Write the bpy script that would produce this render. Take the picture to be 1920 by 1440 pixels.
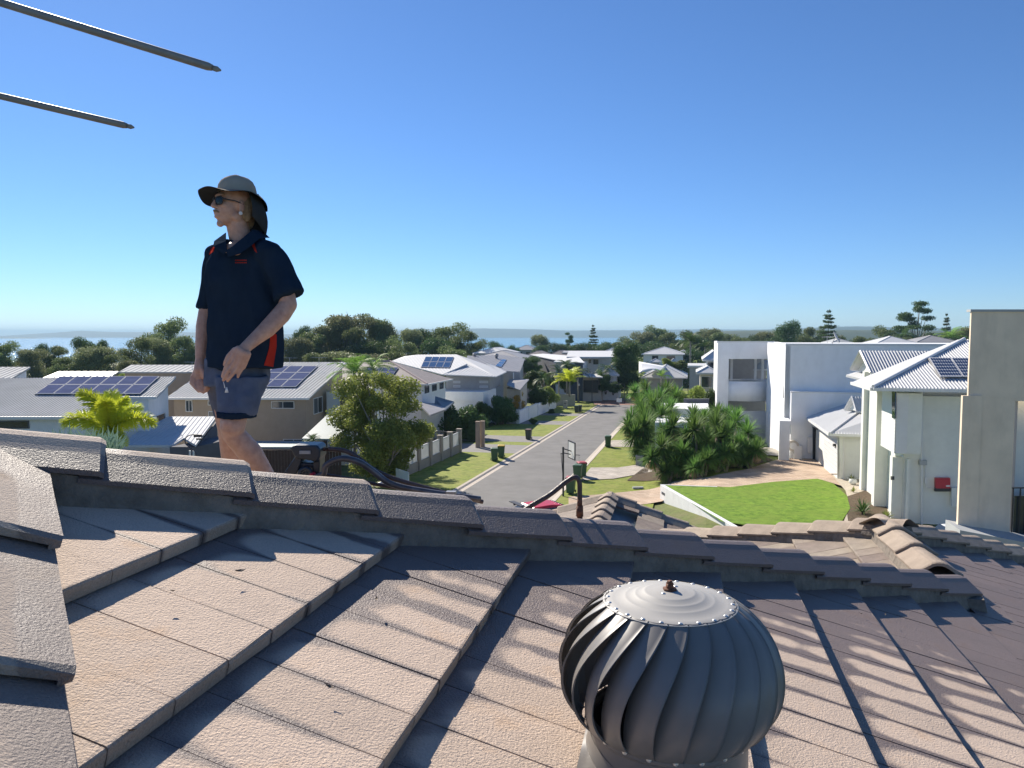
import bpy, bmesh, math, random
import numpy as np
from mathutils import Vector, Matrix, Euler, noise
R=math.radians
sc=bpy.context.scene
for o in list(bpy.data.objects): bpy.data.objects.remove(o,do_unlink=True)
C=sc.collection
# ---------------------------------------------------------------- camera
H0=9.2                       # eye above the street datum
FPX=1420.0
PITCH=-math.atan((720-628)/FPX)
cam_d=bpy.data.cameras.new('camera'); cam=bpy.data.objects.new('camera',cam_d); C.objects.link(cam)
cam.location=(0,0,H0); cam.rotation_euler=(math.pi/2+PITCH,0,0)
cam_d.sensor_width=36; cam_d.lens=36*FPX/1920; cam_d.clip_start=.05; cam_d.clip_end=30000
sc.camera=cam
# ---------------------------------------------------------------- sky, sun, exposure
SUN_AZ=R(-31); SUN_EL=R(34)   # azimuth clockwise from +Y
w=bpy.data.worlds.new('World'); sc.world=w; w.use_nodes=True
nt=w.node_tree; bg=nt.nodes['Background']
sky=nt.nodes.new('ShaderNodeTexSky'); sky.sky_type='NISHITA'; sky.sun_disc=False
sky.sun_elevation=SUN_EL; sky.sun_rotation=SUN_AZ; sky.altitude=0
sky.air_density=.85; sky.dust_density=.05; sky.ozone_density=10
nt.links.new(sky.outputs[0],bg.inputs[0]); bg.inputs[1].default_value=.082
sl=bpy.data.lights.new('sun','SUN'); so=bpy.data.objects.new('sun',sl); C.objects.link(so)
sl.energy=5.0; sl.angle=R(.53); sl.color=(1,.915,.79)
sdir=Vector((math.sin(SUN_AZ)*math.cos(SUN_EL),math.cos(SUN_AZ)*math.cos(SUN_EL),math.sin(SUN_EL)))
so.rotation_euler=sdir.to_track_quat('Z','Y').to_euler()
sc.view_settings.view_transform='Standard'; sc.view_settings.look='None'
sc.view_settings.exposure=0.67; sc.view_settings.gamma=1; sc.view_settings.use_curve_mapping=False
# ---------------------------------------------------------------- helpers
def ray(px,py):
    X=(px-960)/FPX; U=(720-py)/FPX; c,s=math.cos(PITCH),math.sin(PITCH)
    return Vector((X,c-U*s,s+U*c))
CAM=Vector((0,0,H0))
def W(px,py,Y):
    r=ray(px,py); return CAM+r*(Y/r.y)
AZ=R(13.3); RD=Vector((math.sin(AZ),math.cos(AZ),0)); RR=Vector((math.cos(AZ),-math.sin(AZ),0))
def ST(s,t,z=0): 
    p=RR*s+RD*t; p.z=z; return p
def st(p): return p.dot(RR),p.dot(RD)
def sst(a,b,x):
    t=max(0,min(1,(x-a)/(b-a))); return t*t*(3-2*t)
SEA=-12.5
def gh(x,y):
    s=x*RR.x+y*RR.y; t=x*RD.x+y*RD.y
    z=-.02*min(y,560) if y>-40 else .8
    z+=1.0*sst(-3,2,s)*(1-sst(62,76,t))*(1-sst(60,90,s))
    if y>560: z-= .03*(y-560)
    return max(z,SEA-6)
def G(px,py,dz=0):
    r=ray(px,py); a=0.;b=0.
    t=10.
    while t<1500:
        p=CAM+r*t
        if p.z<gh(p.x,p.y)+dz: break
        a=t; t*=1.03
    b=t
    for _ in range(30):
        m=(a+b)/2; p=CAM+r*m
        if p.z<gh(p.x,p.y)+dz: b=m
        else: a=m
    return CAM+r*b
def onplane(px,py,p0,n):
    r=ray(px,py); return CAM+r*((p0-CAM).dot(n)/r.dot(n))
def mesh(name,vs,fs,mat=None,smooth=False):
    m=bpy.data.meshes.new(name); m.from_pydata([tuple(v) for v in vs],[],fs)
    m.validate(); m.update()
    if mat is not None:
        for x in (mat if isinstance(mat,(list,tuple)) else [mat]): m.materials.append(x)
    if smooth: m.polygons.foreach_set('use_smooth',[True]*len(m.polygons))
    return m
def tag(o,label=None,cat=None,group=None,kind=None):
    if label: o['label']=label
    if cat: o['category']=cat
    if group: o['group']=group
    if kind: o['kind']=kind
    return o
def link(name,m,parent=None,loc=None,rot=None,scale=None):
    o=bpy.data.objects.new(name,m); C.objects.link(o)
    if parent is not None: o.parent=parent
    if loc is not None: o.location=loc
    if rot is not None: o.rotation_euler=rot
    if scale is not None: o.scale=(scale,)*3 if isinstance(scale,(int,float)) else scale
    return o
def empty(name,loc,label,cat,group=None,rz=0,scale=1):
    o=bpy.data.objects.new(name,None); C.objects.link(o); o.location=loc; o.rotation_euler=(0,0,rz)
    o.scale=(scale,)*3; o.empty_display_size=.1
    return tag(o,label,cat,group)
class MB:
    """collects shapes given in WORLD coordinates; build() links them as one object"""
    def __init__(s): s.v=[]; s.f=[]; s.m=[]; s.mi=0
    def add(s,vs,fs):
        b=len(s.v); s.v+= [Vector(v) for v in vs]; s.f+=[tuple(i+b for i in f) for f in fs]; s.m+=[s.mi]*len(fs)
    def quad(s,*p): s.add(p,[tuple(range(len(p)))])
    def box(s,c,h,rz=0,axes=None):
        c=Vector(c)
        if axes is None:
            ax=Vector((math.cos(rz),math.sin(rz),0)); ay=Vector((-math.sin(rz),math.cos(rz),0)); az=Vector((0,0,1))
        else: ax,ay,az=axes
        vs=[c+ax*(i*h[0])+ay*(j*h[1])+az*(k*h[2]) for i in(-1,1) for j in(-1,1) for k in(-1,1)]
        s.add(vs,[(0,1,3,2),(4,6,7,5),(0,4,5,1),(2,3,7,6),(0,2,6,4),(1,5,7,3)])
    def sbox(s,s0,s1,t0,t1,z0,z1):   # street aligned box
        s.box(ST((s0+s1)/2,(t0+t1)/2,(z0+z1)/2),(abs(s1-s0)/2,abs(t1-t0)/2,abs(z1-z0)/2),axes=(RR,RD,Vector((0,0,1))))
    def prism(s,poly,ext):     # poly list of vectors, extruded by vector ext
        n=len(poly); poly=[Vector(p) for p in poly]; ext=Vector(ext)
        nrm=Vector((0,0,0))
        for i in range(n): nrm+=poly[i].cross(poly[(i+1)%n])
        if nrm.dot(ext)>0: poly=poly[::-1]
        vs=poly+[p+ext for p in poly]
        s.add(vs,[tuple(range(n)),tuple(range(2*n-1,n-1,-1))]+[(i,i+n,(i+1)%n+n,(i+1)%n) for i in range(n)])
    def tube(s,pts,r,n=8,cap=True):
        pts=[Vector(p) for p in pts]; rs=r if isinstance(r,(list,tuple)) else [r]*len(pts)
        vs=[];fs=[];up=Vector((0,0,1)); prev=None
        for i,p in enumerate(pts):
            d=(pts[min(i+1,len(pts)-1)]-pts[max(i-1,0)]).normalized()
            if prev is None:
                a=d.cross(up)
                if a.length<.1: a=d.cross(Vector((1,0,0)))
                a.normalize()
            else:
                a=(prev-d*prev.dot(d)).normalized()
            prev=a; b=d.cross(a)
            for k in range(n):
                t=2*math.pi*k/n; vs.append(p+(a*math.cos(t)+b*math.sin(t))*rs[i])
        for i in range(len(pts)-1):
            for k in range(n): fs.append((i*n+k,i*n+(k+1)%n,(i+1)*n+(k+1)%n,(i+1)*n+k))
        if cap:
            fs.append(tuple(range(n-1,-1,-1))); fs.append(tuple((len(pts)-1)*n+k for k in range(n)))
        s.add(vs,fs)
    def build(s,name,mat,parent=None,smooth=False,origin=None):

        o0=Vector(origin) if origin is not None else (s.v[0]*0 if parent is not None else (sum(s.v,Vector())/len(s.v)))
        if parent is not None:
            inv=parent_world(parent).inverted(); vs=[inv@v for v in s.v]; loc=(0,0,0)
        else:
            vs=[v-o0 for v in s.v]; loc=o0
        m=mesh(name,vs,s.f,mat,smooth)
        if isinstance(mat,(list,tuple)) and len(m.polygons)==len(s.m): m.polygons.foreach_set('material_index',s.m)
        return link(name,m,parent,loc)
def parent_world(o):
    m=Matrix.LocRotScale(o.location,o.rotation_euler,o.scale)
    return parent_world(o.parent)@m if o.parent else m
def bezier(pts,n=24):
    pts=[Vector(p) for p in pts]; out=[]; k=len(pts)
    for i in range(k-1):
        p0=pts[max(i-1,0)];p1=pts[i];p2=pts[i+1];p3=pts[min(i+2,k-1)]
        for j in range(n):
            t=j/n; out.append(.5*((2*p1)+(p2-p0)*t+(2*p0-5*p1+4*p2-p3)*t*t+(3*p1-p0-3*p2+p3)*t**3))
    out.append(pts[-1]); return out
# ---------------------------------------------------------------- materials
def _n(nt,t,**k):
    n=nt.nodes.new(t)
    for a,b in k.items(): setattr(n,a,b)
    return n
def mat(name,col,rough=.7,var=.12,scale=6,bump=0,bscale=60,metal=0,col2=None,spec=.5,objvar=0,coord='Object',stain=0,stain_s=(1,1,.25),trans=0,detail=5):
    m=bpy.data.materials.new(name); m.use_nodes=True; nt=m.node_tree; L=nt.links.new
    b=nt.nodes['Principled BSDF']; b.inputs['Roughness'].default_value=rough; b.inputs['Metallic'].default_value=metal
    b.inputs['Specular IOR Level'].default_value=spec
    tc=_n(nt,'ShaderNodeTexCoord'); co=tc.outputs[coord]
    if coord=='World':
        pass
    nz=_n(nt,'ShaderNodeTexNoise'); nz.inputs['Scale'].default_value=scale; nz.inputs['Detail'].default_value=detail; nz.inputs['Roughness'].default_value=.6
    L(co,nz.inputs['Vector'])
    mr=_n(nt,'ShaderNodeMapRange'); mr.inputs[1].default_value=.3; mr.inputs[2].default_value=.7; L(nz.outputs[0],mr.inputs[0])
    mx=_n(nt,'ShaderNodeMix',data_type='RGBA')
    c=Vector(col[:3]); lo=c*(1-var); hi=c*(1+var)
    if col2: hi=Vector(col2[:3])
    mx.inputs[6].default_value=(*[max(0,x) for x in lo],1); mx.inputs[7].default_value=(*[min(1,x) for x in hi],1)
    L(mr.outputs[0],mx.inputs[0]); out=mx.outputs[2]
    if stain:
        mp=_n(nt,'ShaderNodeMapping'); mp.inputs['Scale'].default_value=stain_s; L(co,mp.inputs[0])
        n2=_n(nt,'ShaderNodeTexNoise'); n2.inputs['Scale'].default_value=1.6; n2.inputs['Detail'].default_value=6; n2.inputs['Roughness'].default_value=.65; L(mp.outputs[0],n2.inputs['Vector'])
        m2=_n(nt,'ShaderNodeMapRange'); m2.inputs[1].default_value=.48; m2.inputs[2].default_value=.75; m2.inputs[4].default_value=stain; L(n2.outputs[0],m2.inputs[0])
        x2=_n(nt,'ShaderNodeMix',data_type='RGBA'); x2.inputs[7].default_value=(*(c*.45),1); L(m2.outputs[0],x2.inputs[0]); L(out,x2.inputs[6]); out=x2.outputs[2]
    if objvar:
        oi=_n(nt,'ShaderNodeObjectInfo'); hs=_n(nt,'ShaderNodeHueSaturation')
        a=_n(nt,'ShaderNodeMapRange'); a.inputs[3].default_value=1-objvar; a.inputs[4].default_value=1+objvar; L(oi.outputs['Random'],a.inputs[0]); L(a.outputs[0],hs.inputs['Value'])
        a2=_n(nt,'ShaderNodeMath',operation='MULTIPLY_ADD'); a2.inputs[1].default_value=objvar*.12; a2.inputs[2].default_value=.5-objvar*.06; L(oi.outputs['Random'],a2.inputs[0]); L(a2.outputs[0],hs.inputs['Hue'])
        L(out,hs.inputs['Color']); out=hs.outputs[0]
    L(out,b.inputs['Base Color'])
    if bump:
        n3=_n(nt,'ShaderNodeTexNoise'); n3.inputs['Scale'].default_value=bscale; n3.inputs['Detail'].default_value=4; L(co,n3.inputs['Vector'])
        bp=_n(nt,'ShaderNodeBump'); bp.inputs['Strength'].default_value=min(1,bump); bp.inputs['Distance'].default_value=.01 if bump<=1 else .03; L(n3.outputs[0],bp.inputs['Height']); L(bp.outputs[0],b.inputs['Normal'])
    if trans:
        tr=_n(nt,'ShaderNodeBsdfTranslucent'); L(out,tr.inputs[0]); ms=_n(nt,'ShaderNodeMixShader'); ms.inputs[0].default_value=trans
        L(b.outputs[0],ms.inputs[1]); L(tr.outputs[0],ms.inputs[2]); L(ms.outputs[0],nt.nodes['Material Output'].inputs[0])
    return m
M={}
M['white_render']=mat('white_render',(.74,.75,.76),.8,.05,2,stain=.12)
M['white_building']=mat('white_building',(.82,.83,.84),.8,.04,1.5,stain=.14)
M['pale_render']=mat('pale_render',(.72,.73,.68),.8,.05,2,bump=.3,bscale=40,stain=.1)
M['tan_render']=mat('tan_render',(.80,.655,.50),.85,.08,1.5,bump=.4,bscale=50,stain=.28,stain_s=(1.2,1.2,.35))
M['brown_render']=mat('brown_render',(.40,.31,.235),.85,.06,2,stain=.1)
M['grey_render']=mat('grey_render',(.34,.34,.35),.85,.08,2)
M['dark_render']=mat('dark_render',(.10,.105,.125),.85,.1,2)
M['beige_render']=mat('beige_render',(.5,.46,.4),.85,.08,2)
M['white_roof']=mat('white_roof',(.56,.57,.58),.75,.05,.7,stain=.08)
M['light_roof']=mat('light_roof',(.40,.415,.42),.85,.1,.7,stain=.15)
M['grey_roof']=mat('grey_roof',(.33,.32,.315),.5,.1,.7,stain=.2)
M['tile_roof']=mat('tile_roof',(.23,.195,.185),.7,.2,2.5,stain=.3)
M['dark_roof']=mat('dark_roof',(.075,.10,.12),.5,.1,.7)
M['teal_roof']=mat('teal_roof',(.22,.30,.32),.5,.1,.7)
M['white_trim']=mat('white_trim',(.70,.70,.69),.5,.03,3)
M['black_trim']=mat('black_trim',(.03,.03,.035),.5,.2,5)
M['glass']=mat('window_glass',(.03,.04,.05),.08,.3,1,spec=.8)
M['pv_frame']=mat('pv_frame',(.50,.51,.54),.8,.03,3,spec=.1)
M['grass']=None
M['kerb']=mat('kerb',(.50,.44,.37),.85,.12,3,bump=.3,bscale=20,stain=.15)
M['trunk']=mat('trunk',(.16,.125,.095),.9,.3,6,bump=1,bscale=12)
M['grey_trunk']=mat('grey_trunk',(.30,.27,.24),.9,.25,6,bump=.6,bscale=12)
M['timber']=mat('timber',(.10,.055,.04),.8,.25,4)
def leafmat(name,c,c2,trans=.3,rough=.5,ov=.22):
    c=[x*1.45 for x in c]; c2=[min(.8,x*1.5) for x in c2]
    return mat(name,c,rough,.0,.35,col2=c2,trans=trans,objvar=ov,detail=3,spec=.2)
M['gum']=leafmat('gum_leaves',(.085,.115,.042),(.165,.195,.075),.38)
M['dark_leaf']=leafmat('dark_leaves',(.04,.075,.024),(.085,.13,.042),.32)
M['olive']=leafmat('olive_leaves',(.11,.13,.06),(.20,.21,.10),.38)
M['bright_leaf']=leafmat('bright_leaves',(.13,.18,.04),(.28,.31,.08),.42)
M['golden']=leafmat('golden_fronds',(.30,.36,.03),(.80,.60,.05),.45,ov=.08)
M['palm']=leafmat('palm_fronds',(.10,.19,.04),(.24,.34,.08),.42)
M['bluegreen']=leafmat('bluegreen_leaves',(.12,.19,.15),(.20,.28,.21),.2)
M['yucca']=leafmat('yucca_leaves',(.06,.13,.03),(.15,.24,.055),.35,.7)
M['dry_leaf']=leafmat('dry_leaves',(.30,.21,.12),(.42,.32,.19),.2)
M['orange_leaf']=leafmat('orange_leaves',(.30,.22,.04),(.5,.33,.07),.35)
def wave_ground(name,c1,c2,c3,scale):  # grass: fine blades mottling + patches
    m=bpy.data.materials.new(name); m.use_nodes=True; nt=m.node_tree; L=nt.links.new; b=nt.nodes['Principled BSDF']; b.inputs['Roughness'].default_value=.85; b.inputs['Specular IOR Level'].default_value=.2
    tc=_n(nt,'ShaderNodeTexCoord'); n1=_n(nt,'ShaderNodeTexNoise'); n1.inputs['Scale'].default_value=scale; n1.inputs['Detail'].default_value=12; n1.inputs['Roughness'].default_value=.82
    n2=_n(nt,'ShaderNodeTexNoise'); n2.inputs['Scale'].default_value=.7; n2.inputs['Detail'].default_value=9; n2.inputs['Roughness'].default_value=.7
    L(tc.outputs['Object'],n1.inputs['Vector']); L(tc.outputs['Object'],n2.inputs['Vector'])
    cr=_n(nt,'ShaderNodeValToRGB'); cr.color_ramp.elements[0].position=.43; cr.color_ramp.elements[0].color=(*c1,1); cr.color_ramp.elements[1].position=.57; cr.color_ramp.elements[1].color=(*c2,1)
    L(n1.outputs[0],cr.inputs[0])
    mr=_n(nt,'ShaderNodeMapRange'); mr.inputs[1].default_value=.42; mr.inputs[2].default_value=.66; mr.inputs[4].default_value=.85; L(n2.outputs[0],mr.inputs[0])
    mx=_n(nt,'ShaderNodeMix',data_type='RGBA'); mx.inputs[7].default_value=(*c3,1); L(mr.outputs[0],mx.inputs[0]); L(cr.outputs[0],mx.inputs[6]); L(mx.outputs[2],b.inputs['Base Color'])
    bp=_n(nt,'ShaderNodeBump'); bp.inputs['Strength'].default_value=.6; bp.inputs['Distance'].default_value=.04; L(n1.outputs[0],bp.inputs['Height']); L(bp.outputs[0],b.inputs['Normal'])
    return m
M['grass']=wave_ground('lawn_grass',(.125,.165,.02),(.25,.30,.045),(.27,.27,.07),2.2)
M['grass2']=wave_ground('dense_lawn',(.085,.165,.010),(.185,.31,.028),(.17,.25,.03),2.6)
M['scrub']=wave_ground('ground_scrub',(.09,.12,.03),(.15,.18,.05),(.18,.16,.08),3)
M['mulch']=wave_ground('mulch_bed',(.05,.035,.02),(.16,.11,.07),(.10,.08,.05),12)
M['gravel']=wave_ground('pale_gravel',(.35,.29,.22),(.62,.55,.45),(.5,.45,.36),12)
M['asphalt']=mat('asphalt',(.165,.16,.155),.85,.16,.6,bump=.5,bscale=30,stain=.42,stain_s=(.35,.35,.35),detail=9)
M['concrete_drive']=mat('concrete_drive',(.36,.33,.29),.85,.12,1.5,bump=.3,bscale=20,stain=.2,stain_s=(.5,.5,.5))
M['grey_drive']=mat('grey_drive',(.22,.21,.20),.85,.12,1.5,bump=.3,bscale=20,stain=.2,stain_s=(.5,.5,.5))
def brickmat(name,c1,c2,cm,sc_,rot=0,w=.5,h=.25):
    m=bpy.data.materials.new(name); m.use_nodes=True; nt=m.node_tree; L=nt.links.new; b=nt.nodes['Principled BSDF']; b.inputs['Roughness'].default_value=.85
    tc=_n(nt,'ShaderNodeTexCoord'); mp=_n(nt,'ShaderNodeMapping'); mp.inputs['Rotation'].default_value=(0,0,rot); mp.inputs['Scale'].default_value=(sc_,)*3
    L(tc.outputs['Object'],mp.inputs[0]); br=_n(nt,'ShaderNodeTexBrick'); br.inputs['Color1'].default_value=(*c1,1); br.inputs['Color2'].default_value=(*c2,1); br.inputs['Mortar'].default_value=(*cm,1)
    br.inputs['Scale'].default_value=1; br.inputs['Mortar Size'].default_value=.012; br.inputs['Brick Width'].default_value=w; br.inputs['Row Height'].default_value=h
    L(mp.outputs[0],br.inputs['Vector'])
    nz=_n(nt,'ShaderNodeTexNoise'); nz.inputs['Scale'].default_value=.8; nz.inputs['Detail'].default_value=6; L(tc.outputs['Object'],nz.inputs['Vector'])
    hs=_n(nt,'ShaderNodeHueSaturation'); mr=_n(nt,'ShaderNodeMapRange'); mr.inputs[1].default_value=.3; mr.inputs[2].default_value=.7; mr.inputs[3].default_value=.8; mr.inputs[4].default_value=1.2
    L(nz.outputs[0],mr.inputs[0]); L(mr.outputs[0],hs.inputs['Value']); L(br.outputs[0],hs.inputs['Color']); L(hs.outputs[0],b.inputs['Base Color'])
    bp=_n(nt,'ShaderNodeBump'); bp.inputs['Strength'].default_value=.5; bp.inputs['Distance'].default_value=.01; L(br.outputs['Fac'],bp.inputs['Height']); bp.invert=True; L(bp.outputs[0],b.inputs['Normal'])
    return m
M['brick_drive']=brickmat('brick_paving',(.43,.31,.22),(.53,.41,.30),(.32,.24,.18),1.0,R(35),.46,.23)
M['red_brick']=brickmat('red_brick_paving',(.26,.13,.10),(.33,.18,.13),(.18,.12,.1),1.0,R(35),.46,.23)
M['cobble']=brickmat('grey_paving',(.40,.35,.30),(.50,.45,.39),(.30,.27,.24),1.0,R(20),.5,.25)
# ================================================================ LARGE STRUCTURE: terrain, sea, islands
def grid_lines(a,b,step): return list(np.arange(a,b+1e-6,step))
def terrain():
    ss=[-3500,-2000,-1000,-500,-250,-150]+grid_lines(-100,-12,6)+grid_lines(-10,30,1.2)+grid_lines(36,100,8)+[150,250,500,1000,2000,3500]
    ts=[-60,-20,0,20]+grid_lines(30,90,1.5)+grid_lines(96,180,8)+[220,280,350,450,560,620,700,800,900,1000]
    vs=[];fs=[]
    for t in ts:
        for s in ss:
            p=ST(s,t); vs.append((p.x,p.y,gh(p.x,p.y)))
    n=len(ss)
    for j in range(len(ts)-1):
        for i in range(n-1): fs.append((j*n+i,j*n+i+1,(j+1)*n+i+1,(j+1)*n+i))
    o=link('ground',mesh('ground',vs,fs,M['scrub'])); tag(o,kind='structure')
terrain()
def water_mat():
    m=bpy.data.materials.new('sea_water'); m.use_nodes=True; nt=m.node_tree; L=nt.links.new; b=nt.nodes['Principled BSDF']
    b.inputs['Base Color'].default_value=(.03,.10,.16,1); b.inputs['Roughness'].default_value=.12; b.inputs['IOR'].default_value=1.33
    tc=_n(nt,'ShaderNodeTexCoord'); mp=_n(nt,'ShaderNodeMapping'); mp.inputs['Scale'].default_value=(.3,1,1)
    L(tc.outputs['Object'],mp.inputs[0]); nz=_n(nt,'ShaderNodeTexNoise'); nz.inputs['Scale'].default_value=.15; nz.inputs['Detail'].default_value=8; nz.inputs['Roughness'].default_value=.7
    L(mp.outputs[0],nz.inputs['Vector']); bp=_n(nt,'ShaderNodeBump'); bp.inputs['Strength'].default_value=1; bp.inputs['Distance'].default_value=.9; L(nz.outputs[0],bp.inputs['Height']); L(bp.outputs[0],b.inputs['Normal'])
    return m
tag(link('sea',mesh('sea',[(-9000,500,SEA),(9000,500,SEA),(9000,9500,SEA),(-9000,9500,SEA)],[(0,1,2,3)],water_mat())),kind='structure')
M['island']=mat('island_forest',(.05,.075,.04),.9,.25,.004)
def island(name,pts,Y,depth,seed):
    # pts: (px, py of skyline); a long low ridge rising from the sea
    xs=np.linspace(pts[0][0],pts[-1][0],160); ys=np.interp(xs,[p[0] for p in pts],[p[1] for p in pts])
    rng=np.random.default_rng(seed); ys=ys+np.convolve(rng.normal(0,.5,170),np.ones(11)/11,'same')[:160]*.9
    vs=[];fs=[];prof=[(0,0),(.18,.45),(.45,.85),(.6,1),(1,.2)]
    for x,y in zip(xs,ys):
        top=W(x,y,Y+depth*.6)
        for a,h in prof:
            yy=Y+depth*a; vs.append((top.x*(yy/(Y+depth*.6)) if a<.6 else top.x,yy,SEA-2+(top.z-SEA+2)*h))
    n=len(prof)
    for i in range(len(xs)-1):
        for k in range(n-1): fs.append((i*n+k,(i+1)*n+k,(i+1)*n+k+1,i*n+k+1))
    return tag(link(name,mesh(name,vs,fs,M['island'],True)),kind='structure')
island('island',[(-500,626),(-200,625),(0,630),(60,626),(100,624),(150,620),(190,622),(230,623),(300,622),(420,624),(520,627),(700,626),(760,618),(860,617),(900,615.5),(980,617),(1020,618),(1060,620),(1200,619),(1260,618),(1330,617),(1420,618),(1600,617),(1900,619),(2300,622)],6200,900,3)
island('island_shore',[(-500,630),(-100,629),(0,632),(40,632),(85,634),(92,637)],4600,300,4)
island('mainland_hill',[(1330,622),(1390,619),(1460,617.5),(1500,616),(1560,613),(1600,612),(1640,612),(1700,615),(1800,616),(1960,616),(2200,618)],3600,500,5)
def foreland():   # dark far wooded shore seen under the hills on the right
    return island('wooded_shore',[(1285,660),(1300,627),(1340,621),(1420,620),(1560,619),(1640,619),(1720,620),(1900,622),(2300,624)],1300,200,9)
foreland()
def haze():
    m=bpy.data.materials.new('haze_air'); m.use_nodes=True; nt=m.node_tree
    nt.nodes.remove(nt.nodes['Principled BSDF']); v=_n(nt,'ShaderNodeVolumePrincipled'); v.inputs['Color'].default_value=(.50,.78,1,1); v.inputs['Density'].default_value=.00015; v.inputs['Anisotropy'].default_value=0
    nt.links.new(v.outputs[0],nt.nodes['Material Output'].inputs['Volume'])
    b=MB(); b.box((0,4700,21),(10000,4900,41)); o=b.build('haze',m); tag(o,kind='stuff'); o.visible_shadow=True
haze()
# ================================================================ OUR OWN TILED ROOF
A_=R(12.52); P_=R(20); PT=R(14.1)
def basis(a,p):
    D=Vector((math.cos(a)*math.cos(p),-math.sin(a)*math.cos(p),-math.sin(p))); V=Vector((math.sin(a),math.cos(a),0))
    return D,V,D.cross(V)
rD,rV,rN=basis(A_,P_); tD,_,tN=basis(A_,PT)
rO=CAM-rN*.827
GA=.342; U0=-1.227; TW=.15
def RP(u,v,n=0): return rO+rD*u+rV*v+rN*n
def tile_material(name,light,dark,pale_bias):
    m=bpy.data.materials.new(name); m.use_nodes=True; nt=m.node_tree; L=nt.links.new; b=nt.nodes['Principled BSDF']
    b.inputs['Roughness'].default_value=.8; b.inputs['Specular IOR Level'].default_value=.5
    tc=_n(nt,'ShaderNodeTexCoord'); ge=_n(nt,'ShaderNodeNewGeometry'); sx=_n(nt,'ShaderNodeSeparateXYZ'); L(tc.outputs['Object'],sx.inputs[0])
    def mth(op,a,b_=None,c=None,clamp=False):
        n=_n(nt,'ShaderNodeMath',operation=op); n.use_clamp=clamp
        for i,v in enumerate((a,b_,c)):
            if v is None: continue
            if isinstance(v,(int,float)): n.inputs[i].default_value=v
            else: L(v,n.inputs[i])
        return n.outputs[0]
    # distance-from-joint field of a single tile: 1 in the middle, 0 at the joints and the upper end
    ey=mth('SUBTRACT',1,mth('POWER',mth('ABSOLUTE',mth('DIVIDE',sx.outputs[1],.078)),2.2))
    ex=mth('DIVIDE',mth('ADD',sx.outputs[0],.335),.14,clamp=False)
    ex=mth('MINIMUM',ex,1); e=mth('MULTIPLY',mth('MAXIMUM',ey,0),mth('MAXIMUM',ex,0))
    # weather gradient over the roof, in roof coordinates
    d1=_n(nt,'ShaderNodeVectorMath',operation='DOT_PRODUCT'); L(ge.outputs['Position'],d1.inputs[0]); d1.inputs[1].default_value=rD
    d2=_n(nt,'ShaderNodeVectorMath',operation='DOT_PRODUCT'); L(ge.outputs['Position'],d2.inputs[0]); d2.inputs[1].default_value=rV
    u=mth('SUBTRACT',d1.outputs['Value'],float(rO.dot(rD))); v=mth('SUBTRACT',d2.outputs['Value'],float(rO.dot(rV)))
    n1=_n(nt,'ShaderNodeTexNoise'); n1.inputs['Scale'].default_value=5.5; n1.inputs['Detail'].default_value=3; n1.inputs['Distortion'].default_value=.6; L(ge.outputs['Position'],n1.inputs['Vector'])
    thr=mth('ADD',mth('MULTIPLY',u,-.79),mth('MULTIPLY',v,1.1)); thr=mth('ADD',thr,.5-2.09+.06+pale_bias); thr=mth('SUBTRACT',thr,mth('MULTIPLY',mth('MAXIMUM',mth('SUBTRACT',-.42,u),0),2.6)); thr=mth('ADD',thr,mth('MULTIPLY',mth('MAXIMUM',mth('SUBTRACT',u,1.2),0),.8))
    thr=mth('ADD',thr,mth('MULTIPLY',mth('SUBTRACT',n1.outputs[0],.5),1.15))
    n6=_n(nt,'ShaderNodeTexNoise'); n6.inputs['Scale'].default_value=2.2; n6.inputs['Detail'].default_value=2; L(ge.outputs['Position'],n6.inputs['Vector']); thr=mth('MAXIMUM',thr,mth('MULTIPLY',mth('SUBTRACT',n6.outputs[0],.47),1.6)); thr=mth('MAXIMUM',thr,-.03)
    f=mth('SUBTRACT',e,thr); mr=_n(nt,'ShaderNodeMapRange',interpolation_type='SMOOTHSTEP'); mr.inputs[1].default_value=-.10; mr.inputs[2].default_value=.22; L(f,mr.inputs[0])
    n2=_n(nt,'ShaderNodeTexNoise'); n2.inputs['Scale'].default_value=230; n2.inputs['Detail'].default_value=3; L(ge.outputs['Position'],n2.inputs['Vector'])
    n3=_n(nt,'ShaderNodeTexNoise'); n3.inputs['Scale'].default_value=7; n3.inputs['Detail'].default_value=6; n3.inputs['Roughness'].default_value=.65; L(ge.outputs['Position'],n3.inputs['Vector'])
    oi=_n(nt,'ShaderNodeObjectInfo')
    mx=_n(nt,'ShaderNodeMix',data_type='RGBA'); mx.inputs[6].default_value=(*dark,1); mx.inputs[7].default_value=(*light,1); L(mr.outputs[0],mx.inputs[0])
    # rust-yellow lichen blush
    mr3=_n(nt,'ShaderNodeMapRange'); mr3.inputs[1].default_value=.56; mr3.inputs[2].default_value=.72; mr3.inputs[4].default_value=.45; L(n3.outputs[0],mr3.inputs[0])
    mx3=_n(nt,'ShaderNodeMix',data_type='RGBA',blend_type='MULTIPLY'); mx3.inputs[7].default_value=(.86,.70,.5,1); L(mr3.outputs[0],mx3.inputs[0]); L(mx.outputs[2],mx3.inputs[6])
    hs=_n(nt,'ShaderNodeHueSaturation')
    nose=mth('MULTIPLY',mth('GREATER_THAN',mth('ADD',sx.outputs[0],mth('MULTIPLY',mth('SUBTRACT',n3.outputs[0],.5),.02)),-.005),-.30 if pale_bias==0 else 0); val=mth('ADD',mth('ADD',.72,nose),mth('MULTIPLY',n2.outputs[0],.38)); val=mth('ADD',val,mth('MULTIPLY',mth('SUBTRACT',oi.outputs['Random'],.5),.14)); val=mth('ADD',val,mth('MULTIPLY',mth('SUBTRACT',n3.outputs[0],.5),.30))
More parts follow.
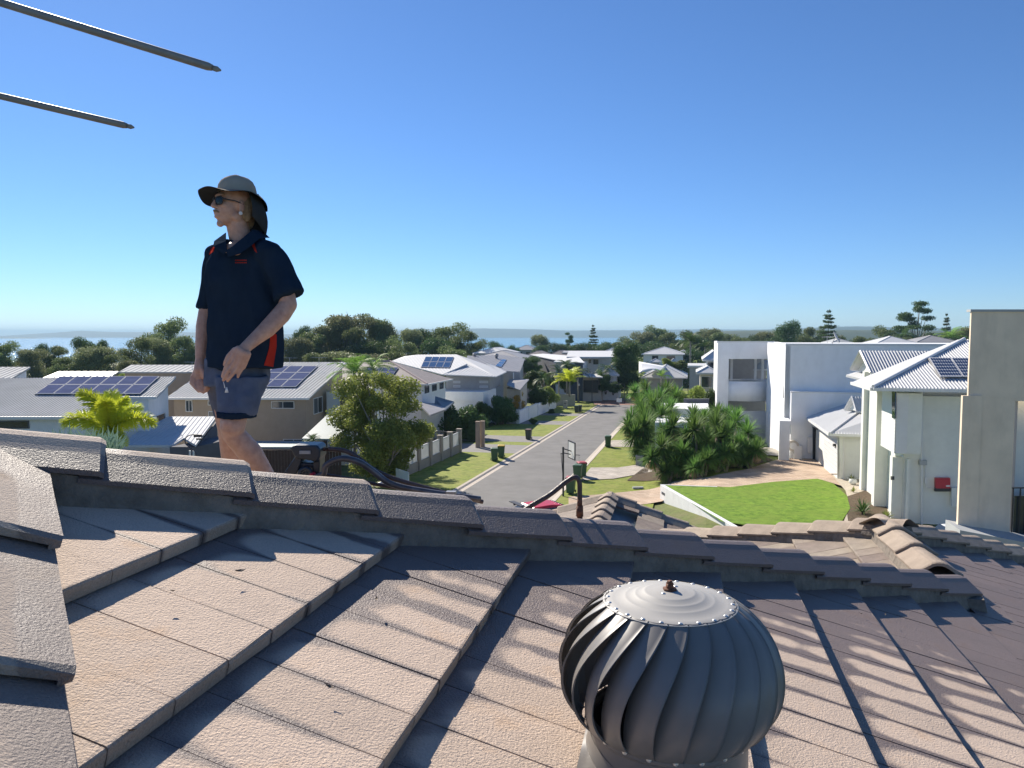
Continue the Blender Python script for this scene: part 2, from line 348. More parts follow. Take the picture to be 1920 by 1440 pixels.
    L(val,hs.inputs['Value']); L(mx3.outputs[2],hs.inputs['Color']); L(hs.outputs[0],b.inputs['Base Color'])
    rr=_n(nt,'ShaderNodeMapRange'); rr.inputs[3].default_value=.52; rr.inputs[4].default_value=.85; L(mr.outputs[0],rr.inputs[0]); L(rr.outputs[0],b.inputs['Roughness'])
    n4=_n(nt,'ShaderNodeTexNoise'); n4.inputs['Scale'].default_value=190; n4.inputs['Detail'].default_value=5; n4.inputs['Roughness'].default_value=.6; L(ge.outputs['Position'],n4.inputs['Vector'])
    n5=_n(nt,'ShaderNodeTexNoise'); n5.inputs['Scale'].default_value=30; n5.inputs['Detail'].default_value=3; L(ge.outputs['Position'],n5.inputs['Vector'])
    hh=mth('ADD',mth('MULTIPLY',n4.outputs[0],1),mth('MULTIPLY',n5.outputs[0],.35))
    bp=_n(nt,'ShaderNodeBump'); bp.inputs['Strength'].default_value=1; bp.inputs['Distance'].default_value=.0045; L(hh,bp.inputs['Height']); L(bp.outputs[0],b.inputs['Normal'])
    return m
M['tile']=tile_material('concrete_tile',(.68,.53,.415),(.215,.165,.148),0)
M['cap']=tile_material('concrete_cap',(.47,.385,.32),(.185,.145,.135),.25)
M['wing_tile']=mat('wing_tile',(.27,.215,.175),.75,.2,9,bump=1,bscale=140,objvar=.28,stain=.3)
M['wing_cap']=mat('wing_cap',(.40,.32,.245),.8,.16,9,bump=1,bscale=140,objvar=.12,stain=.25)
M['mortar']=mat('mortar',(.20,.17,.14),.95,.3,14,bump=.8,bscale=60,coord='Object')
M['deck']=mat('roof_underlay',(.05,.05,.055),.9,.2,3)
house=empty('tiled_house',RP(0,0,-.3),'own house whose brown concrete tiled roof fills the foreground','house')
MW=lambda o: parent_world(o)
def under(name,m,parent,mw):
    o=link(name,m,parent); o.matrix_basis=parent_world(parent).inverted()@mw
    return o
APX=-1.39; VAPX=1.475; UW=1.9; VW=5.95
P_apex=RP(APX,VAPX); P_junc=RP(UW,.94*UW+2.78); P_wing=RP(UW,VW)
# roof deck (planes just under the tiles) and walls
dk=MB()
Hx=Vector((math.cos(A_),-math.sin(A_),0)); Vx=rV
def hipdir(a,b): return (Hx*a+Vx*b+Vector((0,0,-math.tan(P_))))   # horizontal 45 degree hip
low=Vector((0,0,-.05))
e1=RP(8.5,.17-.94*8.5)          # near left-hip foot
e2=P_wing+hipdir(1,1)*6.2; e3=P_wing+hipdir(-1,1)*6.2
r_l=P_apex-Hx*9                 # main ridge running off to the left
f_l=P_junc+hipdir(-1,1)*2.2
dk.quad(P_apex+low,RP(8.5,.17-.94*8.5)+low,RP(8.5,e2.y*0+VW+.94*(8.5-UW))+low,P_wing+low,P_junc+low)
dk.quad(P_apex+low,r_l+low,r_l-Vx*8-Vector((0,0,8*math.tan(P_)))+low,e1+low)
vb=P_junc+hipdir(-1,-0)*0
# far plane of the main roof (the man walks on it) and left plane of the wing meet in a valley
val_end=P_junc+(-Hx+Vx*0)*0
val=lambda t: P_junc+(-Hx+Vx)*t+Vector((0,0,-math.tan(P_)*t))
dk.quad(P_junc+low,P_apex+low,r_l+low,r_l+Vx*6+Vector((0,0,-6*math.tan(P_)))+low,val(3.6)+low)
dk.quad(P_junc+low,P_wing+low,e3+low,val(4.4)+low)
dk.quad(P_wing+low,e2+low,e3+low)
roof=dk.build('roof',M['deck'],house)
# individual tiles
def tile_bm(x0,x1,w,t=.03,seed=0,rough=.0012):
    bm=bmesh.new(); rnd=random.Random(seed)
    bmesh.ops.create_cube(bm,size=1)
    for v in bm.verts: v.co=Vector(((x0+x1)/2+v.co.x*(x1-x0),v.co.y*w,-t/2+v.co.z*t))
    ed=[e for e in bm.edges if all(abs(v.co.x-x1)<1e-5 and abs(v.co.z)<1e-5 for v in e.verts)]
    bmesh.ops.bevel(bm,geom=ed,offset=.009,segments=3,affect='EDGES',profile=.6)
    return bm
tile_meshes=[]
for sd in range(4):
    bm=tile_bm(-GA-.035,0,TW-.0036-.0008*(sd%2),.031,sd)
    rnd=random.Random(sd)
    for v in bm.verts:
        if v.co.x>-.02: v.co.x+=rnd.uniform(-.0022,.0022); v.co.z+=rnd.uniform(-.001,.001)
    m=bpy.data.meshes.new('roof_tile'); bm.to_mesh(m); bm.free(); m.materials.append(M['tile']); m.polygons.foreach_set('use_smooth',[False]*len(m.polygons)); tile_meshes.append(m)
TB=Matrix((tD.to_4d(),rV.to_4d(),tN.to_4d(),(0,0,0,1))).transposed(); TB[3]=(0,0,0,1)
for i in range(3): TB[i][3]=0
def tile_mw(u,v,rnd): 
    p=RP(u,v,rnd.uniform(-.0012,.0012)); mw=Matrix.Translation(p)@TB@Matrix.Rotation(rnd.gauss(0,.0035),4,'Z')@Matrix.Rotation(rnd.gauss(0,.004),4,'X'); return mw
def inframe(p,mx=260,my=200):
    d=p-CAM; fw=d.y*math.cos(PITCH)+d.z*math.sin(PITCH)
    if fw<.25: return False
    x=960+FPX*d.x/fw; y=720-FPX*(-d.y*math.sin(PITCH)+d.z*math.cos(PITCH))/fw
    return -mx<x<1920+mx and 300<y<1440+my
def clip_planes(u,v):     # vertical planes (point, outward normal) that cut this tile
    out=[]
    if u-GA-.04<UW:   # hips of the hip end
        out.append((RP(APX,VAPX),Vector((-1,1,0)),'r')); out.append((RP(APX,VAPX),None,'l'))
    return out
nR=(Vx-Hx).normalized(); nL=(-Vx-Hx).normalized()
cand=[]
rt=random.Random(11)
for k in range(0,23):
    u=U0+k*GA; off=.095 if k%2 else 0.0
    for j in range(-9,80):
        v=off+(j+.5)*TW
        cs=[RP(u-a,v+b) for a in(0,GA) for b in(-TW/2,TW/2)]
        cuts=[]
        if k<=9:
            dr=[(c-P_apex).dot(nR) for c in cs]; dl=[(c-P_apex).dot(nL) for c in cs]
            if min(dr)>-.02 or min(dl)>-.02: continue
            if max(dr)>-.04: cuts.append((P_apex-nR*.03,nR))
            if max(dl)>-.04: cuts.append((P_apex-nL*.03,nL))
        else:
            if u-GA<UW and v>4.35: cuts.append((P_junc+Hx*.04,-Hx))
            dr=[(c-P_wing).dot(nR) for c in cs]; dl=[(c-P_apex).dot(nL) for c in cs]
            if min(dr)>-.02 or min(dl)>-.02: continue
            if max(dr)>-.04: cuts.append((P_wing-nR*.03,nR))
            if max(dl)>-.04: cuts.append((P_apex-nL*.03,nL))
        c=RP(u-GA/2,v)
        if not any(inframe(x) for x in cs): continue
        cand.append(((c-CAM).length,u,v,cuts,k))
cand.sort(key=lambda x:x[0])
stuffbm=bmesh.new(); ntile=0
for i,(dist,u,v,cuts,k) in enumerate(cand):
    mw=tile_mw(u,v,rt)
    if cuts or i>=297:
        bm=tile_bm(-GA-.035,0,TW-.0022,.031,i)
        bm.transform(mw)
        for pt,nr in cuts:
            r_=bmesh.ops.bisect_plane(bm,geom=bm.verts[:]+bm.edges[:]+bm.faces[:],plane_co=pt,plane_no=nr,clear_outer=True)
            ed=[e for e in bm.edges if e.is_boundary]
            if ed: bmesh.ops.holes_fill(bm,edges=ed)
        if len(bm.faces)<3: bm.free(); continue
        if i>=297:
            mm=bpy.data.meshes.new('t'); bm.to_mesh(mm); stuffbm.from_mesh(mm); bpy.data.meshes.remove(mm); bm.free(); continue
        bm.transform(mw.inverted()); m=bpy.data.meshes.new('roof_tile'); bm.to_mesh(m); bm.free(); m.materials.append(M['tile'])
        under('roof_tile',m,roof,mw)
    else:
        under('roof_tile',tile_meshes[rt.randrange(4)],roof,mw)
if len(stuffbm.verts):
    inv=parent_world(roof).inverted()
    fr=TB.copy(); stuffbm.transform(inv)
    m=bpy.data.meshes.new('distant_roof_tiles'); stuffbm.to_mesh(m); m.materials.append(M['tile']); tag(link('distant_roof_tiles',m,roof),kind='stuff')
stuffbm.free()
print('tiles',len(cand))
# tiles on the wing's left plane (seen over the hip) and coarse courses on the man's plane
D2=Vector((-math.cos(A_)*math.cos(P_),math.sin(A_)*math.cos(P_),-math.sin(P_)))
def plane_tiles(org,d,v,name,us,vr,w,material,individual,cut=None,objs=None):
    dt=(d.normalized()); n=dt.cross(v); 
    if n.z<0: n=-n
    h=Vector((dt.x,dt.y,0)).normalized(); dt=(h*math.cos(PT)+Vector((0,0,-math.sin(PT)))); nn=dt.cross(v); sgn=1
    if nn.z<0: nn=-nn; 
    yv=nn.cross(dt)
    B=Matrix((dt.to_4d(),yv.to_4d(),nn.to_4d(),(0,0,0,1))).transposed(); B[3]=(0,0,0,1)
    for i in range(3): B[i][3]=0
    bigs=bmesh.new(); rn=random.Random(5); base=None
    for k,u in enumerate(us):
        vv=vr[0]+(w/2 if k%2 else 0)
        while vv<vr[1]:
            p=org+d.normalized()*u+v*vv
            mw=Matrix.Translation(p)@B@Matrix.Rotation(rn.gauss(0,.008),4,'Z')@Matrix.Rotation(rn.gauss(0,.006),4,'X')
            ok=True; cuts=[]
            if cut:
                for pt,nr in cut:
                    ds=[(mw@Vector((a,b,0))-pt).dot(nr) for a in(-GA,0) for b in(-w/2,w/2)]
                    if min(ds)>-.01: ok=False
                    elif max(ds)>-.02: cuts.append((pt,nr))
            if ok:
                bm=tile_bm(-GA-.03,0,w-.003,.03,0)
                if individual and not cuts:
                    if base is None: base=bpy.data.meshes.new('roof_tile'); bm.to_mesh(base); base.materials.append(material)
                    under('roof_tile',base,roof,mw)
                else:
                    bm.transform(mw)
                    for pt,nr in cuts:
                        bmesh.ops.bisect_plane(bm,geom=bm.verts[:]+bm.edges[:]+bm.faces[:],plane_co=pt,plane_no=nr,clear_outer=True)
                        ed=[e for e in bm.edges if e.is_boundary]
                        if ed: bmesh.ops.holes_fill(bm,edges=ed)
                    if individual and len(bm.faces)>3:
                        bm.transform(mw.inverted()); m=bpy.data.meshes.new('roof_tile'); bm.to_mesh(m); m.materials.append(material); under('roof_tile',m,roof,mw)
                    elif len(bm.faces)>3:
                        bm.transform(parent_world(roof).inverted()); mm=bpy.data.meshes.new('t'); bm.to_mesh(mm); bigs.from_mesh(mm); bpy.data.meshes.remove(mm)
                bm.free()
            vv+=w
    if len(bigs.verts):
        m=bpy.data.meshes.new(name); bigs.to_mesh(m); m.materials.append(material); tag(link(name,m,roof),kind='stuff')
    bigs.free()
valn=Vector((nR.x,nR.y,0)); vperp=(Hx+Vx).normalized()   # valley line runs along (-Hx+Vx)
plane_tiles(P_junc,D2,Vx,'wing_tiles',[.30+GA*i for i in range(4)],(-.3,3.4),.15,M['wing_tile'],True,[(P_wing,(Vx+Hx).normalized()),(P_junc,-vperp)])
plane_tiles(P_apex,Vx*math.cos(P_)+Vector((0,0,-math.sin(P_))),Hx,'far_side_tiles',[.25+GA*i for i in range(11)],(-4.2,5.2),.30,M['wing_tile'],False,[(P_junc,vperp),(P_apex,(Hx-Vx).normalized()) ])
# ---- hip and ridge caps
PROF=[(-.128,.014),(-.131,.027),(-.062,.070),(-.038,.086),(-.013,.093),(.013,.093),(.038,.086),(.062,.070),(.131,.027),(.128,.014)]
def cap_mesh(L_,material,seed):
    rn=random.Random(seed); vs=[];fs=[]; n=len(PROF)
    sec=[(-L_,.93,-.012),(-L_*.5,.96,-.006),(-.012,1.0,0),(0,.985,-.004)]
    for x,sc_,dz in sec:
        for i,(y,z) in enumerate(PROF): vs.append((x+(rn.uniform(-.002,.002) if x>-.02 else 0),y*sc_,z*sc_+dz))
    for a in range(len(sec)-1):
        for i in range(n-1): fs.append((a*n+i,(a+1)*n+i,(a+1)*n+i+1,a*n+i+1))
    # thickness: inner shell at the mouth
    b=len(vs)
    for i,(y,z) in enumerate(PROF): vs.append((0,y*.86,z*.80-.004))
    for i,(y,z) in enumerate(PROF): vs.append((-.05,y*.86,z*.80-.008))
    a=len(sec)-1
    for i in range(n-1):
        fs.append((a*n+i,b+i,b+i+1,a*n+i+1)); fs.append((b+i,b+n+i,b+n+i+1,b+i+1))
    fs.append((a*n,0+b,b+n)); 
    m=mesh('ridge_cap',vs,fs,material,False)
    return m
def cap_run(A,B,material,step=.36,first=0,name='ridge_cap',objvar=True,lift=0,ys=1):
    d=(B-A); Ln=d.length; x=d.normalized(); y=Vector((0,0,1)).cross(x).normalized(); z=x.cross(y)
    Bm=Matrix((x.to_4d(),y.to_4d(),z.to_4d(),(0,0,0,1))).transposed(); Bm[3]=(0,0,0,1)
    for i in range(3): Bm[i][3]=0
    rn=random.Random(int(Ln*100)); ms=[cap_mesh(step+.05,material,q) for q in range(3)]
    k=0; s=first+step
    while s<Ln+.03:
        tilt=math.atan(.017/step)
        mw=Matrix.Translation(A+x*s+z*(.004+lift))@Bm@Matrix.Diagonal((1,ys,1,1))@Matrix.Rotation(rn.gauss(0,.008),4,'Z')@Matrix.Rotation(-tilt*.6+rn.gauss(0,.003),4,'Y')
        under(name,ms[k%3],roof,mw); s+=step; k+=1
    # mortar bed
    vs=[];fs=[]; N_=int(Ln/.03); rn=random.Random(3)
    for i in range(N_+1):
        p=A+x*(Ln*i/N_)
        wv=[rn.uniform(-.0028,.0028) for _ in range(4)]
        for (yy,zz,q) in ((-.124+wv[0],-.07,0),(-.110+wv[1],.010,0),(.110+wv[2],.010,0),(.124+wv[3],-.07,0)): vs.append(p+y*yy+z*zz)
    for i in range(N_):
        for q in range(3): fs.append((i*4+q,i*4+q+1,(i+1)*4+q+1,(i+1)*4+q))
    fs.append((0,3,2,1)); e=N_*4; fs.append((e,e+1,e+2,e+3))
    b=MB(); b.add(vs,fs); b.build('mortar_bed',M['mortar'],roof)
cap_run(P_apex-(P_junc-P_apex).normalized()*.12,P_junc+(P_junc-P_apex).normalized()*.10,M['cap'],.362,-.02)
lf=RP(2.4,.17-.94*2.4)
lo_=-Hx*.035-Vx*.035
cap_run(P_apex-(lf-P_apex).normalized()*.02+lo_,lf+lo_,M['cap'],.42,.107,lift=.008,ys=1.32)
cap_run(P_apex-Hx*4-Vector((0,0,.05)),P_apex-Hx*.30-Vector((0,0,.05)),M['cap'],.36)
cap_run(P_wing+Vx*.05,P_junc-Vx*.14,M['wing_cap'],.44,-.12)
cap_run(P_wing-hipdir(-1,1).normalized()*.12,e3,M['wing_cap'],.36,0)
cap_run(P_wing-hipdir(1,1).normalized()*.12,e2,M['wing_cap'],.36,0)
# apex cap of the wing: wide starter piece
# walls of the own house below the eaves
wl=MB(); 
base=[P_apex-Hx*9-Vx*6,P_apex-Hx*9+Vx*5,val(3.0),e3*1,e2*1,RP(7.6,e2.dot(Vx)-rO.dot(Vx)-.5),RP(7.6,-6.5)]
base=[Vector((p.x,p.y,0)) for p in base]
wl.prism([Vector((p.x,p.y,-1.5)) for p in base],(0,0,1.5+5.6)); wl.build('wall',M['beige_render'],house)
# ================================================================ ROOF VENTILATOR
M['vent']=mat('grey_painted_metal',(.215,.20,.185),.40,.09,7,metal=0,stain=.25)
M['vent_rivet']=mat('bright_rivet',(.75,.74,.70),.3,.05,20,metal=.6)
M['rust']=mat('rusty_steel',(.075,.028,.018),.7,.5,60,col2=(.30,.11,.05),bump=.6,bscale=200)
M['vent_dark']=mat('inner_shaft',(.035,.035,.04),.7,.2,8)
def cap_disc_mat():
    m=mat('vent_top_disc',(.40,.385,.355),.55,.05,7,metal=0); nt=m.node_tree; L=nt.links.new
    b=nt.nodes['Principled BSDF']; src=b.inputs['Base Color'].links[0].from_socket
    tc=_n(nt,'ShaderNodeTexCoord'); ln=_n(nt,'ShaderNodeVectorMath',operation='LENGTH'); L(tc.outputs['Object'],ln.inputs[0])
    nz=_n(nt,'ShaderNodeTexNoise'); nz.inputs['Scale'].default_value=25; L(tc.outputs['Object'],nz.inputs['Vector'])
    ad=_n(nt,'ShaderNodeMath',operation='MULTIPLY_ADD'); ad.inputs[1].default_value=.03; L(nz.outputs[0],ad.inputs[0]); L(ln.outputs['Value'],ad.inputs[2])
    mr=_n(nt,'ShaderNodeMapRange'); mr.inputs[1].default_value=.028; mr.inputs[2].default_value=.052; mr.inputs[3].default_value=1; mr.inputs[4].default_value=0; L(ad.outputs[0],mr.inputs[0])
    mx=_n(nt,'ShaderNodeMix',data_type='RGBA'); mx.inputs[7].default_value=(.34,.16,.07,1); L(mr.outputs[0],mx.inputs[0]); L(src,mx.inputs[6]); L(mx.outputs[2],b.inputs['Base Color'])
    return m
def revolve(prof,n=64,ang0=0,ang1=2*math.pi):
    vs=[];fs=[];k=len(prof); full=abs(ang1-ang0-2*math.pi)<1e-6; m=n if full else n+1
    for i in range(m):
        a=ang0+(ang1-ang0)*i/n
        for r,z in prof: vs.append((r*math.cos(a),r*math.sin(a),z))
    for i in range(n):
        j=(i+1)%m
        for q in range(k-1): fs.append((i*k+q,j*k+q,j*k+q+1,i*k+q+1))
    return vs,fs
VC=W(1254,1231,1.44)                 # centre of the ball
vent=empty('roof_ventilator',VC,'grey round whirlybird ventilator with curved vanes standing on the roof','roof ventilator')
def plane_z(x,y): # height of the tile plane
    return (rO.dot(rN)-rN.x*x-rN.y*y)/rN.z
zb=plane_z(VC.x,VC.y)-VC.z
RB=.2105
def ball_r(z):   # silhouette radius of the ball at height z (top .118 .. bottom -.165)
    t=(z+.02)/.135
    return RB*math.sqrt(max(.02,1-abs(t)**2.0*.70)) if z>-.02 else RB*math.sqrt(max(.02,1-abs((z+.02)/.106)**2.3*.45))
ZT,ZBm=.112,-.120
NV=22
def vane_mesh():
    vs=[];fs=[];NZ=26; cols=[0,.12,.3,.55,.8,.94,1.0]
    sp=2*math.pi/NV
    for i in range(NZ+1):
        t=i/NZ; z=ZT+(ZBm-ZT)*t; R0=ball_r(z)
        tw=.40*(1-t)**2.4
        for c in cols:
            a=c*sp*1.16+tw; depth=.036*math.sin(math.pi*min(1,max(0,t*1.04)))**.7
            r=R0-depth*(1-c)**1.15+.004*math.sin(c*math.pi)
            if c==1.0: r+=.0045
            vs.append((r*math.cos(a),r*math.sin(a),z))
    n=len(cols)
    # folded lip: returns inwards at the outer edge
    for i in range(NZ):
        for q in range(n-1): fs.append((i*n+q,i*n+q+1,(i+1)*n+q+1,(i+1)*n+q))
    b=len(vs)
    for i in range(NZ+1):
        v=Vector(vs[i*n+n-1]); rr=math.hypot(v.x,v.y); a=math.atan2(v.y,v.x)-.012; r2=rr-.006; vs.append((r2*math.cos(a),r2*math.sin(a),v.z))
    for i in range(NZ): fs.append((i*n+n-1,b+i,b+i+1,(i+1)*n+n-1))
    return mesh('vane',vs,fs,M['vent'],True)
vm=vane_mesh()
for i in range(NV): link('vane',vm,vent,(0,0,0),(0,0,2*math.pi*i/NV+.05))
prof=[(.0,.142),(.030,.141),(.036,.1385),(.046,.1385),(.050,.137),(.058,.131),(.064,.1305),(.068,.129),(.076,.123),(.083,.1225),(.087,.121),(.095,.1165),(.108,.1145),(.128,.1105),(.129,.1095),(.126,.1085)]
prof=[(r,.11+(z-.11)*.72) for r,z in prof]; v_,f_=revolve(prof,96); top=link('top_disc',mesh('top_disc',v_,f_,cap_disc_mat(),True),vent)
def rivet_mesh(r=.0042,h=.0022):
    pr=[(0,h),(r*.5,h*.86),(r*.86,h*.5),(r,0)]; v_,f_=revolve(pr,12); return mesh('rivet',v_,f_,M['vent_rivet'],True)
rm=rivet_mesh()
for i in range(NV):
    a=2*math.pi*i/NV+.1; link('rivet',rm,top,(.1185*math.cos(a),.1185*math.sin(a),.1118))
for i in range(2): a=math.pi*i+.9; link('rivet',rm,top,(.026*math.cos(a),.026*math.sin(a),.1325))
b=MB(); b.tube([(0,0,.13),(0,0,.146)],[.0075,.0075],10); b.tube([(0,0,.146),(0,0,.151)],[.007,.0045],10); b.tube([(0,0,.1325),(0,0,.1365)],.014,6)
link('spindle_bolt',mesh('spindle_bolt',b.v,b.f,M['rust'],True),vent)
v_,f_=revolve([(.150,-.112),(.161,-.118),(.163,-.129),(.156,-.136),(.150,-.138)],64); link('bottom_ring',mesh('bottom_ring',v_,f_,M['vent'],True),vent)
big=rivet_mesh(.0052,.003)
for i in range(NV):
    a=2*math.pi*i/NV+.02; o=link('rivet',big,vent,(.162*math.cos(a),.163*math.sin(a),-.122)); o.rotation_euler=(0,math.pi/2-.15,a)
v_,f_=revolve([(.02,-.10),(.10,-.11),(.12,-.13),(.12,zb)],32); link('inner_shaft',mesh('inner_shaft',v_,f_,M['vent_dark'],True),vent)
b=MB(); b.tube([(0,0,-.17),(0,0,.14)],.006,8)
for a in (0.4,2.5,4.6): b.tube([(0,0,-.08),(.15*math.cos(a),.15*math.sin(a),-.14)],.004,6)
link('spindle',mesh('spindle',b.v,b.f,M['vent_dark'],True),vent)
v_,f_=revolve([(.150,-.134),(.1515,-.15),(.153,zb-.09)],64); thr=link('throat',mesh('throat',v_,f_,M['vent'],True),vent)
a=math.atan2(-1,.09)
b=MB(); b.box((.1555*math.cos(a),.1555*math.sin(a),-.160),(.003,.010,.004),a)
link('catch_plate',mesh('catch_plate',b.v,b.f,M['vent_dark']),thr)
o=link('screw',rivet_mesh(.009,.006),thr,(.1545*math.cos(a+.0),.1545*math.sin(a),-.178)); o.rotation_euler=(0,math.pi/2,a)
# flashing sheet under the throat, lying on the tiles
fl=MB(); n_=40
for (r0,r1,h0,h1) in ((.153,.160,.045,.012),(.160,.20,.014,.008)):
    ring=[]
    for i in range(n_):
        t=2*math.pi*i/n_; q=max(abs(math.cos(t)),abs(math.sin(t)))
        for r,h in ((r0,h0),(r1 if r1<.19 else .165/q,h1)):
            p=VC+Hx*(r*math.cos(t))+Vx*(r*math.sin(t)); p.z=plane_z(p.x,p.y)+h; ring.append(p)
    fl.add(ring,[(2*i,2*i+1,(2*i+3)%(2*n_),(2*i+2)%(2*n_)) for i in range(n_)])
fl.build('flashing',M['vent'],vent,True)
# ================================================================ TV ANTENNA (only two rods reach into the frame)
M['alu']=mat('weathered_aluminium',(.30,.27,.23),.55,.15,30,metal=.2)
ant=empty('tv_antenna',W(-520,560,1.0),'tv antenna whose two bare metal rods poke into the top left sky','antenna')
for (a,b_,Y,r) in (((-520,-156),(398,127),.93,.0048),((-520,58),(238,236),1.12,.0048)):
    p,q=W(*a,Y),W(*b_,Y); d=(q-p).normalized(); m_=MB(); m_.tube([p,q-d*.006,q],[r,r,r*.75],14)
    e=MB.build(m_,'element_rod',M['alu'],ant,True)
    t_=MB(); s_=d.cross(Vector((0,1,0))).normalized(); t_.tube([q-d*.002,q+d*.006,q+d*.011],[r*.62,r*.72,r*.2],10)
    for i in range(len(t_.v)): 
        v=t_.v[i]-q; t_.v[i]=q+v-Vector((0,1,0))*v.y*.5
    t_.build('crimped_tip',M['alu'],e,True)
m_=MB(); p=W(-520,-160,.93); q=W(-520,70,1.12); m_.tube([p+(p-q)*.4,q+(q-p)*.5],.012,8); m_.build('boom',M['alu'],ant)
m_=MB(); q2=(p+q)/2; m_.tube([q2,Vector((q2.x,q2.y,plane_z(q2.x,q2.y)-.9))],.016,10); m_.build('mast',M['alu'],ant)
# ================================================================ EQUIPMENT behind the hip: pressure cleaner head, hose, lance
M['black_plastic']=mat('black_plastic',(.022,.03,.042),.4,.2,12,stain=.2)
M['hose']=mat('brown_rubber_hose',(.085,.05,.042),.45,.25,30,bump=.3,bscale=200)
M['red_plastic']=mat('red_plastic',(.45,.02,.04),.4,.1,8)
def soft(name,parts,voxel,material,parent,sm=6,disp=None,seed=0):
    """one continuous surface from overlapping closed shapes (world coords)"""
    b=MB()
    for p in parts: p(b)
    m=mesh('tmp',b.v,b.f); bm=bmesh.new(); bm.from_mesh(m); bmesh.ops.recalc_face_normals(bm,faces=bm.faces); bm.to_mesh(m); bm.free()
    o=bpy.data.objects.new('tmp',m); C.objects.link(o)
    r=o.modifiers.new('r','REMESH'); r.mode='VOXEL'; r.voxel_size=voxel
    s=o.modifiers.new('s','SMOOTH'); s.factor=.5; s.iterations=sm
    dg=bpy.context.evaluated_depsgraph_get(); m2=bpy.data.meshes.new_from_object(o.evaluated_get(dg)); bpy.data.objects.remove(o); bpy.data.meshes.remove(m)
    inv=parent_world(parent).inverted(); m2.transform(inv); m2.name=name; m2.materials.clear(); m2.materials.append(material)
    if disp:
        n=len(m2.vertices); co=np.empty(n*3); m2.vertices.foreach_get('co',co); co=co.reshape(-1,3); no=np.empty(n*3); m2.vertices.foreach_get('normal',no); no=no.reshape(-1,3)
        amp,fr=disp; A=np.array([noise.noise(Vector((c[0]*fr[0],c[1]*fr[1],c[2]*fr[2]+seed)))+.5*noise.noise(Vector((c[0]*fr[0]*2.3,c[1]*fr[1]*2.3,c[2]*fr[2]*2.3+seed))) for c in co])
        co+=no*(A*amp)[:,None]; m2.vertices.foreach_set('co',co.ravel()); m2.update()
    m2.polygons.foreach_set('use_smooth',[True]*len(m2.polygons))
    return link(name,m2,parent)
def ell(c,r,axes=None,n=14):
    c=Vector(c); ax=axes or (Vector((1,0,0)),Vector((0,1,0)),Vector((0,0,1)))
    def f(b):
        vs=[];fs=[];N=n*2
        vs.append(c+ax[2]*r[2])
        for i in range(1,n):
            t=math.pi*i/n
            for k in range(N):
                p=2*math.pi*k/N; vs.append(c+ax[0]*(r[0]*math.sin(t)*math.cos(p))+ax[1]*(r[1]*math.sin(t)*math.sin(p))+ax[2]*(r[2]*math.cos(t)))
        vs.append(c-ax[2]*r[2]); L=len(vs)-1
        for k in range(N): fs.append((0,1+k,1+(k+1)%N)); fs.append((L,L-N+(k+1)%N,L-N+k))
        for i in range(n-2):
            for k in range(N): a=1+i*N+k; bq=1+i*N+(k+1)%N; fs.append((a,a+N,bq+N,bq))
        b.add(vs,fs)
    return f
def limb(pts,rs,n=14):     # chain of tapered segments with rounded joints
    pts=[Vector(p) for p in pts]
    def f(b):
        for i in range(len(pts)-1):
            b.tube([pts[i],pts[i+1]],[rs[i],rs[i+1]],n)
        for p,r in zip(pts,rs): ell(p,(r,r,r),n=8)(b)
    return f
def ringloft(rings,n=24):  # rings: (center, ax_vec, ay_vec)
    def f(b):
        vs=[];fs=[]
        for c,ax,ay in rings:
            for k in range(n):
                t=2*math.pi*k/n; ct,s_=math.cos(t),math.sin(t)
                q=(abs(ct)**2.5+abs(s_)**2.5)**(-1/2.5); vs.append(Vector(c)+Vector(ax)*(ct*q)+Vector(ay)*(s_*q))
        for i in range(len(rings)-1):
            for k in range(n): fs.append((i*n+k,i*n+(k+1)%n,(i+1)*n+(k+1)%n,(i+1)*n+k))
        fs.append(tuple(range(n-1,-1,-1))); e=(len(rings)-1)*n; fs.append(tuple(e+k for k in range(n)))
        b.add(vs,fs)
    return f
def far_plane_z(x,y):   # surface of the plane behind the hip
    v=Vector((x,y,0)).dot(Vx)-P_apex.dot(Vx); return P_apex.z-math.tan(P_)*v+.02
cl=empty('surface_cleaner',W(575,900,3.0),'dark blue plastic pressure cleaner head lying behind the roof hip by the man','cleaning machine')
Yc=2.75
def pxc(*a): return W(a[0],a[1],a[2] if len(a)>2 else Yc)
def slab(poly,Y0,Y1,e=0):
    def f(b): b.prism([W(x,y,Y0) for x,y in poly],W(poly[0][0],poly[0][1],Y0)*0+Vector((0,Y1-Y0,0)))
    return f
soft('housing',[slab([(543,840),(552,835),(594,835),(600,842),(600,858),(592,866),(553,858)],Yc,Yc+.10),slab([(553,856),(535,882),(528,905),(545,912),(556,888),(566,862)],Yc+.01,Yc+.09),slab([(588,860),(600,858),(598,905),(582,905)],Yc+.01,Yc+.09),slab([(556,876),(566,868),(585,868),(590,880),(582,878),(568,876),(560,884)],Yc+.02,Yc+.08)],.004,M['black_plastic'],cl,4)
m_=MB(); m_.tube(bezier([pxc(560,905),pxc(563,885),pxc(573,878),pxc(582,884),pxc(584,905)],8),.008,8); m_.build('grip_bow',M['black_plastic'],cl,True)
m_=MB(); m_.box(W(572,848,Yc-.003),(.02,.004,.006)); m_.build('name_plate',M['grey_roof'],cl)
m_=MB(); m_.tube([pxc(600,843,Yc+.05),pxc(618,842,Yc+.05)],[.007,.006],8); m_.build('hose_coupling',M['rust'],cl,True)
m_=MB(); m_.tube([pxc(584,887),pxc(588,893)],[.012,.012],8); m_.build('trigger',M['red_plastic'],cl,True)
ln=empty('pressure_lance',W(700,900,2.7),'curved dark lance tubes and hose leaning over the hip beside the cleaner head','lance')
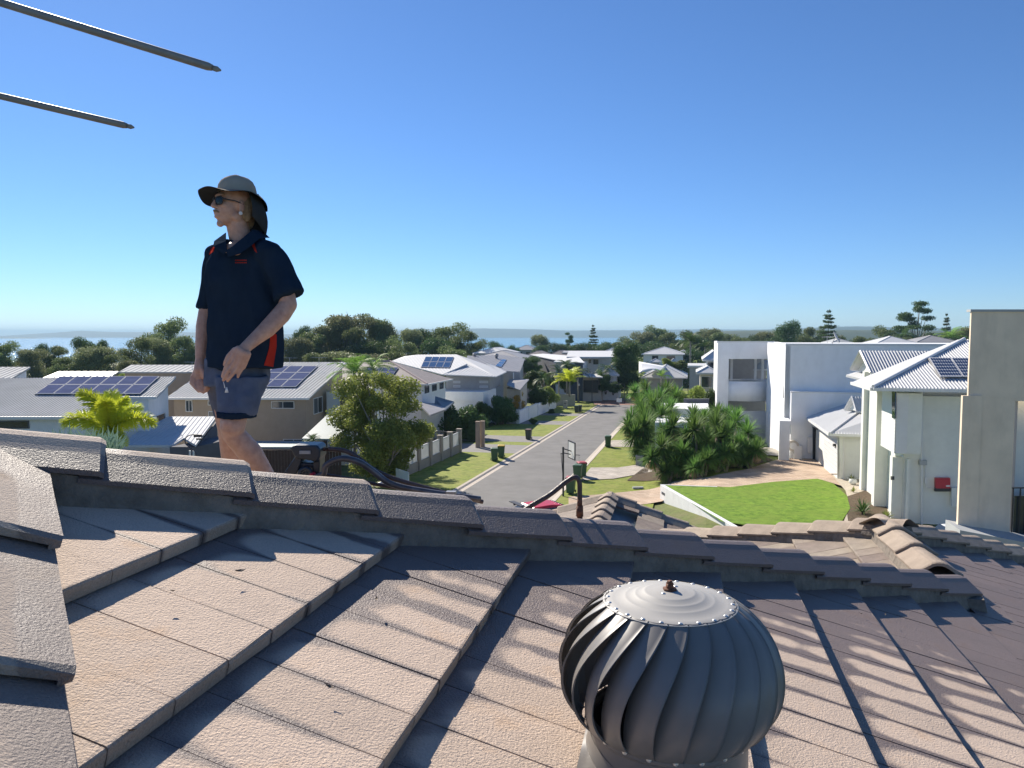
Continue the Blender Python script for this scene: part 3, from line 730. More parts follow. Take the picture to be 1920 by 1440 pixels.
m_=MB(); m_.tube(bezier([W(585,898,2.72),W(606,888,2.72),W(612,872,2.72),W(640,860,2.72),W(672,866,2.72),W(700,884,2.74),W(735,908,2.76),W(800,922,2.8),W(900,936,2.88)],8),.0115,10); m_.build('lance_tube',mat('worn_steel_tube',(.13,.115,.115),.4,.35,25,metal=.5),ln,True)
m_=MB(); m_.tube(bezier([W(616,842,2.8),W(645,845,2.8),W(668,856,2.8),W(700,880,2.8),W(740,898,2.8),W(800,915,2.85),W(850,928,2.9),W(905,941,2.95)],8),.009,8); m_.build('rubber_hose',M['hose'],ln,True)
m_=MB(); m_.tube(bezier([W(600,889,2.9),W(650,897,2.9),W(700,907,2.9),W(760,918,2.9)],6),.007,8); m_.build('inner_hose',M['hose'],ln,True)
m_=MB(); m_.box(W(846,924,2.82),(.018,.012,.006),-.1); m_.build('clamp',mat('galvanised',(.35,.34,.33),.4,.1,8,metal=.6),ln)
m_=MB(); m_.tube([W(700,910,3.2),W(725,903,3.2)],.006,8); m_.build('white_rod',M['white_trim'],ln,True)
hs_=empty('water_hose',W(1085,960,2.95),'brown rubber hose standing up in a bend above the hip near the red car','hose')
m_=MB(); m_.tube(bezier([W(960,975,2.75),W(990,952,2.75),W(1030,928,2.78),W(1062,903,2.8),W(1078,895,2.8),W(1086,903,2.8),W(1087,925,2.8),W(1087,948,2.8)],8),.0095,10); m_.build('rubber_hose',M['hose'],hs_,True)
m_=MB(); m_.tube([W(1087,936,2.8),W(1087,948,2.8)],[.010,.010],10); m_.tube([W(1087,948,2.8),W(1087,968,2.8)],[.013,.014],10); m_.tube([W(1087,968,2.8),W(1087,1010,2.8)],.011,10); m_.build('brass_coupling',M['rust'],hs_,True)
cb=empty('cable_loop',W(362,830,2.6),'small black cable loop with a plug sticking up behind the hip left of the leg','cable')
m_=MB(); m_.tube(bezier([W(368,870,2.6),W(368,850,2.6),W(357,840,2.6),W(348,832,2.6),W(348,822,2.6),W(356,816,2.6),W(370,815,2.6),W(382,818,2.6)],6),.0017,6); m_.build('cable',M['black_plastic'],cb,True)
m_=MB(); m_.box(W(371,817,2.6),(.013,.005,.0045),.1); m_.box(W(373,823,2.6),(.008,.005,.0025),0); m_.build('plug',M['black_plastic'],cb)
# ================================================================ THE MAN
def skinmat():
    m=mat('skin',(.50,.27,.19),.5,.10,30,bump=.25,bscale=260,col2=(.60,.36,.26)); b=m.node_tree.nodes['Principled BSDF']
    b.inputs['Subsurface Weight'].default_value=.12; b.inputs['Subsurface Radius'].default_value=(.012,.005,.003); b.inputs['Subsurface Scale'].default_value=.5
    return m
M['skin']=skinmat()
def clothmat(n,c,bs=900,var=.12):
    m=mat(n,c,.9,var,8,bump=.5,bscale=bs,spec=.04); m.node_tree.nodes['Principled BSDF'].inputs['IOR'].default_value=1.06; return m
M['navy']=clothmat('navy_cotton',(.021,.036,.060)); M['red_cloth']=clothmat('red_panel',(.50,.045,.03)); M['shorts']=clothmat('grey_blue_denim',(.135,.155,.205),500,.25)
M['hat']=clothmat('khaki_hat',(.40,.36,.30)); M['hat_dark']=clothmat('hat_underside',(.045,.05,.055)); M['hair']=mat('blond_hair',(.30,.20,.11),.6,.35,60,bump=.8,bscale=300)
M['lens']=mat('dark_lens',(.01,.018,.02),.12,.2,4,spec=.3); M['boot']=mat('work_boot',(.16,.10,.055),.8,.2,20)
man=empty('person',W(455,1005,4.0),'man in navy polo shirt, grey shorts, sunglasses and flap hat standing on the roof','person')
def Q(x,y,Y=4.0): return W(x,y,Y)
F_=Vector((-.72,-.69,0)).normalized()        # where he looks
Rt=F_.cross(Vector((0,0,1))).normalized()    # his right hand side (towards the left background)
Up=Vector((0,0,1))
# head frame: origin at head centre
HC=Q(437,388,4.0)
Fh=(F_+Vector((0,0,.02))).normalized(); Rh=Fh.cross(Up).normalized(); Uh=Rh.cross(Fh).normalized()
def H(x,y,z): return HC+Rh*x+Fh*y+Uh*z       # x right, y forward, z up
AX=(Rh,Fh,Uh)
head=[ell(H(0,-.018,.030),(.072,.090,.098),AX),ell(H(0,.030,-.018),(.060,.060,.080),AX),ell(H(0,.040,-.062),(.045,.044,.040),AX),
 ell(H(0,.068,-.094),(.021,.018,.018),AX),ell(H(.0,.083,-.058),(.024,.013,.013),AX),
 limb([H(0,.083,.034),H(0,.098,.008),H(0,.104,-.008)],[.008,.010,.0125]),ell(H(.010,.093,-.013),(.008,.009,.007),AX),ell(H(-.010,.093,-.013),(.008,.009,.007),AX),
 ell(H(0,.068,-.040),(.034,.024,.032),AX),ell(H(.034,.062,-.005),(.020,.018,.018),AX),ell(H(-.034,.062,-.005),(.020,.018,.018),AX),ell(H(0,.072,.048),(.045,.016,.012),AX),
 ell(H(.052,.0,-.055),(.014,.030,.026),AX),ell(H(-.052,.0,-.055),(.014,.030,.026),AX),
 ell(H(.076,-.012,-.005),(.007,.018,.030),AX),ell(H(-.076,-.012,-.005),(.007,.018,.030),AX),ell(H(-.078,-.004,-.034),(.006,.010,.010),AX),
 ell(H(0,.092,-.043),(.020,.008,.005),AX),ell(H(0,.090,-.061),(.018,.008,.005),AX)]
neck=[limb([H(0,-.015,-.05),Q(452,455,4.02),Q(462,492,4.03)],[.057,.056,.07],18),ell(Q(446,470,3.97),(.07,.07,.05))]
# arms (skin)
rs,re,rw=Q(402,486,4.17),Q(386,590,4.12),Q(376,676,4.04)
ls,le,lw=Q(516,492,3.90),Q(541,571,3.87),Q(462,650,3.70)
arms=[limb([Q(404,500,4.16),Q(396,540,4.15),re,Q(383,612,4.10),Q(378,650,4.06),rw],[.040,.045,.041,.043,.033,.026],16),
      limb([Q(512,500,3.93),Q(530,530,3.89),le,Q(527,590,3.84),Q(500,618,3.78),Q(478,636,3.74),lw],[.040,.048,.043,.047,.042,.033,.028],16)]
# left hand (near, resting on the thigh, fingers spread down)
def finger(pts,r): return limb(pts,r,10)
YH=3.68
def HL(x,y,d=0): return Q(x,y,YH+d)
lh=[limb([lw,HL(452,664)],[.028,.031],14),
 limb([HL(447,655,-.005),HL(431,678,.0)],[.019,.013]),limb([HL(452,658,-.012),HL(438,684,-.010)],[.019,.013]),limb([HL(457,662,-.016),HL(447,688,-.012)],[.019,.013]),limb([HL(464,664,-.010),HL(456,688,-.004)],[.018,.013]),
 finger([HL(431,676,.0),HL(424,688,.0),HL(419,700,.004),HL(417,706,.012)],[.0115,.0105,.009,.0078]),
 finger([HL(438,682,-.010),HL(429,694,-.012),HL(422,706,-.006),HL(419,713,.004)],[.0118,.0108,.0092,.008]),
 finger([HL(446,687,-.012),HL(437,700,-.016),HL(430,709,-.010),HL(427,714,.0)],[.0115,.0105,.009,.0078]),
 finger([HL(456,684,-.004),HL(452,694,-.008),HL(447,703,-.008),HL(446,707,-.004)],[.0105,.0095,.0083,.0072]),
 finger([HL(440,656,-.0),HL(428,668,.01),HL(423,678,.016),HL(421,684,.022)],[.014,.0115,.010,.0085])]
YR=4.02
def HR(x,y,d=0): return Q(x,y,YR+d)
rh=[limb([rw,HR(374,694)],[.027,.030],14),ell(HR(372,704),(.033,.026,.042)),
 limb([HR(378,690,-.01),HR(383,706,-.02)],[.018,.015]),
 finger([HR(361,706,-.012),HR(359,718,-.02),HR(367,727,-.026),HR(375,724,-.03)],[.0115,.011,.0102,.009]),
 finger([HR(366,712,-.016),HR(365,725,-.026),HR(373,733,-.032),HR(381,729,-.034)],[.0115,.011,.0102,.009]),
 finger([HR(373,716,-.02),HR(373,729,-.03),HR(381,735,-.036),HR(387,730,-.036)],[.011,.0105,.0098,.0088]),
 finger([HR(379,716,-.02),HR(381,728,-.032),HR(387,733,-.036),HR(391,728,-.034)],[.0105,.0098,.009,.008]),
 finger([HR(380,694,-.02),HR(386,706,-.036),HR(388,720,-.042),HR(386,729,-.042)],[.0135,.0125,.0112,.0092])]
# legs
lfx,lfy=Q(548,940,4.0).x,4.0
lfoot=Vector((lfx,lfy,far_plane_z(lfx,lfy)+.0)); rfx,rfy=Q(448,940,4.30).x,4.30; rfoot=Vector((rfx,rfy,far_plane_z(rfx,rfy)))
lhip,rhip=Q(448,700,4.02),Q(418,694,4.10)
lk,rk=Q(436,800,3.80),Q(430,806,4.12)
la=lfoot+Vector((0,.0,.105)); ra=rfoot+Vector((0,0,.105))
legs=[limb([lhip,(lhip+lk)/2,Q(440,778,3.82),lk,Q(436,812,3.81),lk.lerp(la,.28),lk.lerp(la,.62),la],[.066,.074,.064,.062,.055,.061,.043,.034],18),ell(Q(432,795,3.775),(.040,.04,.045)),
 limb([rhip,(rhip+rk)/2,rk,rk.lerp(ra,.3),rk.lerp(ra,.65),ra],[.080,.078,.060,.060,.042,.034],18)]
torso_in=[ringloft([(Q(458,490,4.03),(.12,0,0),(0,.07,0)),(Q(458,560,4.02),(.13,0,0),(0,.10,0)),(Q(448,640,4.02),(.13,0,0),(0,.08,0)),(Q(443,700,4.02),(.10,0,0),(0,.08,0))])]
body=soft('body',head+neck+arms+lh+rh+legs+torso_in,.0042,M['skin'],man,3)
# shirt
sh=lambda x0,x1,y,Y,d: (Q((x0+x1)/2,y,Y),(abs(x1-x0)/2*Y/FPX,-.035,0),(.02,d,0))
shirt_t=[ringloft([sh(424,492,455,4.03,.075),sh(400,520,468,4.03,.10),sh(386,534,492,4.03,.125),sh(383,534,530,4.02,.135),sh(390,532,580,4.01,.140),sh(390,530,630,4.00,.14),sh(388,528,670,4.0,.14),sh(387,527,689,4.0,.145)],40)]
sl1=limb([Q(404,478,4.15),Q(398,500,4.16),Q(392,530,4.15)],[.058,.064,.066],20)
def sleeve(a,b_,ra_,rb_,tilt=None):
    def f(b): b.tube([a,a.lerp(b_,.5),b_],[ra_,(ra_+rb_)/2,rb_],24)
    return f
shirt_parts=shirt_t+[sleeve(Q(408,470,4.12),Q(386,580,4.13),.055,.049),ell(Q(408,478,4.11),(.062,.07,.06)),ell(Q(506,478,3.96),(.085,.085,.07)),
  sleeve(Q(508,474,3.94),Q(543,556,3.885),.070,.074),ell(Q(470,448,4.06),(.075,.085,.04))]
shirt=soft('shirt',shirt_parts,.007,M['navy'],man,5,(.022,(9,9,4)),3)
def patch(name,poly,Y,thick,material,parent=man,sub=0):
    m_=MB(); p=[W(x,y,Y if not callable(Y) else Y(x,y)) for x,y in poly]; m_.prism(p,(0,thick,0)); return m_.build(name,material,parent)
def on_surf(obj,poly,name,material,lift=.003,parent=None,n=10,thick=.002):
    """a strip of cloth fitted on the surface seen behind the pixel outline (rays from in front of the garment)"""
    from mathutils.bvhtree import BVHTree
    me=obj.data; mw=parent_world(obj); bvh=BVHTree.FromPolygons([mw@v.co for v in me.vertices],[tuple(p.vertices) for p in me.polygons])
    bm=bmesh.new(); vs=[bm.verts.new((x,y,0)) for x,y in poly]; bm.faces.new(vs)
    xs=[p[0] for p in poly]; ys=[p[1] for p in poly]
    for k in range(1,n):
        for co,no in (((min(xs)+(max(xs)-min(xs))*k/n,0,0),(1,0,0)),((0,min(ys)+(max(ys)-min(ys))*k/n,0),(0,1,0))):
            bmesh.ops.bisect_plane(bm,geom=bm.verts[:]+bm.edges[:]+bm.faces[:],plane_co=co,plane_no=no)
    bad=[]
    for v in bm.verts:
        r=ray(v.co.x,v.co.y).normalized(); h=bvh.ray_cast(CAM+r*2.5,r)
        if h[0] is None: bad.append(v); v.co=(0,0,0)
        else: v.co=h[0]-r*lift+h[1]*0
    bmesh.ops.delete(bm,geom=bad,context='VERTS')
    bm.transform(parent_world(parent).inverted())
    m=bpy.data.meshes.new(name); bm.to_mesh(m); bm.free(); m.materials.append(material); o=link(name,m,parent)
    md=o.modifiers.new('t','SOLIDIFY'); md.thickness=thick; md.offset=-1
    return o
on_surf(shirt,[(507,616),(518,628),(518,650),(512,688),(495,685),(504,655),(506,640)],'red_side_panel',M['red_cloth'],parent=shirt)
on_surf(shirt,[(465,448),(474,446),(482,474),(479,472)],'red_shoulder_panel',M['red_cloth'],parent=shirt)
on_surf(shirt,[(396,466),(404,461),(400,472),(392,478)],'red_shoulder_panel',M['red_cloth'],parent=shirt)
for y in (487,491.5): 
    for k in range(7): on_surf(shirt,[(441+k*3.2,y),(443.4+k*3.2,y),(443.2+k*3.2,y+2),(440.8+k*3.2,y+2)],'logo_stitching',M['red_cloth'],parent=shirt,n=2,thick=.001)
# collar
m_=MB()
cpts=[(422,440,3.90),(436,470,3.86),(445,478,3.87)]
def band(pts_in,pts_out,th=.004):
    vs=[];fs=[]
    for a,b_ in zip(pts_in,pts_out): vs+= [a,b_,a+Vector((0,-.004,0)),b_+Vector((0,-.004,0))]
    for i in range(len(pts_in)-1):
        q=4*i; fs+=[(q,q+1,q+5,q+4),(q+2,q+6,q+7,q+3),(q,q+4,q+6,q+2),(q+1,q+3,q+7,q+5)]
    return vs,fs
inn=[Q(496,436,4.1),Q(486,432,4.02),Q(474,431,3.95),Q(458,444,3.90),Q(436,462,3.87),Q(424,470,3.87)]
out=[Q(506,446,4.1),Q(498,446,4.0),Q(486,448,3.92),Q(470,462,3.87),Q(450,476,3.845),Q(428,482,3.86)]
m_.add(*band(inn,out)); 
inn=[Q(426,470,3.87),Q(424,452,3.93),Q(424,436,4.02)]; out=[Q(420,478,3.88),Q(400,462,3.95),Q(402,452,4.06)]
m_.add(*band(inn,out)); m_.build('collar',M['navy'],shirt,False)
# skin V at the neck
# shorts
s1=lambda x0,x1,y,Y,d: (Q((x0+x1)/2,y,Y),(abs(x1-x0)/2*Y/FPX,-.02,0),(.02,d,0))
shorts=soft('shorts',[ringloft([s1(390,504,672,4.02,.125),s1(388,503,700,4.02,.135),s1(390,498,722,4.0,.135)],36),
  ringloft([s1(410,500,705,3.93,.10),s1(412,492,735,3.88,.098),s1(413,484,760,3.84,.090),s1(414,476,779,3.82,.084)],32),
  ringloft([s1(388,450,705,4.1,.10),s1(396,450,735,4.11,.095),s1(404,455,765,4.12,.085),s1(408,455,782,4.12,.08)],32)],.0065,M['shorts'],man,5,(.010,(13,13,8)),9)
m_=MB(); vs_,fs_=[],[]
cuff=ringloft([s1(411,477,772,3.82,.088),s1(411,477,778,3.82,.089),s1(412,477,783,3.82,.088)],32)
soft('rolled_cuff',[ringloft([s1(411,477,771,3.82,.087),s1(411,477,783,3.82,.088)],32)],.005,M['navy'],shorts,3,(.004,(30,30,30)),2)
m_=MB(); m_.tube([Q(419,716,3.69),Q(422,728,3.69)],.002,6); m_.tube([Q(425,726,3.70),Q(425,736,3.70)],[.003,.009],10); m_.build('white_pull_tag',M['white_trim'],shorts,True)
# boots
for n_,ft in (('boot',lfoot),('boot',rfoot)):
    soft('boot',[ell(ft+F_*.05+Vector((0,0,.045)),(.052,.13,.045),(Rt,F_,Up)),limb([ft+Vector((0,0,.05)),ft+Vector((0,0,.15))],[.05,.05],14),ell(ft+F_*.12+Vector((0,0,.04)),(.05,.06,.04),(Rt,F_,Up))],.007,M['boot'],man,4)
# hair under the hat, moustache
hair=soft('hair',[ell(H(0,-.055,.0),(.078,.062,.085),AX),ell(H(0,-.080,-.055),(.052,.030,.055),AX),ell(H(-.060,-.045,-.02),(.022,.03,.06),AX)],.005,M['hair'],man,3,(.006,(40,40,12)),1)
soft('moustache',[limb([H(-.024,.086,-.040),H(0,.099,-.031),H(.024,.086,-.040)],[.004,.0065,.004])],.0025,M['hair'],man,1)
# ear ring
m_=MB(); p=H(-.083,-.002,-.042); m_.tube([p,p-Rh*.006],.009,14); m_.build('ear_plug',M['white_trim'],man)
# sunglasses
gl=empty('tmp',(0,0,0),None,None); bpy.data.objects.remove(gl)
m_=MB()
for sx in (-1,1):
    c=H(sx*.033,.098-.010,.018)
    nrm=(Fh+Rh*sx*.28).normalized(); tx=nrm.cross(Uh).normalized()
    ring=[c+tx*(.027*math.copysign(abs(math.cos(t))**.7,math.cos(t)))+Uh*(.021*math.copysign(abs(math.sin(t))**.7,math.sin(t))*(1 if math.sin(t)>0 else 1.05)) for t in [2*math.pi*k/20 for k in range(20)]]
    m_.tube(ring+[ring[0]],.0025,6,False)
    hp=H(sx*.062,.072,.024); m_.tube([c+tx*.026*sx*(1 if tx.dot(Rh)>0 else -1)+Uh*.01,hp,H(sx*.078,.02,.018),H(sx*.080,-.02,.006)],[.004,.004,.003,.0025],6)
m_.tube([H(-.008,.100,.024),H(0,.104,.026),H(.008,.100,.024)],.0025,6)
gl=m_.build('sunglasses',M['black_plastic'],man,True)
m_=MB()
for sx in (-1,1):
    c=H(sx*.033,.098-.010,.018); nrm=(Fh+Rh*sx*.28).normalized(); tx=nrm.cross(Uh).normalized()
    vs=[c+nrm*.004]; N_=20
    for k in range(N_):
        t=2*math.pi*k/N_; vs.append(c+tx*(.027*math.copysign(abs(math.cos(t))**.7,math.cos(t)))+Uh*(.021*math.copysign(abs(math.sin(t))**.7,math.sin(t))))
    m_.add(vs,[(0,1+k,1+(k+1)%N_) for k in range(N_)])
m_.build('lens',M['lens'],gl,True)
# hat: crown, wide wavy brim, neck flap
hatc=H(0,-.022,.082)
tilt=R(-1); hU=(Uh-Fh*math.sin(tilt)).normalized()*1; hF=(Fh+Uh*math.sin(tilt)).normalized(); hR=Rh
hU=hR.cross(hF).normalized()
def K(x,y,z): return hatc+hR*x+hF*y+hU*z
vs=[];fs=[];n=40
prof=[(0,.080),(.03,.079),(.055,.071),(.075,.054),(.087,.030),(.091,.008),(.093,-.008)]
for r,z in prof:
    for k in range(n):
        t=2*math.pi*k/n; w_=1+.012*math.sin(5*t+z*40); vs.append(K(r*w_*math.cos(t)*.95,r*w_*math.sin(t)*1.08,z+.003*math.sin(3*t)))
for i in range(len(prof)-1):
    for k in range(n): fs.append((i*n+k,i*n+(k+1)%n,(i+1)*n+(k+1)%n,(i+1)*n+k))
b=MB(); b.add(vs,fs); hat=b.build('hat',M['hat'],man,True)
def brim(rr,name,material,dz,flap=False):
    vs=[];fs=[]; n=72; rad=[0,.25,.5,.75,1]
    for k in range(n):
        t=2*math.pi*k/n; fy=math.sin(t); fx=math.cos(t)   # fy front, fx right side
        back=max(0,-fy)**1.3; side=abs(fx)
        for q in rad:
            r=.090+q*rr*(1+.10*max(0,fy)-.40*back)
            droop=-.020*q*side**3*(1 if fx<0 else 1.0)-(.085 if fx<0 else .085)*q*q*back-(.004*q*max(0,fy))+.005*q*math.sin(4*t+1)+.004*q*math.sin(7*t)
            if fx>0: droop-=.055*q*q*max(0,fx)**2*(1 if fy>-.5 else .5)
            vs.append(K(fx*r*.95,fy*r*1.06,-.006+droop+dz))
    m=len(rad)
    for k in range(n):
        for q in range(m-1): a=k*m+q; c=((k+1)%n)*m+q; fs.append((a,a+1,c+1,c))
    b=MB(); b.add(vs,fs); return b.build(name,material,hat,True)
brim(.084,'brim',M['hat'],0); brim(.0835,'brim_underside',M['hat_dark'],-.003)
# flap hangs from the back and sides of the brim
vs=[];fs=[]; n=26; rows=8
for i in range(n+1):
    t=math.pi*(1.04+.92*i/n)   # from the near side (left ear) round the back
    for q in range(rows+1):
        h=q/rows
        x=math.cos(t)*(.098+.052*math.sin(math.pi*min(1,h*1.1)*.5)-.02*h*h); y=math.sin(t)*(.112+.058*math.sin(math.pi*.5*min(1,h*1.2))-.03*h*h)
        z=-.012-.225*h*(.40+.60*max(0,-math.sin(t))**.7)+.004*math.sin(i*1.1+q*.5)
        x*=1+.05*math.sin(i*1.3)*h
        vs.append(K(x,y,z))
for i in range(n):
    for q in range(rows): a=i*(rows+1)+q; fs.append((a,a+1,a+rows+2,a+rows+1))
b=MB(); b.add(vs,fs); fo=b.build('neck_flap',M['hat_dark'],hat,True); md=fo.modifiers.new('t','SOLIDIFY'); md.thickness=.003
# ================================================================ STREET, LAWNS, DRIVES
def drape(name,poly,lift,material,hf=None,kind='structure',step=1.5,label=None,cat=None,parent=None):
    bm=bmesh.new(); vs=[bm.verts.new((p[0],p[1],0)) for p in poly]; f=bm.faces.new(vs)
    if f.calc_area()==0: pass
    bmesh.ops.triangulate(bm,faces=bm.faces[:])
    S=[p[0]*RR.x+p[1]*RR.y for p in poly]; T=[p[0]*RD.x+p[1]*RD.y for p in poly]
    for lo,hi,n in ((min(S),max(S),RR),(min(T),max(T),RD)):
        k=math.ceil(lo/step)*step
        while k<hi and (hi-lo)/step<120:
            bmesh.ops.bisect_plane(bm,geom=bm.verts[:]+bm.edges[:]+bm.faces[:],plane_co=n*k,plane_no=n); k+=step
    h=hf or gh
    for v in bm.verts: v.co.z=h(v.co.x,v.co.y)+lift
    bmesh.ops.recalc_face_normals(bm,faces=bm.faces)
    for f in bm.faces:
        if f.normal.z<0: f.normal_flip()
    m=bpy.data.meshes.new(name); bm.to_mesh(m); bm.free(); m.materials.append(material)
    o=link(name,m,parent); return tag(o,label,cat,None,kind)
def gpoly(px,dz=0): return [tuple(G(x,y,dz).xy) for x,y in px]
def spoly(l): return [tuple(ST(s,t).xy) for s,t in l]
def srect(s0,s1,t0,t1): return spoly([(s0,t0),(s1,t0),(s1,t1),(s0,t1)])
LS,RS=-14.55,-8.17
drape('road',srect(LS,RS,15,138.5),.03,M['asphalt'],step=6)
drape('cross_road',spoly([(-70,138.5),(70,132),(70,141),(-70,147.5)]),.034,M['asphalt'],step=6)
drape('brick_threshold',spoly([(LS-1.2,127),(RS+1,127),(RS+2,138),(LS-3,138)]),.045,M['red_brick'],step=6)
def kerb(name,s0,s1,t0,t1,flip):
    prof=[(0,.034),(0.30,.040),(.42,.13),(.62,.145),(.62,.0)]
    ts=list(np.arange(t0,t1,2.4))+[t1]; vs=[];fs=[]
    for t in ts:
        for a,z in prof:
            p=ST(s0+(a if flip>0 else -a),t); p.z=gh(p.x,p.y)+z; vs.append(p)
    n=len(prof)
    for i in range(len(ts)-1):
        for q in range(n-1): a=i*n+q; fs.append((a,a+1,a+n+1,a+n) if flip>0 else (a,a+n,a+n+1,a+1))
    b=MB(); b.add(vs,fs); return tag(b.build(name,M['kerb']),kind='structure')
kerb('kerb',LS+.25,0,16,126,-1); kerb('kerb',RS-.25,0,16,126,1)
verge=.14
drape('verge_lawn',srect(-19.9,LS-.36,20,64.2),verge,M['grass'],step=3)
drape('verge_lawn',srect(-20.5,LS-.36,70,72.4),verge,M['grass'],step=3)
drape('verge_lawn',srect(-23,LS-.36,77.5,90.3),verge,M['grass'],step=3)
drape('verge_lawn',srect(-20.5,LS-.36,95,103),verge,M['grass'],step=3)
drape('verge_lawn',spoly([(-21,107),(LS-.36,107),(LS-.36,124),(-18,133),(-21,133)]),verge,M['grass'],step=3)
for a,b_ in ((64.2,70),(72.4,77.5),(90.3,95),(103,107)): drape('driveway',srect(-27,LS-.36,a,b_),verge+.004,M['grey_drive'],step=3)
drape('far_lawn',spoly([(-40,147.5),(20,143),(20,172),(-40,176)]),.06,M['grass'],step=6)
drape('verge_lawn',srect(RS+.36,-2.0,22,122),verge-.02,M['grass'],step=1.5)
drape('driveway',gpoly([(1088,901),(1108,877),(1158,877),(1200,871),(1236,860),(1240,879),(1200,889),(1150,898)],.14),verge+.02,M['cobble'],step=1.5)
drape('driveway',gpoly([(1134,838),(1146,826),(1200,824),(1205,838)],.14),verge+.02,M['cobble'],step=1.5)
drape('garden_lawn',gpoly([(1180,870),(1240,858),(1330,862),(1420,852),(1500,858),(1470,868),(1400,884),(1330,899),(1262,913),(1230,920),(1170,905)]),.10,M['grass'],step=1.5)
drape('brick_driveway',gpoly([(1066,936),(1120,932),(1180,926),(1238,917),(1262,908),(1330,899),(1400,884),(1455,866),(1522,858),(1560,868),(1600,905),(1620,920),(1585,918),(1540,904),(1450,909),(1370,919),(1300,918),(1240,945),(1198,951),(1150,964),(1066,985)]),.16,M['brick_drive'],step=1.2)
hl=lambda x,y: -.02*y+1.0
def GL(px,py): 
    n=Vector((0,.02,1)).normalized(); return onplane(px,py,Vector((0,0,1.0)),n)
lawn_px=[(1242,915),(1300,918),(1370,919),(1450,909),(1533,903),(1562,912),(1588,936),(1594,960),(1575,990),(1520,1010),(1352,985)]
drape('dense_lawn',[tuple(GL(x,y).xy) for x,y in lawn_px],.19,M['grass2'],hl,step=1.5)
drape('gravel_bed',gpoly([(1560,896),(1640,900),(1700,960),(1700,1010),(1575,1000),(1594,955),(1585,925)]),.17,M['gravel'],step=1.5)
drape('mulch_bed',gpoly([(1584,938),(1622,925),(1660,948),(1670,990),(1590,985)]),.178,M['mulch'],step=1.5)
drape('garden_bed',gpoly([(1175,905),(1215,875),(1300,858),(1430,858),(1450,866),(1400,880),(1300,898),(1230,905)]),.16,M['mulch'],step=1.5)
drape('concrete_apron',gpoly([(1395,858),(1398,842),(1470,842),(1535,857),(1535,863),(1440,858)]),.19,M['concrete_drive'],step=1.5)
# rendered retaining wall with house number, and its white edging
rw=empty('retaining_wall',GL(1238,915),'low white retaining wall in front of the bright green lawn, end post with number','wall')
a,b_=GL(1238,915),GL(1352,982); d=(b_-a).normalized(); nn=Vector((-d.y,d.x,0))
b=MB(); b.prism([a+Vector((0,0,.19)),b_+d*3+Vector((0,0,.19)),b_+d*3+nn*.24+Vector((0,0,.19)),a+nn*.24+Vector((0,0,.19))],(0,0,-1.8)); b.build('wall',M['white_render'],rw)
b=MB(); c=GL(1345,919); e=(c-a).normalized(); n2=Vector((-e.y,e.x,0)); b.prism([a+Vector((0,0,.195)),c+Vector((0,0,.195)),c+n2*.15+Vector((0,0,.195)),a+n2*.15+Vector((0,0,.195))],(0,0,-.9)); b.build('edging',M['white_trim'],rw)
b=MB()
for q in range(4): b.box(a+d*(.35+.16*q)-nn*.012+Vector((0,0,-.22)),(.05,.008,.07),math.atan2(d.y,d.x))
b.build('number_plate',M['dark_render'],rw)
# ================================================================ BUILDING TOOLS
def vplane(a,b_): # vertical wall plane through two points
    d=Vector((b_.x-a.x,b_.y-a.y,0)).normalized(); n=Vector((d.y,-d.x,0)); return a,n,d
def window(par,pl,x0,y0,x1,y1,mull=1,frame=None,fw=.05,name='window',pane=None,out=.04,rail=0):
    p0,n,d=pl
    if n.dot(CAM-p0)<0: n=-n
    A=onplane(x0,y0,p0,n); B=onplane(x1,y0,p0,n); Cc=onplane(x0,y1,p0,n)
    w_=(B-A).dot(d); h=(A.z-Cc.z)
    if w_<0: A,w_=B,-w_
    fr=MB(); up=Vector((0,0,1)); c=A+d*(w_/2)-up*(h/2)
    ax=(d,n,up)
    for q in (-1,1):
        fr.box(c+up*(q*(h/2-fw/2))+n*.02,(w_/2,.035,fw/2),axes=ax); fr.box(c+d*(q*(w_/2-fw/2))+n*.02,(fw/2,.035,h/2-fw),axes=ax)
    for k in range(1,mull+1):
        if mull>0: fr.box(c+d*(w_*(k/(mull+1)-.5))+n*.018,(fw*.4,.03,h/2-fw),axes=ax)
    for k in range(1,rail+1): fr.box(c+up*(h*(k/(rail+1)-.5))+n*.016,(w_/2-fw,.025,fw*.3),axes=ax)
    o=fr.build(name,frame or M['white_trim'],par)
    g=MB(); g.box(c+n*.004,(w_/2-fw*.5,.006,h/2-fw*.5),axes=ax); g.build('pane',pane or M['glass'],o)
    return o
def facebox(par,name,px0,px1,ytop,ybot,Y,depth,material,az=None,ground=True,Y1=None):
    """box whose front face spans two pixel columns at depth Y (Y1 at the right end), running back along the street"""
    a=W(px0,ytop,Y); b_=W(px1,ytop,Y1 or Y); b_.z=a.z
    zb=W(px0,ybot,Y).z if not ground else min(gh(a.x,a.y),gh(b_.x,b_.y))-.3
    b=MB(); b.prism([a,b_,b_+RD*depth,a+RD*depth],(0,0,zb-a.z)); return b.build(name,material,par)
def poly_area_pts(pts): return pts
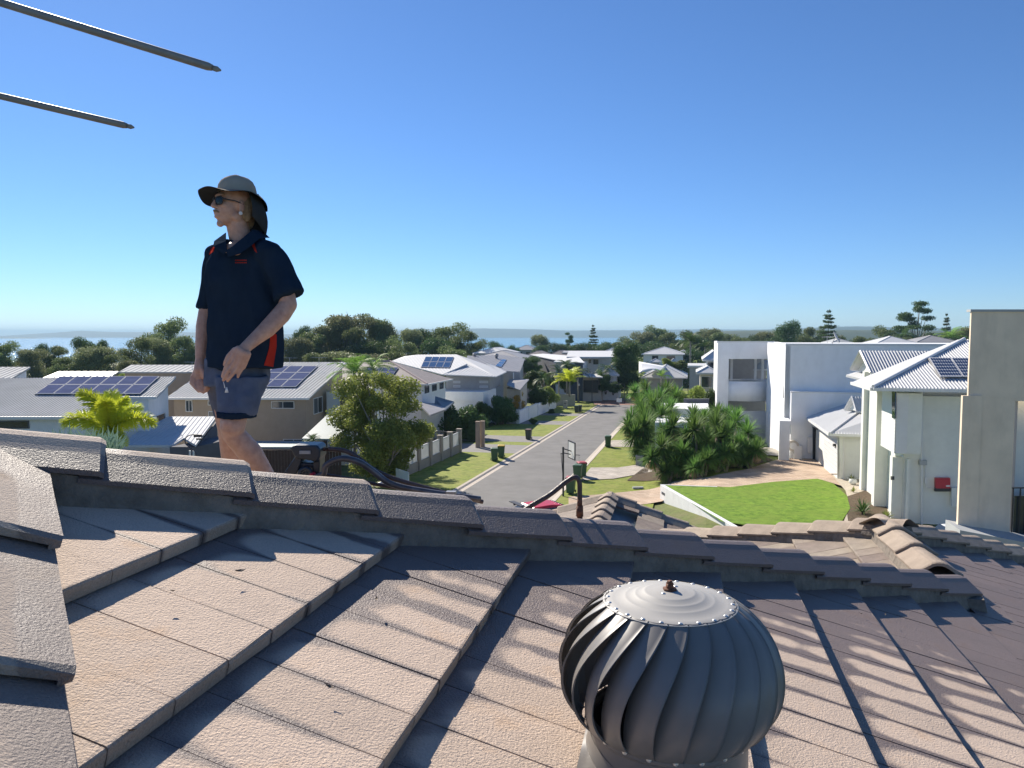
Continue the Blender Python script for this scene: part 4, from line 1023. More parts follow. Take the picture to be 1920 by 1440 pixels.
def ribs(pts,d,sp,h,wd):  # raised ribs running along direction d inside the planar polygon pts
    n=Vector((0,0,0)); k=len(pts)
    for i in range(k): n+=pts[i].cross(pts[(i+1)%k])
    n.normalize()
    if n.z<0: n=-n
    d=(d-n*d.dot(n)).normalized(); e=n.cross(d); us=[p.dot(e) for p in pts]; b=MB(); u=min(us)+sp*.5
    while u<max(us):
        xs=[]
        for i in range(k):
            p,q=pts[i],pts[(i+1)%k]; a,c=p.dot(e)-u,q.dot(e)-u
            if a*c<0: xs.append((p+(q-p)*(a/(a-c))))
        xs.sort(key=lambda p:p.dot(d))
        for i in range(0,len(xs)-1,2):
            p,q=xs[i],xs[i+1]
            if (q-p).length<.15: continue
            b.add([p-e*wd,p+e*wd,p+n*h,q-e*wd,q+e*wd,q+n*h],[(0,3,5,2),(2,5,4,1),(0,2,1),(3,4,5)])
        u+=sp
    return b
def roofslab(par,pts,material,up=None,th=.12,sp=.35,rib=.035,name='roof',fascia=None):
    """pts: planar polygon (world); up: direction the ribs follow"""
    b=MB(); b.prism(pts,(0,0,-th)); o=b.build(name,material,par)
    if up is not None and sp:
        r=ribs([p+Vector((0,0,.002)) for p in pts],up,sp,rib,min(.05,sp*.22))
        if r.v: tag(r.build('roof_rib',material,o),kind='stuff')
    if fascia:
        f=MB()
        for i in fascia:
            p,q=pts[i],pts[(i+1)%len(pts)]; d=(q-p).normalized(); out=d.cross(Vector((0,0,1))).normalized()
            c=sum(pts,Vector())/len(pts)
            if out.dot(p-c)<0: out=-out
            upv=out.cross(d); 
            f.box((p+q)/2+out*.06-Vector((0,0,.07)),((q-p).length/2,.06,.075),axes=(d,out,upv))
        f.build('gutter',M['white_trim'],o)
    return o
def skillion(name,label,p0px,Y,az,pitch,poly,roofm,wallm,inset=.45,sp=.4,cat='house',fascia=None,loc=None,wallpoly=None,group=None):
    """single plane roof through pixel p0px at depth Y rising towards azimuth az"""
    p0=W(p0px[0],p0px[1],Y); u=Vector((math.sin(az),math.cos(az),0)); up=(u*math.cos(pitch)+Vector((0,0,math.sin(pitch))))
    r=Vector((math.cos(az),-math.sin(az),0)); n=r.cross(up).normalized()
    pts=[onplane(x,y,p0,n) for x,y in poly]; c=sum(pts,Vector())/len(pts)
    h=empty(name,Vector((c.x,c.y,gh(c.x,c.y))),label,cat,group)
    roofslab(h,pts,roofm,up,sp=sp,fascia=fascia)
    wp=[]
    for p in (wallpoly or pts):
        if wallpoly: p=onplane(p[0],p[1],p0,n)
        q=p+(c-p).normalized()*inset; q=q+Vector((0,0,0)); q.z=p0.z-((q-p0).dot(Vector((n.x,n.y,0))))/n.z-.13; wp.append(q)
    zb=min(gh(q.x,q.y) for q in wp)-.3
    b=MB(); k=len(wp); vs=wp+[Vector((q.x,q.y,zb)) for q in wp]
    b.add(vs,[tuple(range(k))]+[tuple(range(2*k-1,k-1,-1))]+[(i,i+k,(i+1)%k+k,(i+1)%k) for i in range(k)])
    b.build('wall',wallm,h)
    return h,p0,n,up,wp,pts
PVG=None
def pvmat():
    m=mat('pv_glass',(.10,.12,.215),.9,.12,2,spec=0); m.node_tree.nodes['Principled BSDF'].inputs['IOR'].default_value=1.15; return m  # sky reflection painted in as a matt blue base colour, specular off
M['pv']=pvmat(); M['pv_dark']=mat('pv_dark',(.012,.02,.05),.18,.3,2,spec=.6)
def panels(par,p0,n,corners,cols,rows,lift=.12,cells=0,dark=False):
    """grid of solar panels; corners: pixels of lower-left, lower-right, upper-right, upper-left on the roof plane"""
    q0=p0+n*lift*(1 if n.z>0 else -1); nn=n if n.z>0 else -n
    a,b_,c,d=[onplane(x,y,q0,n) for x,y in corners]
    for i in range(cols):
        for j in range(rows):
            def bl(u,v): return (a*(1-u)+b_*u)*(1-v)+(d*(1-u)+c*u)*v
            g=.02; P=[bl((i+g)/cols,(j+g)/rows),bl((i+1-g)/cols,(j+g)/rows),bl((i+1-g)/cols,(j+1-g)/rows),bl((i+g)/cols,(j+1-g)/rows)]
            f=MB(); f.prism(P,-nn*.04); o=f.build('solar_panel',M['pv_frame'],par)
            cc=sum(P,Vector())/4; e=.05; s_=[p+(cc-p)*e+nn*.004 for p in P]
            f=MB()
            if cells:
                cx,cy=cells
                for u in range(cx):
                    for v in range(cy):
                        def b2(x,y): return (s_[0]*(1-x)+s_[1]*x)*(1-y)+(s_[3]*(1-x)+s_[2]*x)*y
                        k=.05; u0,u1,v0,v1=(u+k)/cx,(u+1-k)/cx,(v+k)/cy,(v+1-k)/cy; t=.16/cx; w_=.16/cy
                        f.quad(b2(u0+t,v0),b2(u1-t,v0),b2(u1,v0+w_),b2(u1,v1-w_),b2(u1-t,v1),b2(u0+t,v1),b2(u0,v1-w_),b2(u0,v0+w_))
            else: f.quad(*s_)
            f.build('photovoltaic_glass',M['pv_dark'] if dark else M['pv'],o)
    rk=MB()
    for t in (.0,1.0):
        rk.tube([a.lerp(b_,t)-nn*.07,d.lerp(c,t)-nn*.07],.03,4)
    rk.build('panel_rail',M['black_trim'],par)
def hipr(par,c,w,d,az,z,pitch,ov,material,rib=0,gablet=False,name='roof'):
    """hip roof; c centre (x,y), w across, d deep"""
    u=Vector((math.sin(az),math.cos(az),0)); r=Vector((math.cos(az),-math.sin(az),0)); c=Vector((c[0],c[1],0)); W2,D2_=w/2+ov,d/2+ov
    m_=min(W2,D2_); hgt=m_*math.tan(pitch); zb=z-ov*math.tan(pitch)
    E=[c-r*W2-u*D2_,c+r*W2-u*D2_,c+r*W2+u*D2_,c-r*W2+u*D2_]
    for e in E: e.z=zb
    if W2>D2_: R1=c-r*(W2-D2_);R2=c+r*(W2-D2_); 
    else: R1=c-u*(D2_-W2);R2=c+u*(D2_-W2)
    R1.z=R2.z=zb+hgt+ov*0
    F=([(0,1,5,4),(1,2,5),(2,3,4,5),(3,0,4)] if W2>D2_ else [(0,1,4),(1,2,5,4),(2,3,5),(3,0,4,5)])
    V=E+[R1,R2]; b=MB(); b.add(V,F+[(3,2,1,0)]); 
    for i in range(4): 
        p,q=E[i],E[(i+1)%4]; b.add([p,q,q-Vector((0,0,.2)),p-Vector((0,0,.2))],[(0,1,2,3)])
    b.add([e-Vector((0,0,.2)) for e in E],[(3,2,1,0)])
    o=b.build(name,material,par)
    if rib:
        R_=MB()
        for f in F:
            pts=[V[i] for i in f]; nn=(pts[1]-pts[0]).cross(pts[2]-pts[0]).normalized(); e=(pts[1]-pts[0]).normalized(); up=nn.cross(e)
            rr=ribs(pts,up,rib,.04,rib*.16); R_.add(rr.v,rr.f)
        tag(R_.build('roof_rib',material,o),kind='stuff')
    h=MB()
    for a_,b__ in [(0,4),(3,4),(1,5),(2,5),(4,5)] if W2>D2_ else [(0,4),(1,4),(2,5),(3,5),(4,5)]: 
        h.tube([V[a_]+Vector((0,0,.02)),V[b__]+Vector((0,0,.02))],.06,6)
    h.build('ridge_capping',material,o)
    return o
def farhouse(xl,xr,ye,ytop,Y,d,az,wallm,roofm,label,name='house',ov=.5,wins=(),rib=0,storey2=True,chim=False,cat='house',group=None,flat=False):
    L,Rg=W(xl,ye,Y),W(xr,ye,Y); w_=(Rg-L).length-2*ov; u=Vector((math.sin(az),math.cos(az),0)); c=(L+Rg)/2+u*(d/2+ov); z=L.z
    zr=W((xl+xr)/2,ytop,Y+d/2*math.cos(az)).z
    h=empty(name,Vector((c.x,c.y,gh(c.x,c.y))),label,cat,group)
    r=Vector((math.cos(az),-math.sin(az),0)); zb=gh(c.x,c.y)-1
    b=MB(); b.box(Vector((c.x,c.y,(z-.15+zb)/2)),(w_/2,d/2,(z-.15-zb)/2),axes=(r,u,Vector((0,0,1)))); wl_=b.build('wall',wallm,h)
    m_=min(w_/2+ov,d/2+ov); pitch=math.atan(max(.08,(zr-z)/m_))
    if flat: 
        b=MB(); b.box(Vector((c.x,c.y,z+.05)),(w_/2+ov,d/2+ov,.15),axes=(r,u,Vector((0,0,1)))); b.build('roof',roofm,h)
    else: hipr(h,(c.x,c.y),w_,d,az,z,pitch,ov,roofm,rib)
    f0=c-u*(d/2)-r*(w_/2)
    for (fx,fz,ww,hh) in wins:   # fraction across, metres below eave, size
        cc=f0+r*(w_*fx)-u*.02; cc.z=z-fz; fr=MB(); ax=(r,-u,Vector((0,0,1)))
        fr.box(cc,(ww/2,.05,hh/2),axes=ax); o=fr.build('window',M['white_trim'],h)
        g=MB(); g.box(cc-u*.03,(ww/2-.06,.03,hh/2-.06),axes=ax); g.build('pane',M['glass'],o)
    return h
# ================================================================ BUILDINGS, LEFT SIDE
az=R(-6)
hB,p0,n,up,wp,pts=skillion('house','white house under a pale corrugated roof with twelve solar panels, behind the golden palm',(255,743.5),43,az,R(11),[(-260,781),(165,781),(217,743.5),(294,743.5),(330,706),(38,709),(-180,712)],M['light_roof'],M['white_render'],sp=.17,fascia=(0,2),inset=.5)
panels(hB,p0,n,[(66,738),(263,738),(299,705),(112,705)],6,2)
pl=vplane(wp[2],wp[3]); window(hB,vplane(wp[0],wp[1]),-120,790,55,805,2,M['dark_render'],pane=M['glass'])
window(hB,vplane(wp[3],wp[4]),291,779,309,795,0)
h_,p0,n,up,wp,pts=skillion('house','white block with a low pale metal roof cut by the left picture edge',(30,706),50,az,R(10),[(-200,755),(0,722),(57,688),(-150,688)],M['light_roof'],M['white_building'],sp=.35,inset=.3)
# grey roofs behind
h_,p0,n,up,wp,pts=skillion('house','low house with long grey metal roof just beyond the twelve panel roof',(140,709),58,R(-4),R(9),[(78,709),(205,709),(222,696),(110,696)],M['grey_roof'],M['grey_render'],sp=.5,inset=.4)
h_,p0,n,up,wp,pts=skillion('house','brown house with grey metal roof partly hidden behind the man',(300,698),66,R(2),R(10),[(222,697.5),(420,697.5),(410,684),(246,684)],M['light_roof'],M['brown_render'],sp=.5,inset=.5)
# small gabled carport roof of the white house
cp=empty('carport',G(350,870),'small white carport with corrugated gable roof between the palm and the man','carport')
pA=[W(316,781,46),W(406,781,46),W(367,834,41),W(345,820,42.3)]
nA=(pA[1]-pA[0]).cross(pA[2]-pA[0]).normalized(); pA[3]=onplane(344,821,pA[0],nA)
roofslab(cp,pA,M['white_roof'],(pA[1]-pA[2]),sp=.25,rib=.03,name='roof')
pB=[W(316,781,46),pA[3]-Vector((0,0,.01)),W(312,835,40),W(225,835,40.5),W(240,806,43)]
nB=(pB[1]-pB[0]).cross(pB[3]-pB[0]).normalized(); pB=[onplane(x,y,pB[0],nB) for x,y in ((316,781),(345,821),(322,835),(225,835),(262,806))]
roofslab(cp,pB,M['white_roof'],(pB[0]-pB[3]),sp=.25,rib=.03,name='roof')
b=MB(); a=W(318,838,40.5); c=W(367,838,41.5); b.prism([a,c,c+RD*5,a+RD*5],(0,0,gh(a.x,a.y)-a.z)); b.build('wall',M['dark_render'],cp)
b=MB(); a=W(368,836,41.8); b.prism([a,W(404,790,46.5)*1,W(404,790,46.5)-Vector((0,0,4)),a-Vector((0,0,2))],(.1,0,0)); b.build('side_wall',M['dark_render'],cp)
for x in (356,363):
    b=MB(); b.tube([W(x,845,40),W(x,872,40)],.05,6); b.build('post',M['white_trim'],cp)
# brown two storey house with nine visible panels
hE,p0,n,up,wp,pts=skillion('house','brown rendered two storey house with pale metal roof carrying solar panels, right behind the man',(450,745.5),56,R(5),R(12),[(312,745.5),(580,746),(652,679),(405,679)],M['light_roof'],M['brown_render'],sp=.28,inset=.55,fascia=(0,))
panels(hE,p0,n,[(440,725),(555,725),(596,686),(490,686)],4,3)
fr=vplane(wp[0],wp[1]); sd=vplane(wp[1],wp[2])
window(hE,fr,509,752,552,766,1); window(hE,fr,531,823,590,834,2); window(hE,fr,348,750,361,772,1); window(hE,fr,390,751,398,760,0); window(hE,fr,391,771,402,781,0)
window(hE,sd,587,747,604,778,1)
p=MB(); a_=[onplane(x,y,W(600,815,51),Vector((0,-.35,.94)).normalized()) for x,y in ((566,822),(612,779),(644,777),(648,806),(628,823))]
p.prism(a_,(0,0,-.1)); p.build('lower_roof',M['teal_roof'],hE)
p=MB(); a=W(378,838,50.5); b_=W(548,838,50.5); p.prism([a,b_,b_+RD*3,a+RD*3],(0,0,-.12)); p.build('verandah_roof',M['teal_roof'],hE)
b=MB(); a=W(612,735,60); b_=W(655,735,60); b.prism([a,b_,b_+RD*6,a+RD*6],(0,0,-8)); b.build('side_wing',M['pale_render'],hE)
window(hE,vplane(a,b_),636,742,655,766,0)
fe=empty('timber_fence',G(470,880),'dark red timber paling fence below the brown house','fence')
f0,f1=W(375,843,49.5),W(640,845,51)
k=46
for i in range(k):
    q=f0.lerp(f1,(i+.5)/k); b=MB(); b.box(Vector((q.x,q.y,q.z-.9)),((f1-f0).length/k/2*.94,.012,.9+.01*math.sin(i*3.1)),math.atan2(f1.y-f0.y,f1.x-f0.x)); b.build('paling',M['timber'],fe)
# grey tiled hip house with panels
def planar(px,Y): return W(px[0],px[1],Y)
hF=empty('house',G(790,800),'white walled house with brown grey tiled hip roof and eight panels, beyond the big tree','house')
ap,lf_,fr_,rr_=W(731,677,84),W(640,677,84),W(801,720,77),W(848,710.5,88)
le=W(640,719.5,77)
roofslab(hF,[le,fr_,ap,lf_],M['tile_roof'],RD,sp=.0,name='roof',fascia=(0,)); roofslab(hF,[fr_,rr_,ap],M['tile_roof'],None,name='roof',fascia=(0,))
b=MB(); b.tube([fr_,ap],.12,6); b.tube([ap,lf_],.12,6); b.build('ridge_capping',mat('pink_capping',(.36,.27,.25),.7,.1,6),hF)
nF=(fr_-le).cross(ap-le).normalized()
panels(hF,le,nF if nF.z>0 else -nF,[(675,706),(735,706),(747,688.5),(690,688.5)],4,2,dark=False)
q0,q1,q2=W(652,724,78),W(792,724,78),W(835,717,87)
b=MB(); 
for s_,e_ in ((q0,q1),(q1,q2)): 
    e_=Vector((e_.x,e_.y,s_.z)); 
b.prism([q0,q1,Vector((q2.x,q2.y,q0.z)),Vector((q0.x,q2.y,q0.z))],(0,0,gh(q1.x,q1.y)-.5-q0.z)); b.build('wall',M['white_building'],hF)
pr=vplane(q1,q2)
for x0,x1,y0,y1 in ((796,804,721,738),(810,818,718,734),(824,831,715,730)): window(hF,pr,x0,y0,x1,y1,0,M['dark_render'])
b=MB(); b.prism([W(784,755,74),W(806,778,70),W(836,767,74),W(816,756,77)],(0,0,-.15)); b.build('lower_roof',M['grey_roof'],hF)
b=MB(); b.prism([W(816,743,78),W(852,753,80),W(836,768,74),W(815,757,76)],(0,0,-.15)); b.build('lower_roof',M['dark_roof'],hF)
b=MB(); b.prism([W(790,760,76),W(832,762,78),W(832,762,84),W(790,760,84)],(0,0,-4)); b.build('lower_wall',M['pale_render'],hF)
# white hip house with eight panels
hG=empty('house',G(870,780),'white metal hip roof house with two rows of dark panels and a grey upper wall','house')
A1,A2=W(783,665,104),W(856,664.5,104); E1_,E2_,E3_=W(745,676,112),W(775,689,98),W(832,702,93)
Hn=W(876,682,100); C1,C2=W(830,701,93),W(930,706,93); Rr=W(950,697,104)
nG=(C1-A1).cross(A2-A1).normalized()
front=[W(734,677,105)]+[]
pp=[onplane(x,y,A1,nG) for x,y in ((734,677),(830,702),(876,682),(856,664.5),(783,665))]
roofslab(hG,pp,M['white_roof'],pp[3]-pp[2],sp=.4,rib=.03)
panels(hG,A1,nG if nG.z>0 else -nG,[(789,688),(843,689),(851,669),(798,668.5)],4,2,dark=True)
roofslab(hG,[pp[1],C2,Hn],M['white_roof'],RD,sp=.4,rib=.03); roofslab(hG,[C2,Rr,A2,Hn],M['white_roof'],None)
roofslab(hG,[W(735,676.5,106),pp[4],W(758,668,112)],M['white_roof'],None)
q0,q1,q2=W(836,705,94.5),W(918,707,94.5),W(938,704,104)
b=MB(); b.prism([q0,q1,Vector((q2.x,q2.y,q0.z)),Vector((q0.x,q2.y,q0.z))],(0,0,W(836,733,94.5).z-q0.z)); b.build('upper_wall',M['grey_render'],hG)
b=MB(); b.prism([W(834,734,91),W(906,735,91),W(930,728,98),W(834,728,98)],(0,0,-1.1)); b.build('parapet',M['white_building'],hG)
b=MB(); a=W(834,748,91.2); b.prism([a,W(906,748,91.2),W(930,748,98),W(834,748,98)],(0,0,-3)); b.build('lower_wall',M['white_building'],hG)
fp=vplane(q0,q1)
for x0,x1,y0,y1 in ((850,863,714,718.5),(850,863,722,726.5),(899,915,714,718),(899,915,723,727)): window(hG,fp,x0,y0,x1,y1,0,None,.04,pane=M['pv_frame'])
roofslab(hG,[W(912,681,106),W(934,697,100),W(950,697,106),W(926,684,112)],M['white_roof'],RD,sp=.4)
# grey houses beyond
hH=empty('house',G(940,760),'grey roofed house with long dark solar strip stepping down behind the white hip roof','house')
def pl_(pts): 
    n=(pts[1]-pts[0]).cross(pts[2]-pts[0]).normalized(); return n if n.z>0 else -n
P3=[W(876,689,106),W(958,697,106),W(984,672.5,122)]; nH=pl_(P3)
pH=[onplane(x,y,P3[0],nH) for x,y in ((872,684),(918,686),(938,695),(975,697),(984,672.5),(945,666),(876,667))]
roofslab(hH,pH,M['grey_roof'],RD,sp=.5); panels(hH,P3[0],nH,[(928,686),(940,688),(950,674),(941,673.5)],1,3,dark=True)
b=MB(); b.prism([W(944,697,106.5),W(975,699,106.5),W(981,680,121),W(944,680,121)],(0,0,-7)); b.build('wall',M['grey_render'],hH)
b=MB(); a=W(962,699,106.2); c=W(977,683,120); c.z=a.z; b.prism([a,c,c+Vector((.1,0,0)),a+Vector((.1,0,0))],(0,0,-5)); b.build('side_wall',M['white_building'],hH)
b=MB(); P_2=[W(950,722,100),W(975,731,98),W(992,711,106),W(955,711,106)]; b.prism(P_2,(0,0,-.15)); b.build('lower_roof',M['grey_roof'],hH)
b=MB(); b.prism([W(950,729,100),W(976,731,99),W(988,718,105),W(955,718,106)],(0,0,-3)); b.build('lower_wall',M['beige_render'],hH)
farhouse(868,985,673,656,140,14,AZ,M['grey_render'],M['grey_roof'],'low grey hip roof with dark solar strips behind the stepped grey house')
farhouse(884,952,661,650,185,14,AZ,M['white_render'],M['white_roof'],'pale pyramid roof rising behind the grey roofs left of the sea gap')
farhouse(962,1003,655,646,330,12,AZ,M['grey_render'],M['grey_roof'],'distant dark roofed house standing against the water',wins=((.3,1.6,2,1.2),(.7,1.6,2,1.2)))
farhouse(984,1022,665,656,220,12,AZ,M['beige_render'],M['tile_roof'],'distant brown tiled roof left of the white flat building')
farhouse(1028,1062,664,655,215,12,AZ,M['beige_render'],M['tile_roof'],'distant brown tiled roof peeking over the white skillion roof')
hI,p0,n,up,wp,pts=skillion('house','dark grey walled house with thin white skillion roof',(1020,672),150,R(60),R(7),[(994,665),(1053,677),(1096,680),(1085,668),(1018,663)],M['white_roof'],M['dark_render'],inset=.8,sp=0)
# white modern block at the end of the street
hJ=empty('house',G(1100,740),'white flat roofed two storey building with grey roof strip beyond the street end','building')
facebox(hJ,'wall',1083,1152,667,700,150,12,M['white_render']); facebox(hJ,'wall',1042,1091,680,700,140,8,M['white_render'])
b=MB(); b.prism([W(1062,669,146),W(1156,669,146),W(1150,658,162),W(1066,658,162)],(0,0,-.3)); b.build('roof',M['white_roof'],hJ)
b=MB(); b.prism([W(1054,661,158),W(1146,662,158),W(1144,657.5,172),W(1058,657.5,172)],(0,0,-.3)); b.build('roof',M['grey_roof'],hJ)
b=MB(); b.prism([W(1038,678,139),W(1096,682,137),W(1092,675,146),W(1052,671,150)],(0,0,-.2)); b.build('roof',M['white_roof'],hJ)
pj=vplane(W(1083,667,149.9),W(1152,667,149.9))
window(hJ,pj,1104,674,1108,681,0,M['dark_render']); window(hJ,pj,1112.5,674,1122,683,1,M['dark_render'])
facebox(hJ,'garage',1090,1128,706,736,136,6,M['beige_render']); b=MB(); b.prism([W(1086,705,134),W(1130,707,134),W(1128,701,142),W(1090,700,142)],(0,0,-.2)); b.build('roof',M['white_roof'],hJ)
b=MB(); a=W(1105,712,135.8); b.box(a-Vector((0,0,1.2)),(1.6,.05,1.1),-AZ); b.build('garage_door',M['black_trim'],hJ)
farhouse(1122,1166,662,651,205,12,AZ,M['white_render'],M['white_roof'],'pale hip roof half hidden behind the tall dark street tree')
farhouse(1203,1283,663,649,190,14,AZ,M['white_render'],M['white_roof'],'white two storey house with hip roof, right of the tall dark street tree',wins=((.3,1.1,1.6,1.2),(.7,1.1,2.2,1.2)))
farhouse(1262,1300,664,655,200,10,AZ,M['white_render'],M['white_roof'],'small white roof adjoining the white two storey house')
hK=farhouse(1203,1288,703,680,128,13,AZ,M['grey_render'],M['white_roof'],'low grey garage house with broad white roof behind the street tree',ov=.9)
b=MB(); vs=[];fs=[]
for i in range(9):
    for j in range(5):
        u,v=i/8,j/4; p=W(1198+(1248-1198)*u,678+ (700-678)*v+ 9*u*(1-v)-7*math.sin(math.pi*u)*v,124+8*(1-v)); vs.append(p)
for i in range(8):
    for j in range(4): a=i*5+j; fs.append((a,a+5,a+6,a+1))
b.add(vs,fs); o=b.build('shade_sail',M['white_trim'],hK,True); o.modifiers.new('t','SOLIDIFY').thickness=.03
farhouse(1120,1160,700,684,138,10,AZ,M['white_render'],M['white_roof'],'low white roof seen left of the tall dark street tree')
farhouse(1218,1238,677,671,150,4,AZ,M['beige_render'],M['white_roof'],'little white roofed pavilion in front of the white two storey house',ov=.3)
farhouse(1252,1272,680,670,155,5,AZ,M['beige_render'],M['white_roof'],'second little white pavilion roof right of the first',ov=.3)
farhouse(1290,1345,688,681,120,10,AZ,M['grey_render'],M['white_roof'],'flat white roof edge left of the big white building',ov=.3,flat=True)
hL=farhouse(1318,1360,668,651,98,10,AZ,M['white_render'],M['white_roof'],'white house with hip roof tucked against the big white building',ov=.6,wins=((.3,1.2,1.0,.9),))
farhouse(1306,1348,695,682,92,7,AZ,M['beige_render'],M['white_roof'],'single storey white hip roof below the tucked white house',ov=.5,wins=((.3,1.4,.8,1.4),(.6,1.4,.8,1.4)))
farhouse(1640,1732,645,629,150,10,R(8),M['white_render'],M['white_roof'],'white gable roof rising over the big white building roofline')
farhouse(1722,1800,640,628,175,10,R(8),M['beige_render'],M['grey_roof'],'dark grey roof right of the white gable on the skyline')
farhouse(1560,1600,641,634,170,8,R(8),M['white_render'],M['light_roof'],'pale roof just behind the satellite dish')
# ================================================================ BIG WHITE MODERN BUILDING (right)
hM=empty('white_building',G(1430,860),'large white rendered modern house with balcony openings, right of the yucca garden','building')
Yw,Yb=72,57
zt=W(1345,641,Yw).z; zg=gh(W(1400,850,Yw).x,Yw)-.4
def wq(px,Y): p=W(px,700,Y); return Vector((p.x,p.y,0))
wn=(wq(1450,Yw)-wq(1345,Yw)).normalized()
A0,A1=wq(1345,Yw),wq(1450,Yw)
def fz(y,Y): return W(1400,y,Y).z
WH=M['white_building']
def slabv(par,name,a,b_,z1,z0,th=.3,material=WH,back=None):
    d=Vector((b_.x-a.x,b_.y-a.y,0)).normalized(); q=RD if back is None else back
    m_=MB(); m_.prism([Vector((a.x,a.y,z1)),Vector((b_.x,b_.y,z1)),Vector((b_.x,b_.y,z1))+q*th,Vector((a.x,a.y,z1))+q*th],(0,0,z0-z1)); return m_.build(name,material,par)
X=lambda px: wq(px,Yw)
slabv(hM,'front_wall',X(1345),X(1450),zt,fz(673,Yw)); slabv(hM,'front_wall',X(1345),X(1366),fz(673,Yw),zg)
slabv(hM,'balcony_parapet',X(1366),X(1450),fz(716,Yw),fz(752,Yw)); slabv(hM,'front_wall',X(1366),X(1450),fz(771,Yw),zg)
slabv(hM,'front_wall',X(1442),X(1450),fz(673,Yw),fz(771,Yw))
# curved balcony front
m_=MB(); vs=[];fs=[]
for i in range(13):
    u=i/12; p=X(1366).lerp(X(1450),u)-RD*(1.1*math.sin(math.pi*u)**.7)
    for z in (fz(714.5,Yw),fz(751,Yw)): vs.append((p.x,p.y,z)); 
for i in range(12): fs.append((2*i,2*i+1,2*i+3,2*i+2))
m_.add([Vector(v) for v in vs],fs); o=m_.build('curved_balcony',WH,hM,True); o.modifiers.new('t','SOLIDIFY').thickness=.15
slabv(hM,'side_wall',X(1345)+RD*.301,X(1345)+wn*.3+RD*.301,zt-.001,zg,11.7)
m_=MB(); m_.prism([Vector((p.x,p.y,zt-.25)) for p in (X(1348)+RD*.3,X(1450)+RD*.3,X(1450)+RD*12,X(1348)+RD*12)],(0,0,-.25)); m_.build('roof_slab',M['light_roof'],hM)
m_=MB(); m_.prism([Vector((p.x,p.y,fz(720,Yw))) for p in (X(1348)+RD*.3,X(1450)+RD*.3,X(1450)+RD*8,X(1348)+RD*8)],(0,0,-.3)); m_.build('floor_slab',WH,hM)
slabv(hM,'balcony_back_wall',X(1366)+RD*7,X(1450)+RD*7,fz(678,Yw),zg,.3,M['grey_render'])
slabv(hM,'balcony_screen',X(1368)+RD*3.2,X(1450)+RD*3.2,fz(776,Yw+3),fz(800,Yw+3),.1,mat('cream_sheet_fence',(.55,.50,.42),.6,.05,2))
rf=MB()
for i in range(36):
    p=(X(1368)+RD*3.1).lerp(X(1450)+RD*3.1,i/35); rf.box(Vector((p.x,p.y,fz(788,Yw+3))),(.04,.03,.55),-AZ)
tag(rf.build('screen_rib',mat('cream_rib',(.62,.57,.48),.6,.05,2),hM),kind='stuff')
for x in (1374,1420,1434): 
    m_=MB(); p=X(x)+RD*2.4; m_.box(Vector((p.x,p.y,(fz(716,Yw)+fz(673,Yw))/2)),(.12,.12,(fz(673,Yw)-fz(716,Yw))/2),-AZ); m_.build('balcony_column',M['white_trim'],hM)
m_=MB(); m_.prism([W(1412,692,74.5),W(1444,692,74.5),W(1446,674,78),W(1428,676,78)],(0,0,-.15)); m_.build('inner_roof',M['white_roof'],hM)
m_=MB(); m_.tube([Vector((*(X(1366)-RD*.1).xy,fz(711,Yw))),Vector((*(X(1445)-RD*.1).xy,fz(711,Yw)))],.03,6); m_.build('handrail',M['white_trim'],hM)
# garage door of the wing
pw=vplane(A0-RD*.02,A1-RD*.02)
def panelpx(par,name,pl,x0,y0,x1,y1,material,out=.05):
    p0,n,d=pl; n=n if n.dot(CAM-p0)>0 else -n; A=onplane(x0,y0,p0,n);B=onplane(x1,y0,p0,n);Cc=onplane(x1,y1,p0,n);D_=onplane(x0,y1,p0,n)
    m_=MB(); m_.prism([A,B,Cc,D_],n*out); return m_.build(name,material,par)
gd=panelpx(hM,'garage_door',pw,1400,797,1450,842,M['white_trim'])
b_=MB()
for k in range(1,4): 
    y=797+45*k/4; q0=onplane(1400,y,pw[0],pw[1]);q1=onplane(1450,y,pw[0],pw[1]); b_.tube([q0-RD*.06,q1-RD*.06],.012,4)
tag(b_.build('door_groove',M['grey_render'],gd),kind='stuff')
# return wall and right block
C0,C1=wq(1472,Yb),wq(1945,Yb-.0); ztb=W(1472,645.5,Yb).z
dR=(RR); C1=C0+RR*24
ret0=X(1450); 
slabv(hM,'return_wall',ret0,ret0+RR*.01,zt,fz(677,Yw),.02)
m_=MB(); m_.prism([Vector((p.x,p.y,zt)) for p in (ret0,C0,C0+RR*.35,ret0+RR*.35)],(0,0,fz(745,Yb)-zt)); m_.build('return_wall',WH,hM)
m_=MB(); m_.prism([Vector((p.x,p.y,fz(745,Yb)+.002)) for p in (ret0+RR*.0,C0+RR*.0,C0+RR*.35,ret0+RR*.35)],(0,0,zg-fz(745,Yb)-.002)); m_.build('return_wall_lower',WH,hM)
m_=MB(); m_.prism([Vector((p.x,p.y,ztb)) for p in (C0,C1,C1+RD*16,C0+RD*14)],(0,0,zg+1-ztb)); m_.build('upper_block',WH,hM)
m_=MB(); m_.prism([Vector((p.x,p.y,ztb+.06)) for p in (C0-RR*.02-RD*.04,C1,C1+RD*.35,C0+RD*.35)],(0,0,-.16)); m_.build('parapet_capping',M['white_trim'],hM)
m_=MB(); m_.prism([Vector((p.x,p.y,zt+.05)) for p in (X(1343)-RD*.05,X(1451)-RD*.05,X(1451)+RD*.35,X(1343)+RD*.35)],(0,0,-.14)); m_.build('parapet_capping',M['white_trim'],hM)
B0=wq(1485,Yb-1.0); B1=B0+RR*14; zl=W(1485,735,Yb-1).z
m_=MB(); m_.prism([Vector((p.x,p.y,zl)) for p in (B0,B1,B1+RD*1.05,B0+RD*1.05)],(0,0,zg+.8-zl)); m_.build('lower_block',WH,hM)
